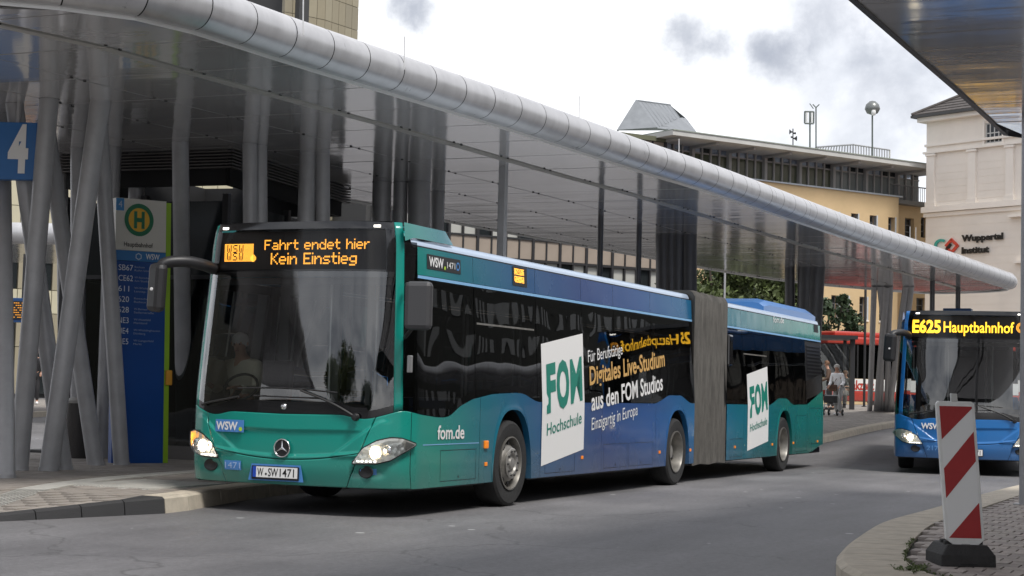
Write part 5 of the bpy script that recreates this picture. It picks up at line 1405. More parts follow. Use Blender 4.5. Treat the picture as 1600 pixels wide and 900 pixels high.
# ---- bin
q = onz(119, 716, KZ); bn = thing('litter_bin', (q.x, q.y, KZ), 'dark round litter bin with pale rim behind the slanted columns', 'bin')
rb_ = 18.5/2652*(q-CAMP).dot(_fw); hb_ = 88/2652*(q-CAMP).dot(_fw)
mb = MB(); mb.lathe([(rb_*.92, 0), (rb_*.95, .03), (rb_*.97, hb_*.85), (rb_, hb_)], 28); mb.build('bin_body', mat('bin_dark', (.05, .045, .042), .6, bump=.3, bscale=30, var=.1), bn, smooth=40)
mb = MB(); mb.lathe([(rb_*1.03, hb_-.02), (rb_*1.05, hb_+.02), (rb_*.9, hb_+.05), (rb_*.55, hb_+.06), (rb_*.5, hb_+.0)], 28); mb.build('bin_rim', mat('bin_rim_grey', (.3, .29, .27), .5), bn, smooth=40)
# ---- pavilion
PV = thing('waiting_pavilion', (6.3, 4.9, KZ), 'dark glazed waiting pavilion with louvred fascia under the canopy', 'building')
DF = mat('dark_frame', (.025, .025, .027), .45); LS = mat('louvre_grey', (.13, .12, .115), .5)
Fw = [((6.2, 7.7), (6.3, 4.9)), ((6.3, 4.9), (10.6, 5.45)), ((10.6, 5.45), (10.3, 8.0)), ((10.3, 8.0), (6.2, 7.7))]
for wi, (a, b) in enumerate(Fw):
    a, b = Vector(a)-Vector((6.3, 4.9)), Vector(b)-Vector((6.3, 4.9)); d = (b-a).normalized(); L_ = (b-a).length; n = max(2, round(L_/1.15)); rot = Matrix.Rotation(math.atan2(d.y, d.x), 3, 'Z'); outn = Vector((d.y, -d.x))
    for i in range(n+1):
        p = a+d*L_*i/n; mb = MB(); mb.box((p.x, p.y, 1.95), (.09, .09, 3.9), rot=rot); mb.build('mullion', DF, PV)
    for i in range(n):
        p = a+d*L_*(i+.5)/n; mb = MB(); mb.box((p.x, p.y, 1.42), (L_/n-.1, .02, 2.45), rot=rot); mb.build('glass_pane', PAVG, PV)
        mb = MB(); mb.box((p.x, p.y, 3.25), (L_/n-.1, .02, 1.1), rot=rot); mb.build('upper_panel', mat('dark_glass_panel', (.018, .022, .025), .12), PV)
        mb = MB(); mb.box((p.x, p.y, 2.68), (L_/n-.1, .07, .06), rot=rot); mb.build('transom', DF, PV)
    p = a+d*L_/2
    mb = MB(); mb.box((p.x, p.y, .1), (L_, .10, .2), rot=rot); mb.build('plinth', LS, PV)
    for k in range(6):
        mb = MB(); mb.box((p.x+outn.x*.10, p.y+outn.y*.10, 4.28+k*.046), (L_+.3, .07, .020), rot=rot); mb.build('louvre_slat', LS, PV)
    mb = MB(); mb.box((p.x, p.y, 4.28), (L_, .08, .5), rot=rot); mb.build('fascia_backing', GAP, PV)
mb = MB(); mb.box((2.0, 2.0, .02), (3.9, 3.2, .04)); mb.build('floor', mat('pavilion_inner', (.05, .05, .05), .7), PV)
mb = MB(); mb.box((2.2, 2.4, .45), (2.6, .4, .08)); mb.box((1.2, 2.4, .2), (.08, .3, .4)); mb.box((3.2, 2.4, .2), (.08, .3, .4)); mb.build('bench', DF, PV)
# ================================================================== BUILDINGS
class Facade:
    def __init__(s, P0, P1):
        s.P = Vector((P0[0], P0[1])); d = Vector((P1[0]-P0[0], P1[1]-P0[1])); s.L = d.length; s.d = d.normalized()
        n = Vector((s.d.y, -s.d.x))
        if n.dot(Vector((CAMP.x, CAMP.y))-s.P) < 0: n = -n
        s.n = n; s.ang = math.atan2(s.d.y, s.d.x); s.rot = Matrix.Rotation(s.ang, 3, 'Z')
        s.sg = 1 if Vector((-s.d.y, s.d.x)).dot(n) > 0 else -1
    def pt(s, a, z, o=0): p = s.P+s.d*a+s.n*o; return Vector((p.x, p.y, z))
    def px(s, x, y, o=0):
        r = _fw + CR*((x-800)/FPX) - CU*((y-450)/FPX); n3 = Vector((s.n.x, s.n.y, 0)); P = s.P+s.n*o; t = (Vector((P.x, P.y, 0))-CAMP).dot(n3)/r.dot(n3); q = CAMP+r*t
        return ((Vector((q.x, q.y))-s.P).dot(s.d), q.z)
    def box(s, mb, a0, a1, z0, z1, o0, o1, org, m=0):
        c = s.pt((a0+a1)/2, (z0+z1)/2, (o0+o1)/2)-org; mb.box(c, (abs(a1-a0), abs(o1-o0), z1-z0), m, s.rot)
    def part(s, name, a0, a1, z0, z1, o0, o1, root, m, bevel=0):
        mb = MB(); s.box(mb, a0, a1, z0, z1, o0, o1, root.location); return mb.build(name, m, root, bevel=bevel)
def window(F, a0, a1, z0, z1, root, fm, gm, bars=(1, 1), depth=.12, sill=None, o=0.0, name='window'):
    mb = MB(); w = .06; org = root.location
    F.box(mb, a0, a0+w, z0, z1, o-.01, o+.03, org); F.box(mb, a1-w, a1, z0, z1, o-.01, o+.03, org); F.box(mb, a0+w, a1-w, z0, z0+w, o-.01, o+.03, org); F.box(mb, a0+w, a1-w, z1-w, z1, o-.01, o+.03, org)
    for k in range(1, bars[0]): c = a0+(a1-a0)*k/bars[0]; F.box(mb, c-.025, c+.025, z0+w, z1-w, o-.008, o+.026, org)
    for k in range(1, bars[1]): c = z0+(z1-z0)*k/bars[1]; F.box(mb, a0+w, a1-w, c-.025, c+.025, o-.006, o+.024, org)
    f = mb.build(name, fm, root)
    mb = MB(); F.box(mb, a0+.02, a1-.02, z0+.02, z1-.02, o-.03, o-.0, org); mb.build('pane', gm, f)
    if sill: mb = MB(); F.box(mb, a0-.08, a1+.08, z0-.08, z0-.005, o-.02, o+.12, org); mb.build('sill', sill, f)
    return f
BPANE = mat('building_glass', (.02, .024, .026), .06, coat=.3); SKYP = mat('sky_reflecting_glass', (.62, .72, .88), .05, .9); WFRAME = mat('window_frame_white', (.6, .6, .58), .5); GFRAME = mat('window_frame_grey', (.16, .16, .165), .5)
YEL = mat('ochre_render', (.60, .445, .255), .85, var=.07, vscale=.6, bump=.15, bscale=30); BRN = mat('beige_cladding', (.30, .25, .205), .6, var=.06, vscale=1)
TWRM = [mat('tower_cladding_%s' % k, c, .55, var=.04, vscale=1) for k, c in (('warm', (.275, .24, .165)), ('cool', (.25, .22, .155)), ('pale', (.30, .265, .185)))]
CRM = mat('cream_stucco', (.84, .775, .695), .85, var=.05, vscale=.7, bump=.12, bscale=25); CRM2 = mat('cream_trim', (.86, .80, .725), .8, var=.04, vscale=1)
# --- wall helper: solid wall with window holes is made by stacking boxes around openings
def wall_with_holes(F, a0, a1, z0, z1, holes, root, m, th=.35, name='wall'):
    """holes: list of (a0,a1,z0,z1) ; vertical strips approach"""
    cuts = sorted({a0, a1, *[h[0] for h in holes], *[h[1] for h in holes]}); mb = MB(); org = root.location
    cuts = [c for c in cuts if a0 <= c <= a1]
    for p, q in zip(cuts[:-1], cuts[1:]):
        if q-p < 1e-4: continue
        hs = sorted([(h[2], h[3]) for h in holes if h[0] <= p+1e-5 and h[1] >= q-1e-5]); z = z0
        for (u, v) in hs: F.box(mb, p, q, z, u, -th, 0, org); z = v
        F.box(mb, p, q, z, z1, -th, 0, org)
    k = bmesh.new(); me = mb.mesh(name, m); k.from_mesh(me); bmesh.ops.remove_doubles(k, verts=k.verts, dist=1e-4)
    # drop the coincident internal faces
    seen = {}
    for f in list(k.faces):
        key = tuple(sorted(v.index for v in f.verts)); seen.setdefault(key, []).append(f)
    bmesh.ops.delete(k, geom=[f for v in seen.values() if len(v) > 1 for f in v], context='FACES_ONLY'); k.to_mesh(me); k.free()
    o = bpy.data.objects.new(name, me); COL.objects.link(o); o.parent = root; return o
# ---------- brown/beige clad office wing
brr = Vector((60.87, 16.53)); bd = Vector((-.82, .572)).normalized()
FB = Facade(brr, brr+bd*15.5)
bb = thing('office_building', (brr.x, brr.y, .5), 'beige clad office wing with window bands behind the canopy', 'building')
z0b = [(.3, 5.3), None]
FB.part('core_wall', 0, 15.4, .2, 13.4, -10, -.3, bb, mat('core_dark', (.05, .05, .05), .8))
cw = .72; nb_ = int(15.4/cw)
pm_ = {}
def clad(F, a0, a1, z0, z1, root, m, name='cladding_panel', o0=-.28, o1=0.0):
    key = (name, round(a1-a0, 3), round(z1-z0, 3), m.name, F.ang)
    if key not in pm_:
        mb = MB(); mb.box((0, 0, 0), (a1-a0-.03, o1-o0, z1-z0-.03), 0, F.rot); pm_[key] = mb.mesh(name, m)
    o = bpy.data.objects.new(name, pm_[key]); COL.objects.link(o); o.parent = root; o.location = F.pt((a0+a1)/2, (z0+z1)/2, (o0+o1)/2)-root.location; return o
for i in range(nb_):
    a = i*cw
    for (z0, z1) in ((3.5, 5.35), (7.2, 8.08), (9.95, 11.6), (11.6, 13.2)): clad(FB, a, a+cw, z0, z1, bb, BRN)
    for (z0, z1) in ((5.35, 7.2), (8.08, 9.95)):
        f = clad(FB, a, a+cw, z0, z1, bb, mat('blind_white', (.42, .42, .39), .6) if (i*7+int(z0)) % 3 else BPANE, 'window', -.28, -.10)
        mb = MB(); F_ = FB
    if i % 2 == 0: FB.part('mullion', a-.06, a+.06, 3.5, 13.2, -.1, .08, bb, DF)
    FB.part('mullion', a+cw-.035, a+cw+.035, 3.5, 13.2, -.1, .05, bb, DF) if i % 2 == 0 else None
for z in (5.35, 8.08): FB.part('window_sill', 0, 15.4, z-.03, z+.05, -.1, .06, bb, DF)
for z in (7.15, 9.9): FB.part('window_head', 0, 15.4, z-.05, z+.05, -.1, .06, bb, DF)
FB.part('parapet', -.1, 15.5, 13.2, 13.42, -.4, .1, bb, mat('parapet_moss', (.12, .125, .08), .8))
# ---------- hall with clerestory, yellow below
yl, yr = Vector((60.87, 16.50)), Vector((75.46, 6.94)); yd = (yr-yl).normalized()
FY = Facade(yl, yl+yd*30)
hb2 = thing('station_hall', (yl.x, yl.y, .5), 'long yellow building with a flat grey roof over a strip of tall windows', 'building')
FG = Facade(Vector(FY.P)-FY.n*.0, FY.P+FY.d*30)
top = FY.px(1257, 291)[1]
hol = []
hdefs = [(1299, 1310, 330, 362), (1330, 1340, 333, 364), (1359, 1369, 336, 367), (1388, 1398, 339, 370), (1299, 1310, 461, 498), (1315, 1325, 462, 498), (1343, 1354, 463.5, 500), (1236, 1247, 322, 354), (1240, 1251, 454, 492), (1374, 1384, 465, 502), (1268, 1279, 326, 358)]
for (xa, xb, ya, yb) in hdefs:
    a0, z1 = FY.px(xa, ya); a1, z0 = FY.px(xb, yb); hol.append((a0, a1, z0, z1))
aend, _q = FY.px(1404, 330)
wall_with_holes(FY, .0, aend, .2, top, hol, hb2, YEL, .35)
for (a0, a1, z0, z1) in hol: window(FY, a0, a1, z0, z1, hb2, GFRAME, BPANE, (1, 3), o=-.28, sill=None)
for (a0, a1, z0, z1) in hol:
    mb = MB(); FY.box(mb, a1+.0, a1+.10, z0-.06, z1+.02, -.2, .02, hb2.location); mb.build('window_reveal', mat('reveal_pale', (.5, .53, .56), .7), hb2)
    FY.part('window_sill', a0-.04, a1+.12, z0-.08, z0-.01, -.2, .06, hb2, CRM2)
FY.part('inner_wall', 0, aend, .2, top-.2, -1.2, -.9, hb2, GAP)
FY.part('roof_terrace', -.1, aend+.2, top, top+.07, -3.2, .1, hb2, GREYW)
# recessed right bay
aR, _q = FY.px(1450, 330)
hol2 = []
for (xa, xb, ya, yb) in ((1414, 1428, 340, 373), (1439, 1449, 339, 372), (1432, 1447, 465, 500), (1414, 1422, 465, 500)):
    a0, z1 = FY.px(xa, ya, -.8); a1, z0 = FY.px(xb, yb, -.8); hol2.append((a0, a1, z0, z1))
FR = Facade(FY.P-FY.n*.8, FY.P-FY.n*.8+FY.d*30)
zR = FY.px(1420, 322, -.8)[1]
wall_with_holes(FR, aend-.1, 19, .2, zR, hol2, hb2, YEL, .35)
for (a0, a1, z0, z1) in hol2: window(FR, a0, a1, z0, z1, hb2, GFRAME, BPANE, (1, 3), o=-.28, sill=CRM2)
FR.part('balcony_slab', aend-.25, 19, zR, zR+.22, -2.5, .5, hb2, mat('slab_grey', (.2, .2, .19), .7)); FR.part('inner_wall', aend, 19, .2, zR-.1, -1.5, -1.2, hb2, GAP)
for k in range(20):
    a = aend-.1+k*.14; mb = MB(); FR.box(mb, a, a+.02, zR+.22, zR+.95, .42, .44, hb2.location); mb.build('baluster', GFRAME, hb2)
FR.part('handrail', aend-.2, 19, zR+.95, zR+1.0, .40, .46, hb2, GFRAME)
# clerestory windows recessed 1 m
CO = -1.0; bay = 2.32
zc0, zc1 = top+.02, FY.px(1257, 246, CO)[1]; ZS1 = FY.px(1257, 229, 1.34)[1]; ZS0 = ZS1-.27
npane = 0
for b_ in range(8):
    for k in range(4 if b_ < 7 else 3):
        a = .15+b_*bay+k*(bay-.14)/4; w = (bay-.14)/4
        fmb = MB(); F_ = FY
        bright_ = not (b_ >= 5 and k > 1)
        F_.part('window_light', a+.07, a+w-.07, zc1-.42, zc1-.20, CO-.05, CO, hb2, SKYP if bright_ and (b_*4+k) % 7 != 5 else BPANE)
        F_.part('window_pane', a+.07, a+w-.07, zc0+.03, zc1-.50, CO-.05, CO, hb2, mat('green_reflection_glass', (.075, .085, .055), .08, coat=.3) if b_ < 5 else mat('grey_glass', (.16, .18, .18), .1, coat=.3))  # green of a mirrored hill is put into the pane colour
        F_.part('mullion', a-.045, a+.045, zc0, zc1, CO-.05, CO+.08, hb2, mat('hall_frame', (.34, .33, .32), .6))
        F_.part('transom', a+.05, a+w-.05, zc1-.495, zc1-.425, CO-.05, CO+.04, hb2, mat('hall_frame', (.34, .33, .32), .6))
    F_.part('pier', b_*bay-.03, b_*bay+.13, zc0, ZS0-.01, CO-.1, CO+.2, hb2, mat('hall_pier', (.36, .35, .34), .7))
    mb = MB(); F_.box(mb, b_*bay-.03, b_*bay+.10, ZS0-.14, ZS0-.003, CO+.2, 1.0, hb2.location); mb.build('roof_beam', mat('hall_pier', (.36, .35, .34), .7), hb2)
FY.part('window_head', 0, 18.1, zc1-.10, ZS0-.003, CO-.3, CO-.02, hb2, mat('hall_pier', (.36, .35, .34), .7))
FY.part('hall_core', 0, 18.1, top, ZS0-.01, -8, CO-.31, hb2, GAP)
zr0 = FY.px(1040, 211)[1]
FY.part('roof_slab', -.6, 18.2, ZS0, ZS1-.05, -9, 1.3, hb2, mat('roof_concrete', (.48, .48, .46), .8, var=.1, vscale=1)); FY.part('roof_edge', -.6, 18.2, ZS1-.049, ZS1, -9, 1.34, hb2, mat('roof_edge_green', (.28, .31, .27), .7))
# zinc pyramid roof
def zincroof():
    t = thing('zinc_roof', at(1020, 200, 84), 'folded zinc roof lantern with standing seams above the beige wing', 'roof'); org = t.location
    D0 = 84
    A = at(965, 204, D0-1)-org; B = at(994.5, 157, D0)-org; C = at(1026, 200, D0-1.5)-org; Dp = at(1047, 164, D0+3)-org; E = at(1062, 184, D0+2)-org; G = at(1089, 208, D0+1)-org; Fp = at(1071, 184.5, D0+4)-org
    Bk = at(1040, 204, D0+5)-org
    Z = mat('zinc', (.27, .285, .30), .45, .5, var=.12, vscale=2)
    mb = MB(); mb.add([A, B, C, (A+C)/2+Vector((0, 0, -.6))], [(0, 1, 2)]); mb.add([B, Dp, E, C], [(0, 3, 2, 1)]); mb.add([C, E, Fp, G], [(0, 3, 2, 1)]); mb.add([A, B, Dp, Bk, G, Fp], [(0, 3, 2, 1), (2, 3, 4, 5)])
    mb.build('zinc_sheet', Z, t, solid=.05)
    def seam(p, q): mb = MB(); mb.tube([p, q], .028, 5); mb.build('standing_seam', Z, t)
    for k in range(9):
        u = k/8; seam(B.lerp(Dp, u), C.lerp(E, u)); 
        if k: p = A.lerp(C, k/9); e_ = abs(k/9*1.0); v = (k/9)/.483 if k/9 < .483 else (1-k/9)/(1-.483); seam(p, Vector((p.x, p.y, p.z))+((A.lerp(B, min(1, v)) if k/9 < .483 else C.lerp(B, min(1, v)))-p))
    for k in range(1, 4): u = k/4; seam(C.lerp(G, u), E.lerp(Fp, u)); 
    for k in range(1, 5): v = k/5; seam(C.lerp(E, v), G.lerp(Fp, v))
    mb = MB(); mb.tube([B, Dp], .05, 6); mb.tube([A, B], .05, 6); mb.tube([B, C], .05, 6); mb.build('ridge_cap', Z, t)
    return t
zincroof()
# ---------- tower top left
C0 = at(560, 30, 100); hd = YAW-R(31); td = Vector((math.cos(hd), math.sin(hd)))
FT = Facade(Vector((C0.x, C0.y)), Vector((C0.x, C0.y))-td*40)
tw = thing('tower_block', (C0.x, C0.y, .5), 'tall block clad in greenish beige panels rising behind the canopy at upper left', 'building')
FT.part('core_wall', 0.05, 5.2, .2, 26, -6, -.3, tw, mat('core_dark', (.05, .05, .05), .8))
a1_, _q = FT.px(508, 30); a2_, _q = FT.px(482, 30)
row = 1.36; cwT = a1_/5
zt0 = FT.px(560, 12.5)[1]; zb_ = zt0-row*16
hd2 = YAW-R(46); td2 = Vector((math.cos(hd2), math.sin(hd2))); P1 = FT.pt(a1_, 0); FT2 = Facade((P1.x, P1.y), (P1.x-td2.x*40, P1.y-td2.y*40))
hd3 = YAW-R(50); td3 = Vector((math.cos(hd3), math.sin(hd3))); b1_, _q = FT2.px(482, 30); P2 = FT2.pt(b1_, 0); FT3 = Facade((P2.x, P2.y), (P2.x-td3.x*40, P2.y-td3.y*40)); c1_, _q = FT3.px(444, 30)
rg = random.Random(2)
for r in range(18):
    z = zb_+row*r
    for k in range(5): clad(FT, k*cwT, (k+1)*cwT, z, z+row, tw, TWRM[rg.randrange(3)])
    for k in range(2): clad(FT2, k*b1_/2, (k+1)*b1_/2, z, z+row, tw, TWRM[rg.randrange(3)])
    for k in range(3): clad(FT3, k*c1_/3, (k+1)*c1_/3, z, z+row, tw, TWRM[rg.randrange(3)])
P3 = FT3.pt(c1_, 0); FT4 = Facade(at(444, 30, 104).xy, at(395, 30, 104).xy)
FT4.part('recessed_wall', 0, 2.2, .2, 26, -3, 0, tw, mat('recess_brown', (.10, .085, .065), .7))
FT4.part('window_slot', .0, .35, .2, 26, 0, .05, tw, BPANE)
FT5 = Facade(at(432, 30, 103).xy, at(380, 30, 103).xy)
for r in range(18):
    z = zb_+row*r
    for k in range(2): clad(FT5, .05+k*1.0, .05+(k+1)*1.0, z, z+row, tw, TWRM[1])
# podium of cream panels seen under the canopy
FQ = Facade(at(600, 330, 78).xy, at(500, 330, 74).xy)
pdm = thing('podium_building', (FQ.P.x, FQ.P.y, .5), 'low cream tiled wall seen between the columns just above the bus display', 'building')
FQ.part('core_wall', 0, 4.6, .2, 11, -3, -.3, pdm, mat('core_dark', (.05, .05, .05), .8))
CP = mat('cream_panel', (.50, .46, .33), .5, var=.04, vscale=1)
for r in range(20):
    for k in range(15): 
        z = 3.0+r*.40
        clad(FQ, .55+k*.27, .55+(k+1)*.27, z, z+.40, pdm, CP, 'wall_panel')
FQ.part('door_recess', .05, .5, .2, 11, -.3, -.1, pdm, mat('core_dark', (.05,)*3, .8))
# left background building with window bands
FL = Facade(at(-60, 400, 78).xy, at(330, 400, 84).xy)
lb = thing('left_building', (FL.P.x, FL.P.y, .5), 'cream building with window rows seen in slivers between the left columns', 'building')
FL.part('core_wall', -6, 13, .2, 16, -5, -.3, lb, mat('core_dark', (.05, .05, .05), .8))
for i in range(20):
    a = -3+i*.8
    for (z0, z1, kind) in ((.6, 2.8, 1), (2.8, 4.4, 1), (4.4, 5.5, 0), (5.5, 6.9, 1), (6.9, 8.0, 0), (8.0, 9.4, 0), (9.4, 11.3, 0)):
        if kind == 0 or i % 2: clad(FL, a, a+.8, z0, z1, lb, CP if kind == 0 else TWRM[2], 'wall_panel')
        else: clad(FL, a, a+.8, z0, z1, lb, BPANE, 'window', -.28, -.15)
# ---------- cream classical building
cl_, cr_ = at(1447.5, 240, 87), at(1590, 222, 82.8)
FC = Facade(cl_.xy, cr_.xy)
cb = thing('classical_building', (cl_.x, cl_.y, .5), 'cream stuccoed building with pilasters, hipped slate roof and institute lettering', 'building')
eave = FC.px(1448, 192)[1]
g = FC.px; LW = 13
wa0, wz1 = g(1536, 193); wa1, wz0 = g(1569, 221)
# the wall
b0 = g(1448, 333)[1]; b1 = g(1448, 326)[1]
wall_with_holes(FC, 0, LW, .2, b0-.02, [], cb, CRM, .5); wall_with_holes(FC, 0, LW, b0-.02, eave, [(wa0+.12, wa1-.12, wz0, wz1)], cb, CRM, .5)
window(FC, wa0+.12, wa1-.12, wz0, wz1, cb, WFRAME, BPANE, (4, 2), o=-.1, sill=CRM2)
FC.part('window_surround', wa0, wa0+.11, wz0-.1, wz1+.1, -.02, .05, cb, CRM2); FC.part('window_surround', wa1-.11, wa1, wz0-.1, wz1+.1, -.02, .05, cb, CRM2); FC.part('window_surround', wa0, wa1, wz1+.1, wz1+.2, -.02, .052, cb, CRM2)
FC.part('room_dark', wa0-.3, wa1+.3, wz0-.3, wz1+.3, -2, -.55, cb, GAP)
FC.part('belt_course', -.15, LW, b0, b1+.06, -.02, .22, cb, CRM2); FC.part('belt_course', -.08, LW, b0-.22, b0-.02, -.02, .10, cb, CRM2)
e0 = g(1448, 241)[1]; e1 = g(1448, 233)[1]
FC.part('entablature', -.12, LW, e0, e0+.1, -.02, .16, cb, CRM2); FC.part('entablature', -.06, LW, e1+.1, e1+.22, -.02, .10, cb, CRM2)
for (xa, xb) in ((1450, 1462), (1514, 1526), (1573, 1585)):
    a0, a1 = g(xa, 280)[0], g(xb, 280)[0]; FC.part('pilaster', a0, a1, b1+.1, e0-.02, -.02, .13, cb, CRM2); FC.part('pilaster_cap', a0-.06, a1+.06, e0-.14, e0-.03, -.02, .19, cb, CRM2); FC.part('pilaster_base', a0-.06, a1+.06, b1+.07, b1+.3, -.02, .18, cb, CRM2)
# recessed joints of the rustication: courses proud of the wall
for (za, zb2, st) in ((b1+.3, e0-.35, .36), (1.0, b0-.4, .40)):
    z = za; k = 0
    while z < zb2:
        segs_ = [(0, LW)] if za < 5 else [(g(1463, 280)[0], g(1513, 280)[0]), (g(1527, 280)[0], g(1572, 280)[0])]
        for (a0, a1) in segs_: FC.part('stucco_course', a0+.05, a1-.05, z, z+st-.022, -.01, .010, cb, CRM)
        z += st; k += 1
a0, z1_ = g(1580, 335); FC.part('window_hood', a0, a0+2.2, g(1584, 340)[1], g(1584, 336)[1], 0, .3, cb, CRM2); FC.part('window_hood', a0+.3, a0+2, g(1584, 412)[1], g(1584, 408)[1], 0, .25, cb, CRM2)
FC.part('cornice', -.3, LW, eave, eave+.22, -1, .4, cb, CRM2); FC.part('gutter', -.55, LW, eave+.22, eave+.34, -1, .62, cb, mat('gutter_dark', (.06, .06, .06), .5))
slate = mat('slate_tiles', (.085, .075, .07), .8, var=.25, vscale=3)
rf = MB(); z = eave+.34; o1 = FC.pt(-.5, z, .6)-cb.location; o2 = FC.pt(LW, z, .6)-cb.location; o3 = FC.pt(-.5, z, -9.4)-cb.location; o4 = FC.pt(LW, z, -9.4)-cb.location; ap = FC.pt(4.7, z+3.0, -4.4)-cb.location; ap2 = FC.pt(LW, z+3.0, -4.4)-cb.location
rf.add([o1, o2, ap2, ap, o3, o4], [(0, 1, 2, 3), (0, 3, 4), (4, 3, 2, 5)]); rfo = rf.build('roof', slate, cb)
nr = 15
for r in range(nr):
    u = r/nr; p0 = o1.lerp(ap, u); p1 = o2.lerp(ap2, u); p0b = o1.lerp(ap, u+.9/nr); p1b = o2.lerp(ap2, u+.9/nr); mb = MB(); up = Vector((0, 0, .05))
    mb.add([p0+up, p1+up, p1b+up*.3, p0b+up*.3, p0, p1], [(0, 1, 2, 3), (4, 5, 1, 0)]); mb.build('tile_course', slate, rfo)
mb = MB(); mb.tube([o1+Vector((0, 0, .05)), ap+Vector((0, 0, .08))], .09, 8); mb.build('hip_ridge', slate, cb)
# left return wall
mb = MB(); FC.box(mb, -.0, .4, .2, eave, -9, -.5, cb.location); mb.build('side_wall', CRM, cb)
# institute lettering and ribbon logo (raised letters)
def wtext(s, x0, x1, ybase, hpx):
    a0, z0 = g(x0, ybase); a1, _ = g(x1, ybase); hh = hpx/2652*85
    mb = MB(); textmb(mb, s, lambda tx, ty, tz: FC.pt(a0+tx, z0+ty, .10+tz)-cb.location, a1-a0, hh, .035, thick=.03); mb.build('wall_lettering', mat('black_print', (.01,)*3, .5), cb)
wtext('Wuppertal', 1504.5, 1569, 377.5, 9.5); wtext('Institut', 1504.5, 1547, 396.5, 9.5)
def ribbon(pts, w, m, name):
    P = [Vector(p) for p in pts]; mb = MB(); v = []
    for i, p in enumerate(P):
        t = (P[min(i+1, len(P)-1)]-P[max(i-1, 0)]).normalized(); n = Vector((-t.y, t.x))*w/2
        for q in (p+n, p-n):
            a, z = g(q.x, q.y); v += [FC.pt(a, z, .10)-cb.location, FC.pt(a, z, .04)-cb.location]
    fs = []
    for i in range(len(P)-1):
        k = i*4; fs += [(k, k+4, k+6, k+2), (k, k+1, k+5, k+4), (k+2, k+6, k+7, k+3)]
    mb.add(v, fs); mb.build(name, m, cb)
LT = mat('logo_teal', (.04, .36, .30), .5); LR = mat('logo_red', (.62, .07, .04), .5); LK = mat('black_print', (.01,)*3, .5)
ribbon([(1476+9*1.0*math.cos(a)-4, 384.5+9*math.sin(a)) for a in [math.radians(t) for t in range(-50, -310, -20)]] , 4, LT, 'logo_ribbon')
ribbon([(1472, 398), (1476, 396.5), (1480, 392)], 4.4, LT, 'logo_ribbon'); ribbon([(1480, 391), (1484, 385), (1487.5, 381)], 4.6, LK, 'logo_ribbon')
for seg in (((1479, 385), (1489, 374)), ((1487, 373.5), (1498, 384.5)), ((1498.5, 382.5), (1487, 396)), ((1489, 395.5), (1481, 388))): ribbon(list(seg), 4.2, LR, 'logo_ribbon')
# ---------- rooftop things on the hall
def mast(px, yt, yb, D_, w, name, label, m=COLM, cat='mast'):
    b, t = at(px, yb, D_), at(px, yt, D_); r = thing(name, b, label, cat); mb = MB(); mb.tube([(0, 0, 0), t-b], w/2/2652*D_, 8); mb.build('shaft', m, r, smooth=40); return r, t-b
MG = mat('mast_green', (.10, .12, .11), .5)
r1_, tp = mast(1265.5, 176, 232, 88, 2.6, 'roof_mast', 'roof mast with a small box frame on top, left of the thin mast', MG)
mb = MB(); s_ = 88/2652
for dx_ in (-8, 0, 6):
    mb.box(tp+Vector((RH.x*dx_*s_, RH.y*dx_*s_, -.25)), (.07, .07, .62))
for dz in (.05, -.57): 
    a = tp+RH*-8*s_+Vector((0, 0, dz)); b = tp+RH*6*s_+Vector((0, 0, dz)); mb.tube([a, b], .045, 6)
mb.build('box_frame', MG, r1_)
for (xa, xb) in ((-6.5, -3), (1.5, 4.5)):
    mb = MB(); mb.tube([tp+RH*((xa+xb)/2)*s_+Vector((0, 0, -.5)), tp+RH*((xa+xb)/2)*s_+Vector((0, 0, 0))], 1.6*s_, 8); mb.build('lamp_unit', WHITE, r1_)
r2_, tp = mast(1275, 168, 232, 88, 2.2, 'antenna_mast', 'thin roof mast with a forked antenna', MG)
mb = MB(); mb.tube([tp, tp-RH*5*s_+Vector((0, 0, 5*s_))], .03, 5); mb.tube([tp, tp+RH*5*s_+Vector((0, 0, 5*s_))], .03, 5); mb.tube([tp-RH*10*s_+Vector((0, 0, 6*s_)), tp-RH*4*s_+Vector((0, 0, -2*s_))], .025, 5); mb.build('fork', MG, r2_)
r3_, tp = mast(1239, 201, 227, 86, 1.8, 'loudspeaker_pole', 'dark pole with small horn loudspeakers on the roof', DF)
for (dx_, dy_, s1) in ((-3.5, -5, -1), (3, -7, 1), (4, -15, 1), (-2, -13, -1)):
    c = tp+RH*0+Vector((0, 0, dy_*s_)); e = c+RH*dx_*1.5*s_; mb = MB(); mb.tube([c, c.lerp(e, .5), e], [.03, .05, .14 if dy_ != -7 and dy_ != -13 else .06], 8); mb.build('horn', DF, r3_)
r4_, tp = mast(1363, 180, 246, 88, 2.6, 'street_lamp', 'lamp with a shell-shaped grey reflector on a tall pole', MG, 'lamp')
mb = MB(); mb.lathe([(0, -.0), (.28, .1), (.40, .32), (.34, .55), (.16, .72), (0, .76)], 18, 0, tuple(tp)); mb.build('lamp_shell', mat('lamp_grey', (.2, .21, .205), .35, .5), r4_, smooth=True)
mb = MB(); mb.lathe([(0, -.1), (.1, -.06), (.12, .1), (.1, .2)], 12, 0, tuple(tp-FH*.3+Vector((0, 0, .02)))); mb.build('lamp_neck', WHITE, r4_, smooth=True)
rail = thing('roof_railing', at(1275, 233, 89), 'grey railing box on the hall roof behind the masts', 'railing'); org = rail.location
RP_ = [at(1272, 233, 89), at(1333, 240, 87), at(1390, 248, 90)]; RT = [at(1275, 230, 89), at(1333, 226, 87), at(1390, 234.5, 90)]
for i in range(2):
    for k in range(15):
        p = RP_[i].lerp(RP_[i+1], k/14)-org; q = RT[i].lerp(RT[i+1], k/14)-org; mb = MB(); mb.tube([p, q], .032, 5); mb.build('baluster', COLM, rail)
    mb = MB(); mb.tube([RT[i]-org, RT[i+1]-org], .045, 5); mb.build('handrail', COLM, rail)
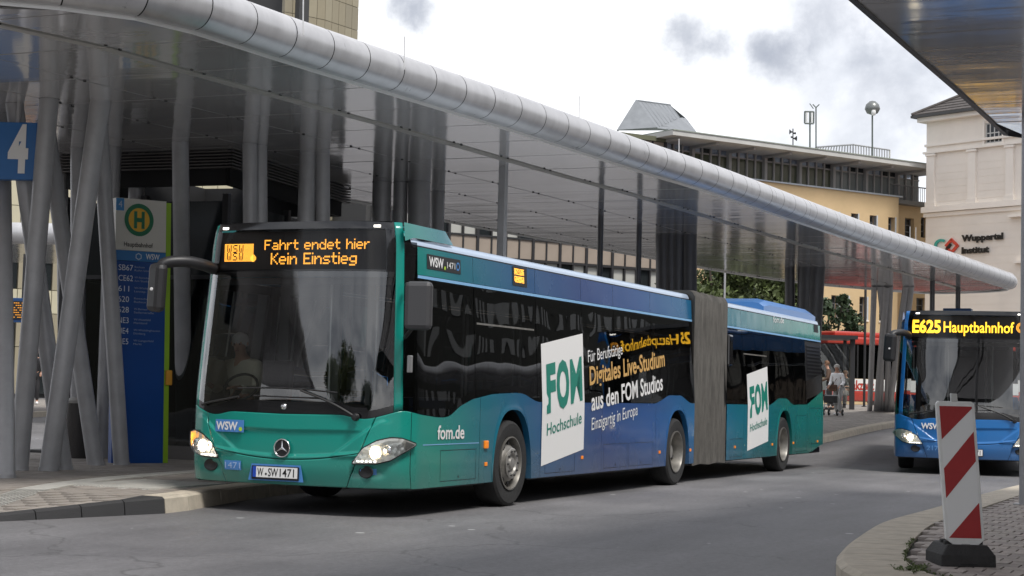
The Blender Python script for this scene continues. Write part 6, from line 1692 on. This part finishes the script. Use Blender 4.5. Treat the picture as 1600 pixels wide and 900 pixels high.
mb = MB(); a, b, c = at(1333, 226, 87)-org, at(1390, 234.5, 90)-org, at(1390, 246, 90)-org; mb.tube([a, b], .02, 5); mb.tube([b, c], .05, 5); mb.build('corner_post', WFRAME, rail)
# ================================================================== TREES
def leaf_mat(name, c):
    m = bpy.data.materials.new(name); m.use_nodes = True; N, L = nt(m); b = m.node_tree.nodes['Principled BSDF']
    g_ = N('NewGeometry'); r = N('ValToRGB'); L(g_.outputs['Random Per Island'], r.inputs[0]); e = r.color_ramp.elements
    e[0].color = (*[v*.6 for v in c], 1); e[1].color = (*[v*1.5 for v in c], 1); L(r.outputs[0], b.inputs['Base Color']); b.inputs['Roughness'].default_value = .6
    return m
LEAF = leaf_mat('leaves', (.075, .10, .03)); LEAFD = leaf_mat('dark_leaves', (.03, .055, .022)); BARK = mat('bark', (.06, .045, .035), .9, bump=.6, bscale=15)
def tree(x, y, zb, hgt, rad, n, label, lm=LEAF, seed=1, ls=.16, cz=None):
    t = thing('tree', (x, y, zb), label, 'tree'); rg = random.Random(seed); cz = cz or hgt*.62
    mb = MB(); mb.tube([(0, 0, 0), (.1, 0, hgt*.3), (0, .1, hgt*.55)], [.22, .16, .1], 8)
    clumps = []
    for k in range(26):
        while True:
            v = Vector((rg.uniform(-1, 1), rg.uniform(-1, 1), rg.uniform(-1, 1)))
            if .25 < v.length < 1: break
        c = Vector((v.x*rad, v.y*rad, cz+v.z*hgt*.36)); clumps.append((c, rad*rg.uniform(.22, .42)))
        if k < 12: mb.tube([(0, 0, hgt*rg.uniform(.3, .5)), (c.x*.5, c.y*.5, (c.z+hgt*.4)/2), tuple(c)], [.08, .05, .02], 5)
    mb.build('trunk', BARK, t, smooth=True)
    vs = []; fs = []
    for i in range(n):
        c, r = clumps[rg.randrange(len(clumps))]; d = Vector((rg.gauss(0, 1), rg.gauss(0, 1), rg.gauss(0, 1))).normalized()*r*(rg.random()**.4)
        p = c+d; u = Vector((rg.gauss(0, 1), rg.gauss(0, 1), rg.gauss(0, 1))).normalized(); w = u.cross(Vector((rg.gauss(0, 1), rg.gauss(0, 1), rg.gauss(0, 1)))).normalized(); s_ = ls*rg.uniform(.6, 1.3); k = len(vs)
        vs += [p-u*s_, p+w*s_*.5, p+u*s_, p-w*s_*.5]; fs.append((k, k+1, k+2, k+3))
    m_ = MB(); m_.add(vs, fs); m_.build('crown', lm, t); return t
for (px, py, D_, hh, rad, n, lab, lm, sd) in ((1118, 455, 62, 6.6, 2.0, 9000, 'pale green leafy tree behind the bellows of the bus', LEAF, 2), (1185, 465, 64, 6.2, 1.9, 9000, 'light green tree above the rear section of the bus', LEAF, 5), (1146, 470, 68, 6.4, 2.2, 7000, 'darker green tree between the two pale ones', LEAFD, 7), (1304, 520, 75, 5.6, 1.1, 3500, 'small dark green tree between the bus tail and the yellow wall', LEAFD, 9)):
    q = at(px, py, D_); zb = H(q.x, q.y)
    tree(q.x, q.y, zb, hh, rad, n, lab, lm, sd, .13)
tree(-46, 11, 0, 8.5, 6.5, 12000, 'round tree behind the camera mirrored in the windscreen', LEAF, 21, .22)
tree(-60, -3, 0, 7, 5, 8000, 'second tree behind the camera mirrored low in the windscreen', LEAFD, 22, .25)
# unseen blocks added to shape the reflections in the side windows and windscreen
for (x, y, w, d, h, l) in ((95, -66, 250, 12, 25, 'dark block added unseen across the lanes to darken the side window reflections'), (-120, 35, 14, 90, 4.5, 'low block added unseen far behind the camera for the windscreen reflection'), (-30, 44, 46, 12, 13, 'dark block added unseen behind the left platform ends to darken the windscreen reflection')):
    t = thing('added_block', (x, y, 0), l, 'building'); mb = MB(); mb.box((0, 0, h/2), (w, d, h)); mb.build('wall', mat('added_block_dark', (.045, .045, .036), .8, var=.1, vscale=.3), t)
    for fl in range(int(h//3.4)):
        for i in range(int(max(w, d)//3.2)):
            mb = MB()
            if w > d: mb.box((-w/2+1.6+i*3.2, d/2+.02, 2+fl*3.4), (1.5, .1, 1.9))
            else: mb.box((w/2+.02, -d/2+1.6+i*3.2, 2+fl*3.4), (.1, 1.5, 1.9))
            mb.build('window', BPANE, t)
    mb = MB(); mb.box((0, 0, h+.15), (w+.6, d+.6, .3)); mb.build('cornice', CRM2, t)
# ================================================================== RED BUS + SHELTER
def redbus():
    p0, p1 = at(1262, 640, 68), at(1470, 640, 71); d = Vector((p1.x-p0.x, p1.y-p0.y, 0)).normalized(); zb = H(p0.x, p0.y)+.0
    zg = at(1340, 641, 69).z
    t = thing('red_bus', (p0.x, p0.y, zg), 'red and white bus standing broadside in the distance behind the shelter', 'bus', rz=math.atan2(d.y, d.x))
    L_ = 11.5; h = 2.95
    def part(n, x0, x1, z0, z1, m, y0=-1.25, y1=1.25, bev=0): mb = MB(); mb.box(((x0+x1)/2, (y0+y1)/2, (z0+z1)/2), (x1-x0, y1-y0, z1-z0)); return mb.build(n, m, t, bevel=bev)
    part('body_skirt', 0, L_, .35, .78, P_RED, bev=.05); part('side_panel', 0.02, L_-.02, .785, 1.25, mat('white_paint', (.72, .72, .7), .35)); part('body_roof', 0, L_, 2.62, 2.92, P_RED, bev=.08); part('roof_unit', .6, 3.6, 2.925, 3.15, P_RED, -.9, .9, .08)
    part('interior', .1, L_-.1, 1.3, 2.6, MBLACK, -1.1, 1.1)
    for i in range(8): part('side_window', .12+i*1.41, 1.44+i*1.41, 1.27, 2.6, SGLASS, -1.24, -1.21); part('window_post', 1.45+i*1.41, 1.52+i*1.41, 1.27, 2.6, MBLACK, -1.25, -1.15)
    for x in (2.6, 8.6):
        mb = MB(); mb.lathe([(.2, -.12), (.3, -.13), (.47, -.12), (.48, .1)], 28, 0, (x, -1.12, .48), 'y'); mb.build('wheel', RUBBER, t, smooth=40)
    n3 = Vector((d.y, -d.x, 0)); o3 = Vector((p0.x, p0.y, 0))+n3*1.26
    def sx(px): rr = _fw + CR*((px-800)/FPX) - CU*((600-450)/FPX); tt = (o3-CAMP).dot(n3)/rr.dot(n3); return (CAMP+rr*tt-o3).dot(d)
    mb = MB(); textmb(mb, 'akzent', lambda tx, ty, tz: (sx(1331.5)+tx, -1.262, .83+ty), sx(1366)-sx(1331.5), .36, .03); mb.build('side_lettering', P_RED, t)
    # keep the word facing the camera, reading left to right, at the right place
    return t, p0, d
rb0, rp0, rd = redbus()
def shelter():
    q = at(1300, 645, 57); zb = H(q.x, q.y)+KZ; s_ = 57/2652
    t = thing('bus_shelter', (q.x, q.y, zb), 'dark framed glass shelter in front of the red bus', 'shelter', rz=math.atan2(RH.y, RH.x))
    def bx(n, x0, x1, z0, z1, m, y0=-.05, y1=.05): mb = MB(); mb.box(((x0+x1)/2, (y0+y1)/2, (z0+z1)/2), (x1-x0, y1-y0, z1-z0)); mb.build(n, m, t)
    hS = 2.35
    bx('post', .58, .74, 0, hS, DF); bx('post', -1.4, -1.3, 0, hS, DF); bx('roof', -1.6, .78, hS+.002, hS+.13, DF, -.3, 1.4); bx('glass_pane', -1.28, .56, .2, 2.2, CLEAR, .0, .02)
    bx('post', .60, .70, 0, hS, DF, 1.2, 1.3); bx('bench', -1.1, .4, .42, .48, DF, .5, .9); bx('bench_leg', -.9, -.84, 0, .42, DF, .6, .8); bx('bench_leg', .2, .26, 0, .42, DF, .6, .8)
    return t
shelter()
# ---------------- people
def standing(lean=0, walk=0):
    return dict(pelvis=(0, 0, .93), waist=(-.02, 0, 1.08), chest=(-.05-lean, 0, 1.32), neck=(-.07-lean, 0, 1.46), head=(-.11-lean, 0, 1.60), face=(-1, 0, -.1),
        sh_l=(-.05-lean, -.17, 1.37), el_l=(-.10, -.23, 1.10), wr_l=(-.38, -.20, .98), sh_r=(-.05-lean, .17, 1.37), el_r=(-.10, .23, 1.10), wr_r=(-.38, .20, .98),
        hip_l=(0, -.09, .90), kn_l=(-.06-walk, -.10, .49), an_l=(-.02-walk, -.10, .09), toe_l=(-.20-walk, -.11, .03), hip_r=(0, .09, .90), kn_r=(.0, .10, .49), an_r=(.10+walk, .10, .09), toe_r=(-.04+walk, .11, .03))
wq = at(1309, 655, 53); zw = H(wq.x, wq.y)+KZ
WHT = mat('white_blouse', (.85, .85, .84), .85, bump=.3, bscale=30); GRYT = mat('grey_trousers', (.4, .4, .39), .85, bump=.3, bscale=30)
face_ang = math.atan2(RH.y, RH.x)+math.pi+R(52)
wm_ = thing('person', (wq.x, wq.y, zw), 'white-haired person in white blouse pushing a rollator beside the shelter', 'person', rz=face_ang-math.pi+R(8))
person(wm_, standing(.05, .08), dict(shirt=WHT, trousers=GRYT, shoes=WHT), GREYH, .93)
mb = MB(); st = catmull([(-.02, -.15, 1.30), (-.16, .02, 1.12), (-.13, .13, .92)], 5); mb.tube(st, .008, 5); mb.build('bag_strap', mat('leather_brown', (.14, .07, .035), .6), wm_)
hbg = thing('handbag', (wq.x, wq.y, zw), 'small brown shoulder bag hanging at the hip of the person with the rollator', 'bag', rz=face_ang-math.pi+R(8))
mb = MB(); mb.box((-.17, .12, .86), (.07, .26, .20)); mb.build('bag_body', mat('leather_brown', (.16, .08, .04), .6), hbg, bevel=.02)
mb = MB(); mb.box((-.21, .12, .90), (.015, .25, .10)); mb.build('flap', mat('leather_dark', (.10, .05, .03), .6), hbg, bevel=.005)
rl = thing('rollator', (wq.x, wq.y, zw), 'black wheeled walking frame with basket pushed by the person in white', 'rollator', rz=face_ang-math.pi+R(8))
mb = MB()
for s_ in (-.22, .22):
    mb.tube([(-.36, s_, .93), (-.50, s_, .88), (-.66, s_, .14)], .014, 6); mb.tube([(-.50, s_, .80), (-.22, s_, .14)], .013, 6)
mb.tube([(-.55, -.22, .62), (-.55, .22, .62)], .012, 6); mb.tube([(-.60, -.22, .35), (-.60, .22, .35)], .012, 6); mb.build('frame', mat('frame_grey', (.35, .35, .35), .4, .5), rl)
mb = MB(); mb.box((-.68, 0, .50), (.24, .38, .22)); mb.build('basket', MBLACK, rl, bevel=.02)
for s_ in (-.22, .22):
    for x in (-.68, -.20):
        mb = MB(); mb.lathe([(.0, -.018), (.08, -.02), (.1, -.012), (.1, .012), (.08, .02), (0, .018)], 18, 0, (x, s_, .10), 'y'); mb.build('wheel', RUBBER, rl, smooth=40)
        mb = MB(); mb.lathe([(.0, -.024), (.035, -.024)], 12, 0, (x, s_, .10), 'y'); mb.build('wheel_hub', WHITE, rl)
    mb = MB(); mb.tube([(-.28, s_, .935), (-.40, s_, .93)], .02, 8); mb.build('grip', MBLACK, rl)
sq = at(1321, 636, 58.3); zs = H(sq.x, sq.y)+KZ
sp_ = thing('person', (sq.x, sq.y, zs+.52), 'person in grey-brown trousers seated in the shelter behind the rollator', 'person', rz=face_ang-math.pi+R(10))
person(sp_, seated(), dict(shirt=mat('olive_cloth', (.07, .07, .06), .8), trousers=mat('brown_cloth', (.12, .10, .08), .8), shoes=DARKC), BRH, .95)
s2 = at(1297, 612, 56.4); sp2 = thing('person', (s2.x, s2.y, H(s2.x, s2.y)+KZ), 'brown-haired person standing behind the one in white', 'person', rz=face_ang-math.pi-R(60))
person(sp2, standing(.02, .02), dict(shirt=mat('brown_coat', (.10, .06, .04), .8), trousers=DARKC, shoes=DARKC), BRH, .95)
lq = at(52, 632, 55); ll = thing('person', (lq.x, lq.y, H(lq.x, lq.y)+.15), 'person all in black with backpack and white-soled shoes between the columns', 'person', rz=math.atan2(RH.y, RH.x)+math.pi/2+R(15))
J = standing(0, .04); J.update(wr_l=(-.12, -.2, .98), wr_r=(-.12, .2, .98), el_l=(-.02, -.24, 1.12), el_r=(-.02, .24, 1.12)); person(ll, J, dict(shirt=DARKC, trousers=DARKC, shoes=WHT), DARKH, 1.05)
bp_ = thing('backpack', (lq.x, lq.y, ll.location.z), 'black backpack worn by the person in black', 'bag', rz=ll.rotation_euler[2]); mb = MB(); mb.box((.16, 0, 1.28), (.2, .32, .46)); mb.build('bag_body', MBLACK, bp_, bevel=.06); mb = MB(); mb.box((.27, 0, 1.2), (.05, .24, .2)); mb.build('pocket', MBLACK, bp_, bevel=.02)
# ---- LED departure board at the left
eq = at(35, 485, 36); eb = thing('departure_board', (eq.x, eq.y, eq.z), 'blue departure board with amber text lines between the left columns', 'sign', rz=math.atan2(RH.y, RH.x)); s_ = 36/2652
mb = MB(); mb.box((0, 0, 0), (32*s_, .2, 38*s_)); mb.build('board_case', mat('board_blue', (.01, .05, .16), .4), eb, bevel=.01)
mb = MB(); mb.box((0, -.11, -.0), (24*s_, .02, 28*s_)); mb.build('board_face', MBLACK, eb)
mb = MB()
for k in range(7):
    for c in range(7):
        if (k*5+c*3) % 4 != 1: mb.box((-10*s_+c*3.1*s_, -.125, 11*s_-k*3.7*s_), (2.2*s_, .01, 1.3*s_))
mb.build('led_lines', mat('dim_amber_led', (.3, .1, .01), .4, emit=(1, .42, .045), estr=.35), eb); mb = MB(); mb.tube([(0, 0, 19*s_), (0, 0, 1.2)], .03, 8); mb.build('hanger', DF, eb)
# thin pole before the yellow wall with a small bracket
q = at(1350, 640, 60); tpz = at(1350, 410, 60).z; pp_ = post('pole', q.x, q.y, tpz, .045, 'thin dark pole in front of the yellow wall beside the red bus', DF, cat='pole')
# lamp post bits above the beige wing's foreground
q = at(1129, 640, 58); post('pole', q.x, q.y, at(1129, 425, 58).z, .035, 'thin pale pole in front of the trees', COLM, cat='pole')
# ================================================================== WARNING BEACON
bq = onz(1508, 885, RKZ); bc = thing('warning_beacon', (bq.x, bq.y, RKZ), 'red and white striped warning beacon in a black rubber foot on the brick pavement', 'beacon')
rdir = RH; fd = -FH
def BP(a, z, o_=0): return rdir*a+fd*o_+Vector((0, 0, z))
Dq = (bq-CAMP).dot(_fw); k_ = Dq/2652
hz = lambda y: (885-y)*k_
W_ = .275
# panel leans slightly: left edge of the photo rises to the left
lean = lambda z: -.085*z
def panel(name, poly, o0, o1, m, parent=bc, bev=0):
    mb = MB(); n = len(poly); v = [BP(a+lean(z)*1.0, z, o_) for o_ in (o0, o1) for a, z in poly]
    mb.add(v, [tuple(range(n)), tuple(range(2*n-1, n-1, -1))]+[(i, (i+1) % n, n+(i+1) % n, n+i) for i in range(n)]); return mb.build(name, m, parent, bevel=bev, fixn=True)
zb1, zt1 = hz(843), hz(628)
ax = (1506-1508)*k_+.02
a0_, a1_ = ax-W_/2, ax+W_/2
PW = mat('beacon_white', (.74, .74, .72), .4, var=.08, vscale=8); PR = mat('beacon_red', (.36, .011, .012), .5, var=.08, vscale=8)
pn = panel('beacon_panel', [(a0_, zb1), (a0_+.03, zb1-.025), (ax-.03, zb1-.085), (ax+.03, zb1-.085), (a1_-.03, zb1-.025), (a1_, zb1), (a1_, zt1-.02), (a1_-.02, zt1), (a0_+.02, zt1), (a0_, zt1-.02)], -.02, .02, PW, bev=.006)
f0, f1 = a0_+.022, a1_-.022; zf0, zf1 = zb1+.01, zt1-.035
panel('beacon_face', [(f0, zf0), (f1, zf0), (f1, zf1), (f0, zf1)], .020, .0225, mat('beacon_face_white', (.78, .78, .77), .3), pn)
H_ = zf1-zf0
def st(u0l, u1l, u0r, u1r):
    panel('stripe', [(f0, zf0+H_*u0l), (f1, zf0+H_*u0r), (f1, zf0+H_*u1r), (f0, zf0+H_*u1l)], .0230, .0245, PR, pn)
# three red bands falling to the left: from the photo
st(.30, .525, .585, .81); 
panel('stripe', [(f0, zf0+H_*.745), (f1, zf0+H_*.985), (f1, zf1), (f0, zf1)], .0230, .0245, PR, pn)
panel('stripe', [(f0+.0, zf0), (f1, zf0), (f1, zf0+H_*.27)], .0230, .0245, PR, pn)
panel('lamp_socket', [(ax-.025, zt1-.005), (ax+.02, zt1-.005), (ax+.02, zt1+.055), (ax-.025, zt1+.055)], -.02, .02, mat('socket_clear', (.5, .5, .48), .3), bev=.005)
panel('clamp', [(ax-.035, zb1-.10), (ax+.035, zb1-.10), (ax+.03, zb1-.03), (ax-.03, zb1-.03)], -.03, .03, mat('clamp_grey', (.35, .35, .34), .5), bev=.004); panel('post_stub', [(ax-.022, .05), (ax+.022, .05), (ax+.022, zb1-.08), (ax-.022, zb1-.08)], -.022, .022, mat('clamp_grey', (.35, .35, .34), .5))
RB = mat('recycled_rubber', (.028, .027, .027), .7, bump=.5, bscale=70, var=.25, vscale=10)
mb = MB(); fw_ = .195; fl_ = .36; hf = .155
def FT_(a, o_, z): return BP(a, z, o_)
v = [FT_(-fw_*1.0, -fl_, 0), FT_(fw_, -fl_, 0), FT_(fw_, .10, 0), FT_(-fw_, .10, 0), FT_(-fw_, -fl_, .08), FT_(fw_, -fl_, .08), FT_(fw_*.98, .10, .085), FT_(-fw_*.98, .10, .085), FT_(-fw_*.74, -fl_*.9, hf), FT_(fw_*.74, -fl_*.9, hf), FT_(fw_*.74, .06, hf), FT_(-fw_*.74, .06, hf)]
mb.add(v, [(0, 1, 5, 4), (1, 2, 6, 5), (2, 3, 7, 6), (3, 0, 4, 7), (4, 5, 9, 8), (5, 6, 10, 9), (6, 7, 11, 10), (7, 4, 8, 11), (8, 9, 10, 11), (3, 2, 1, 0)])
mb.build('foot', RB, bc, bevel=.012, fixn=True)
for (a, o_) in ((-.12, -.02), (-.06, -.06), (.07, -.03), (.11, -.07), (-.11, -.16), (.10, -.18), (0.0, -.2)):
    mb = MB(); mb.box(FT_(a, o_, hf+.008), (.055, .055, .03), rot=Matrix.Rotation(YAW-math.pi/2, 3, 'Z')); mb.build('foot_lug', RB, bc, bevel=.006)
mb = MB(); mb.add([FT_(-.06, .104, .02), FT_(.06, .104, .02), FT_(.06, .088, .045), FT_(-.06, .088, .045)], [(0, 1, 2, 3)]); mb.build('grip_slot', GAP, bc)
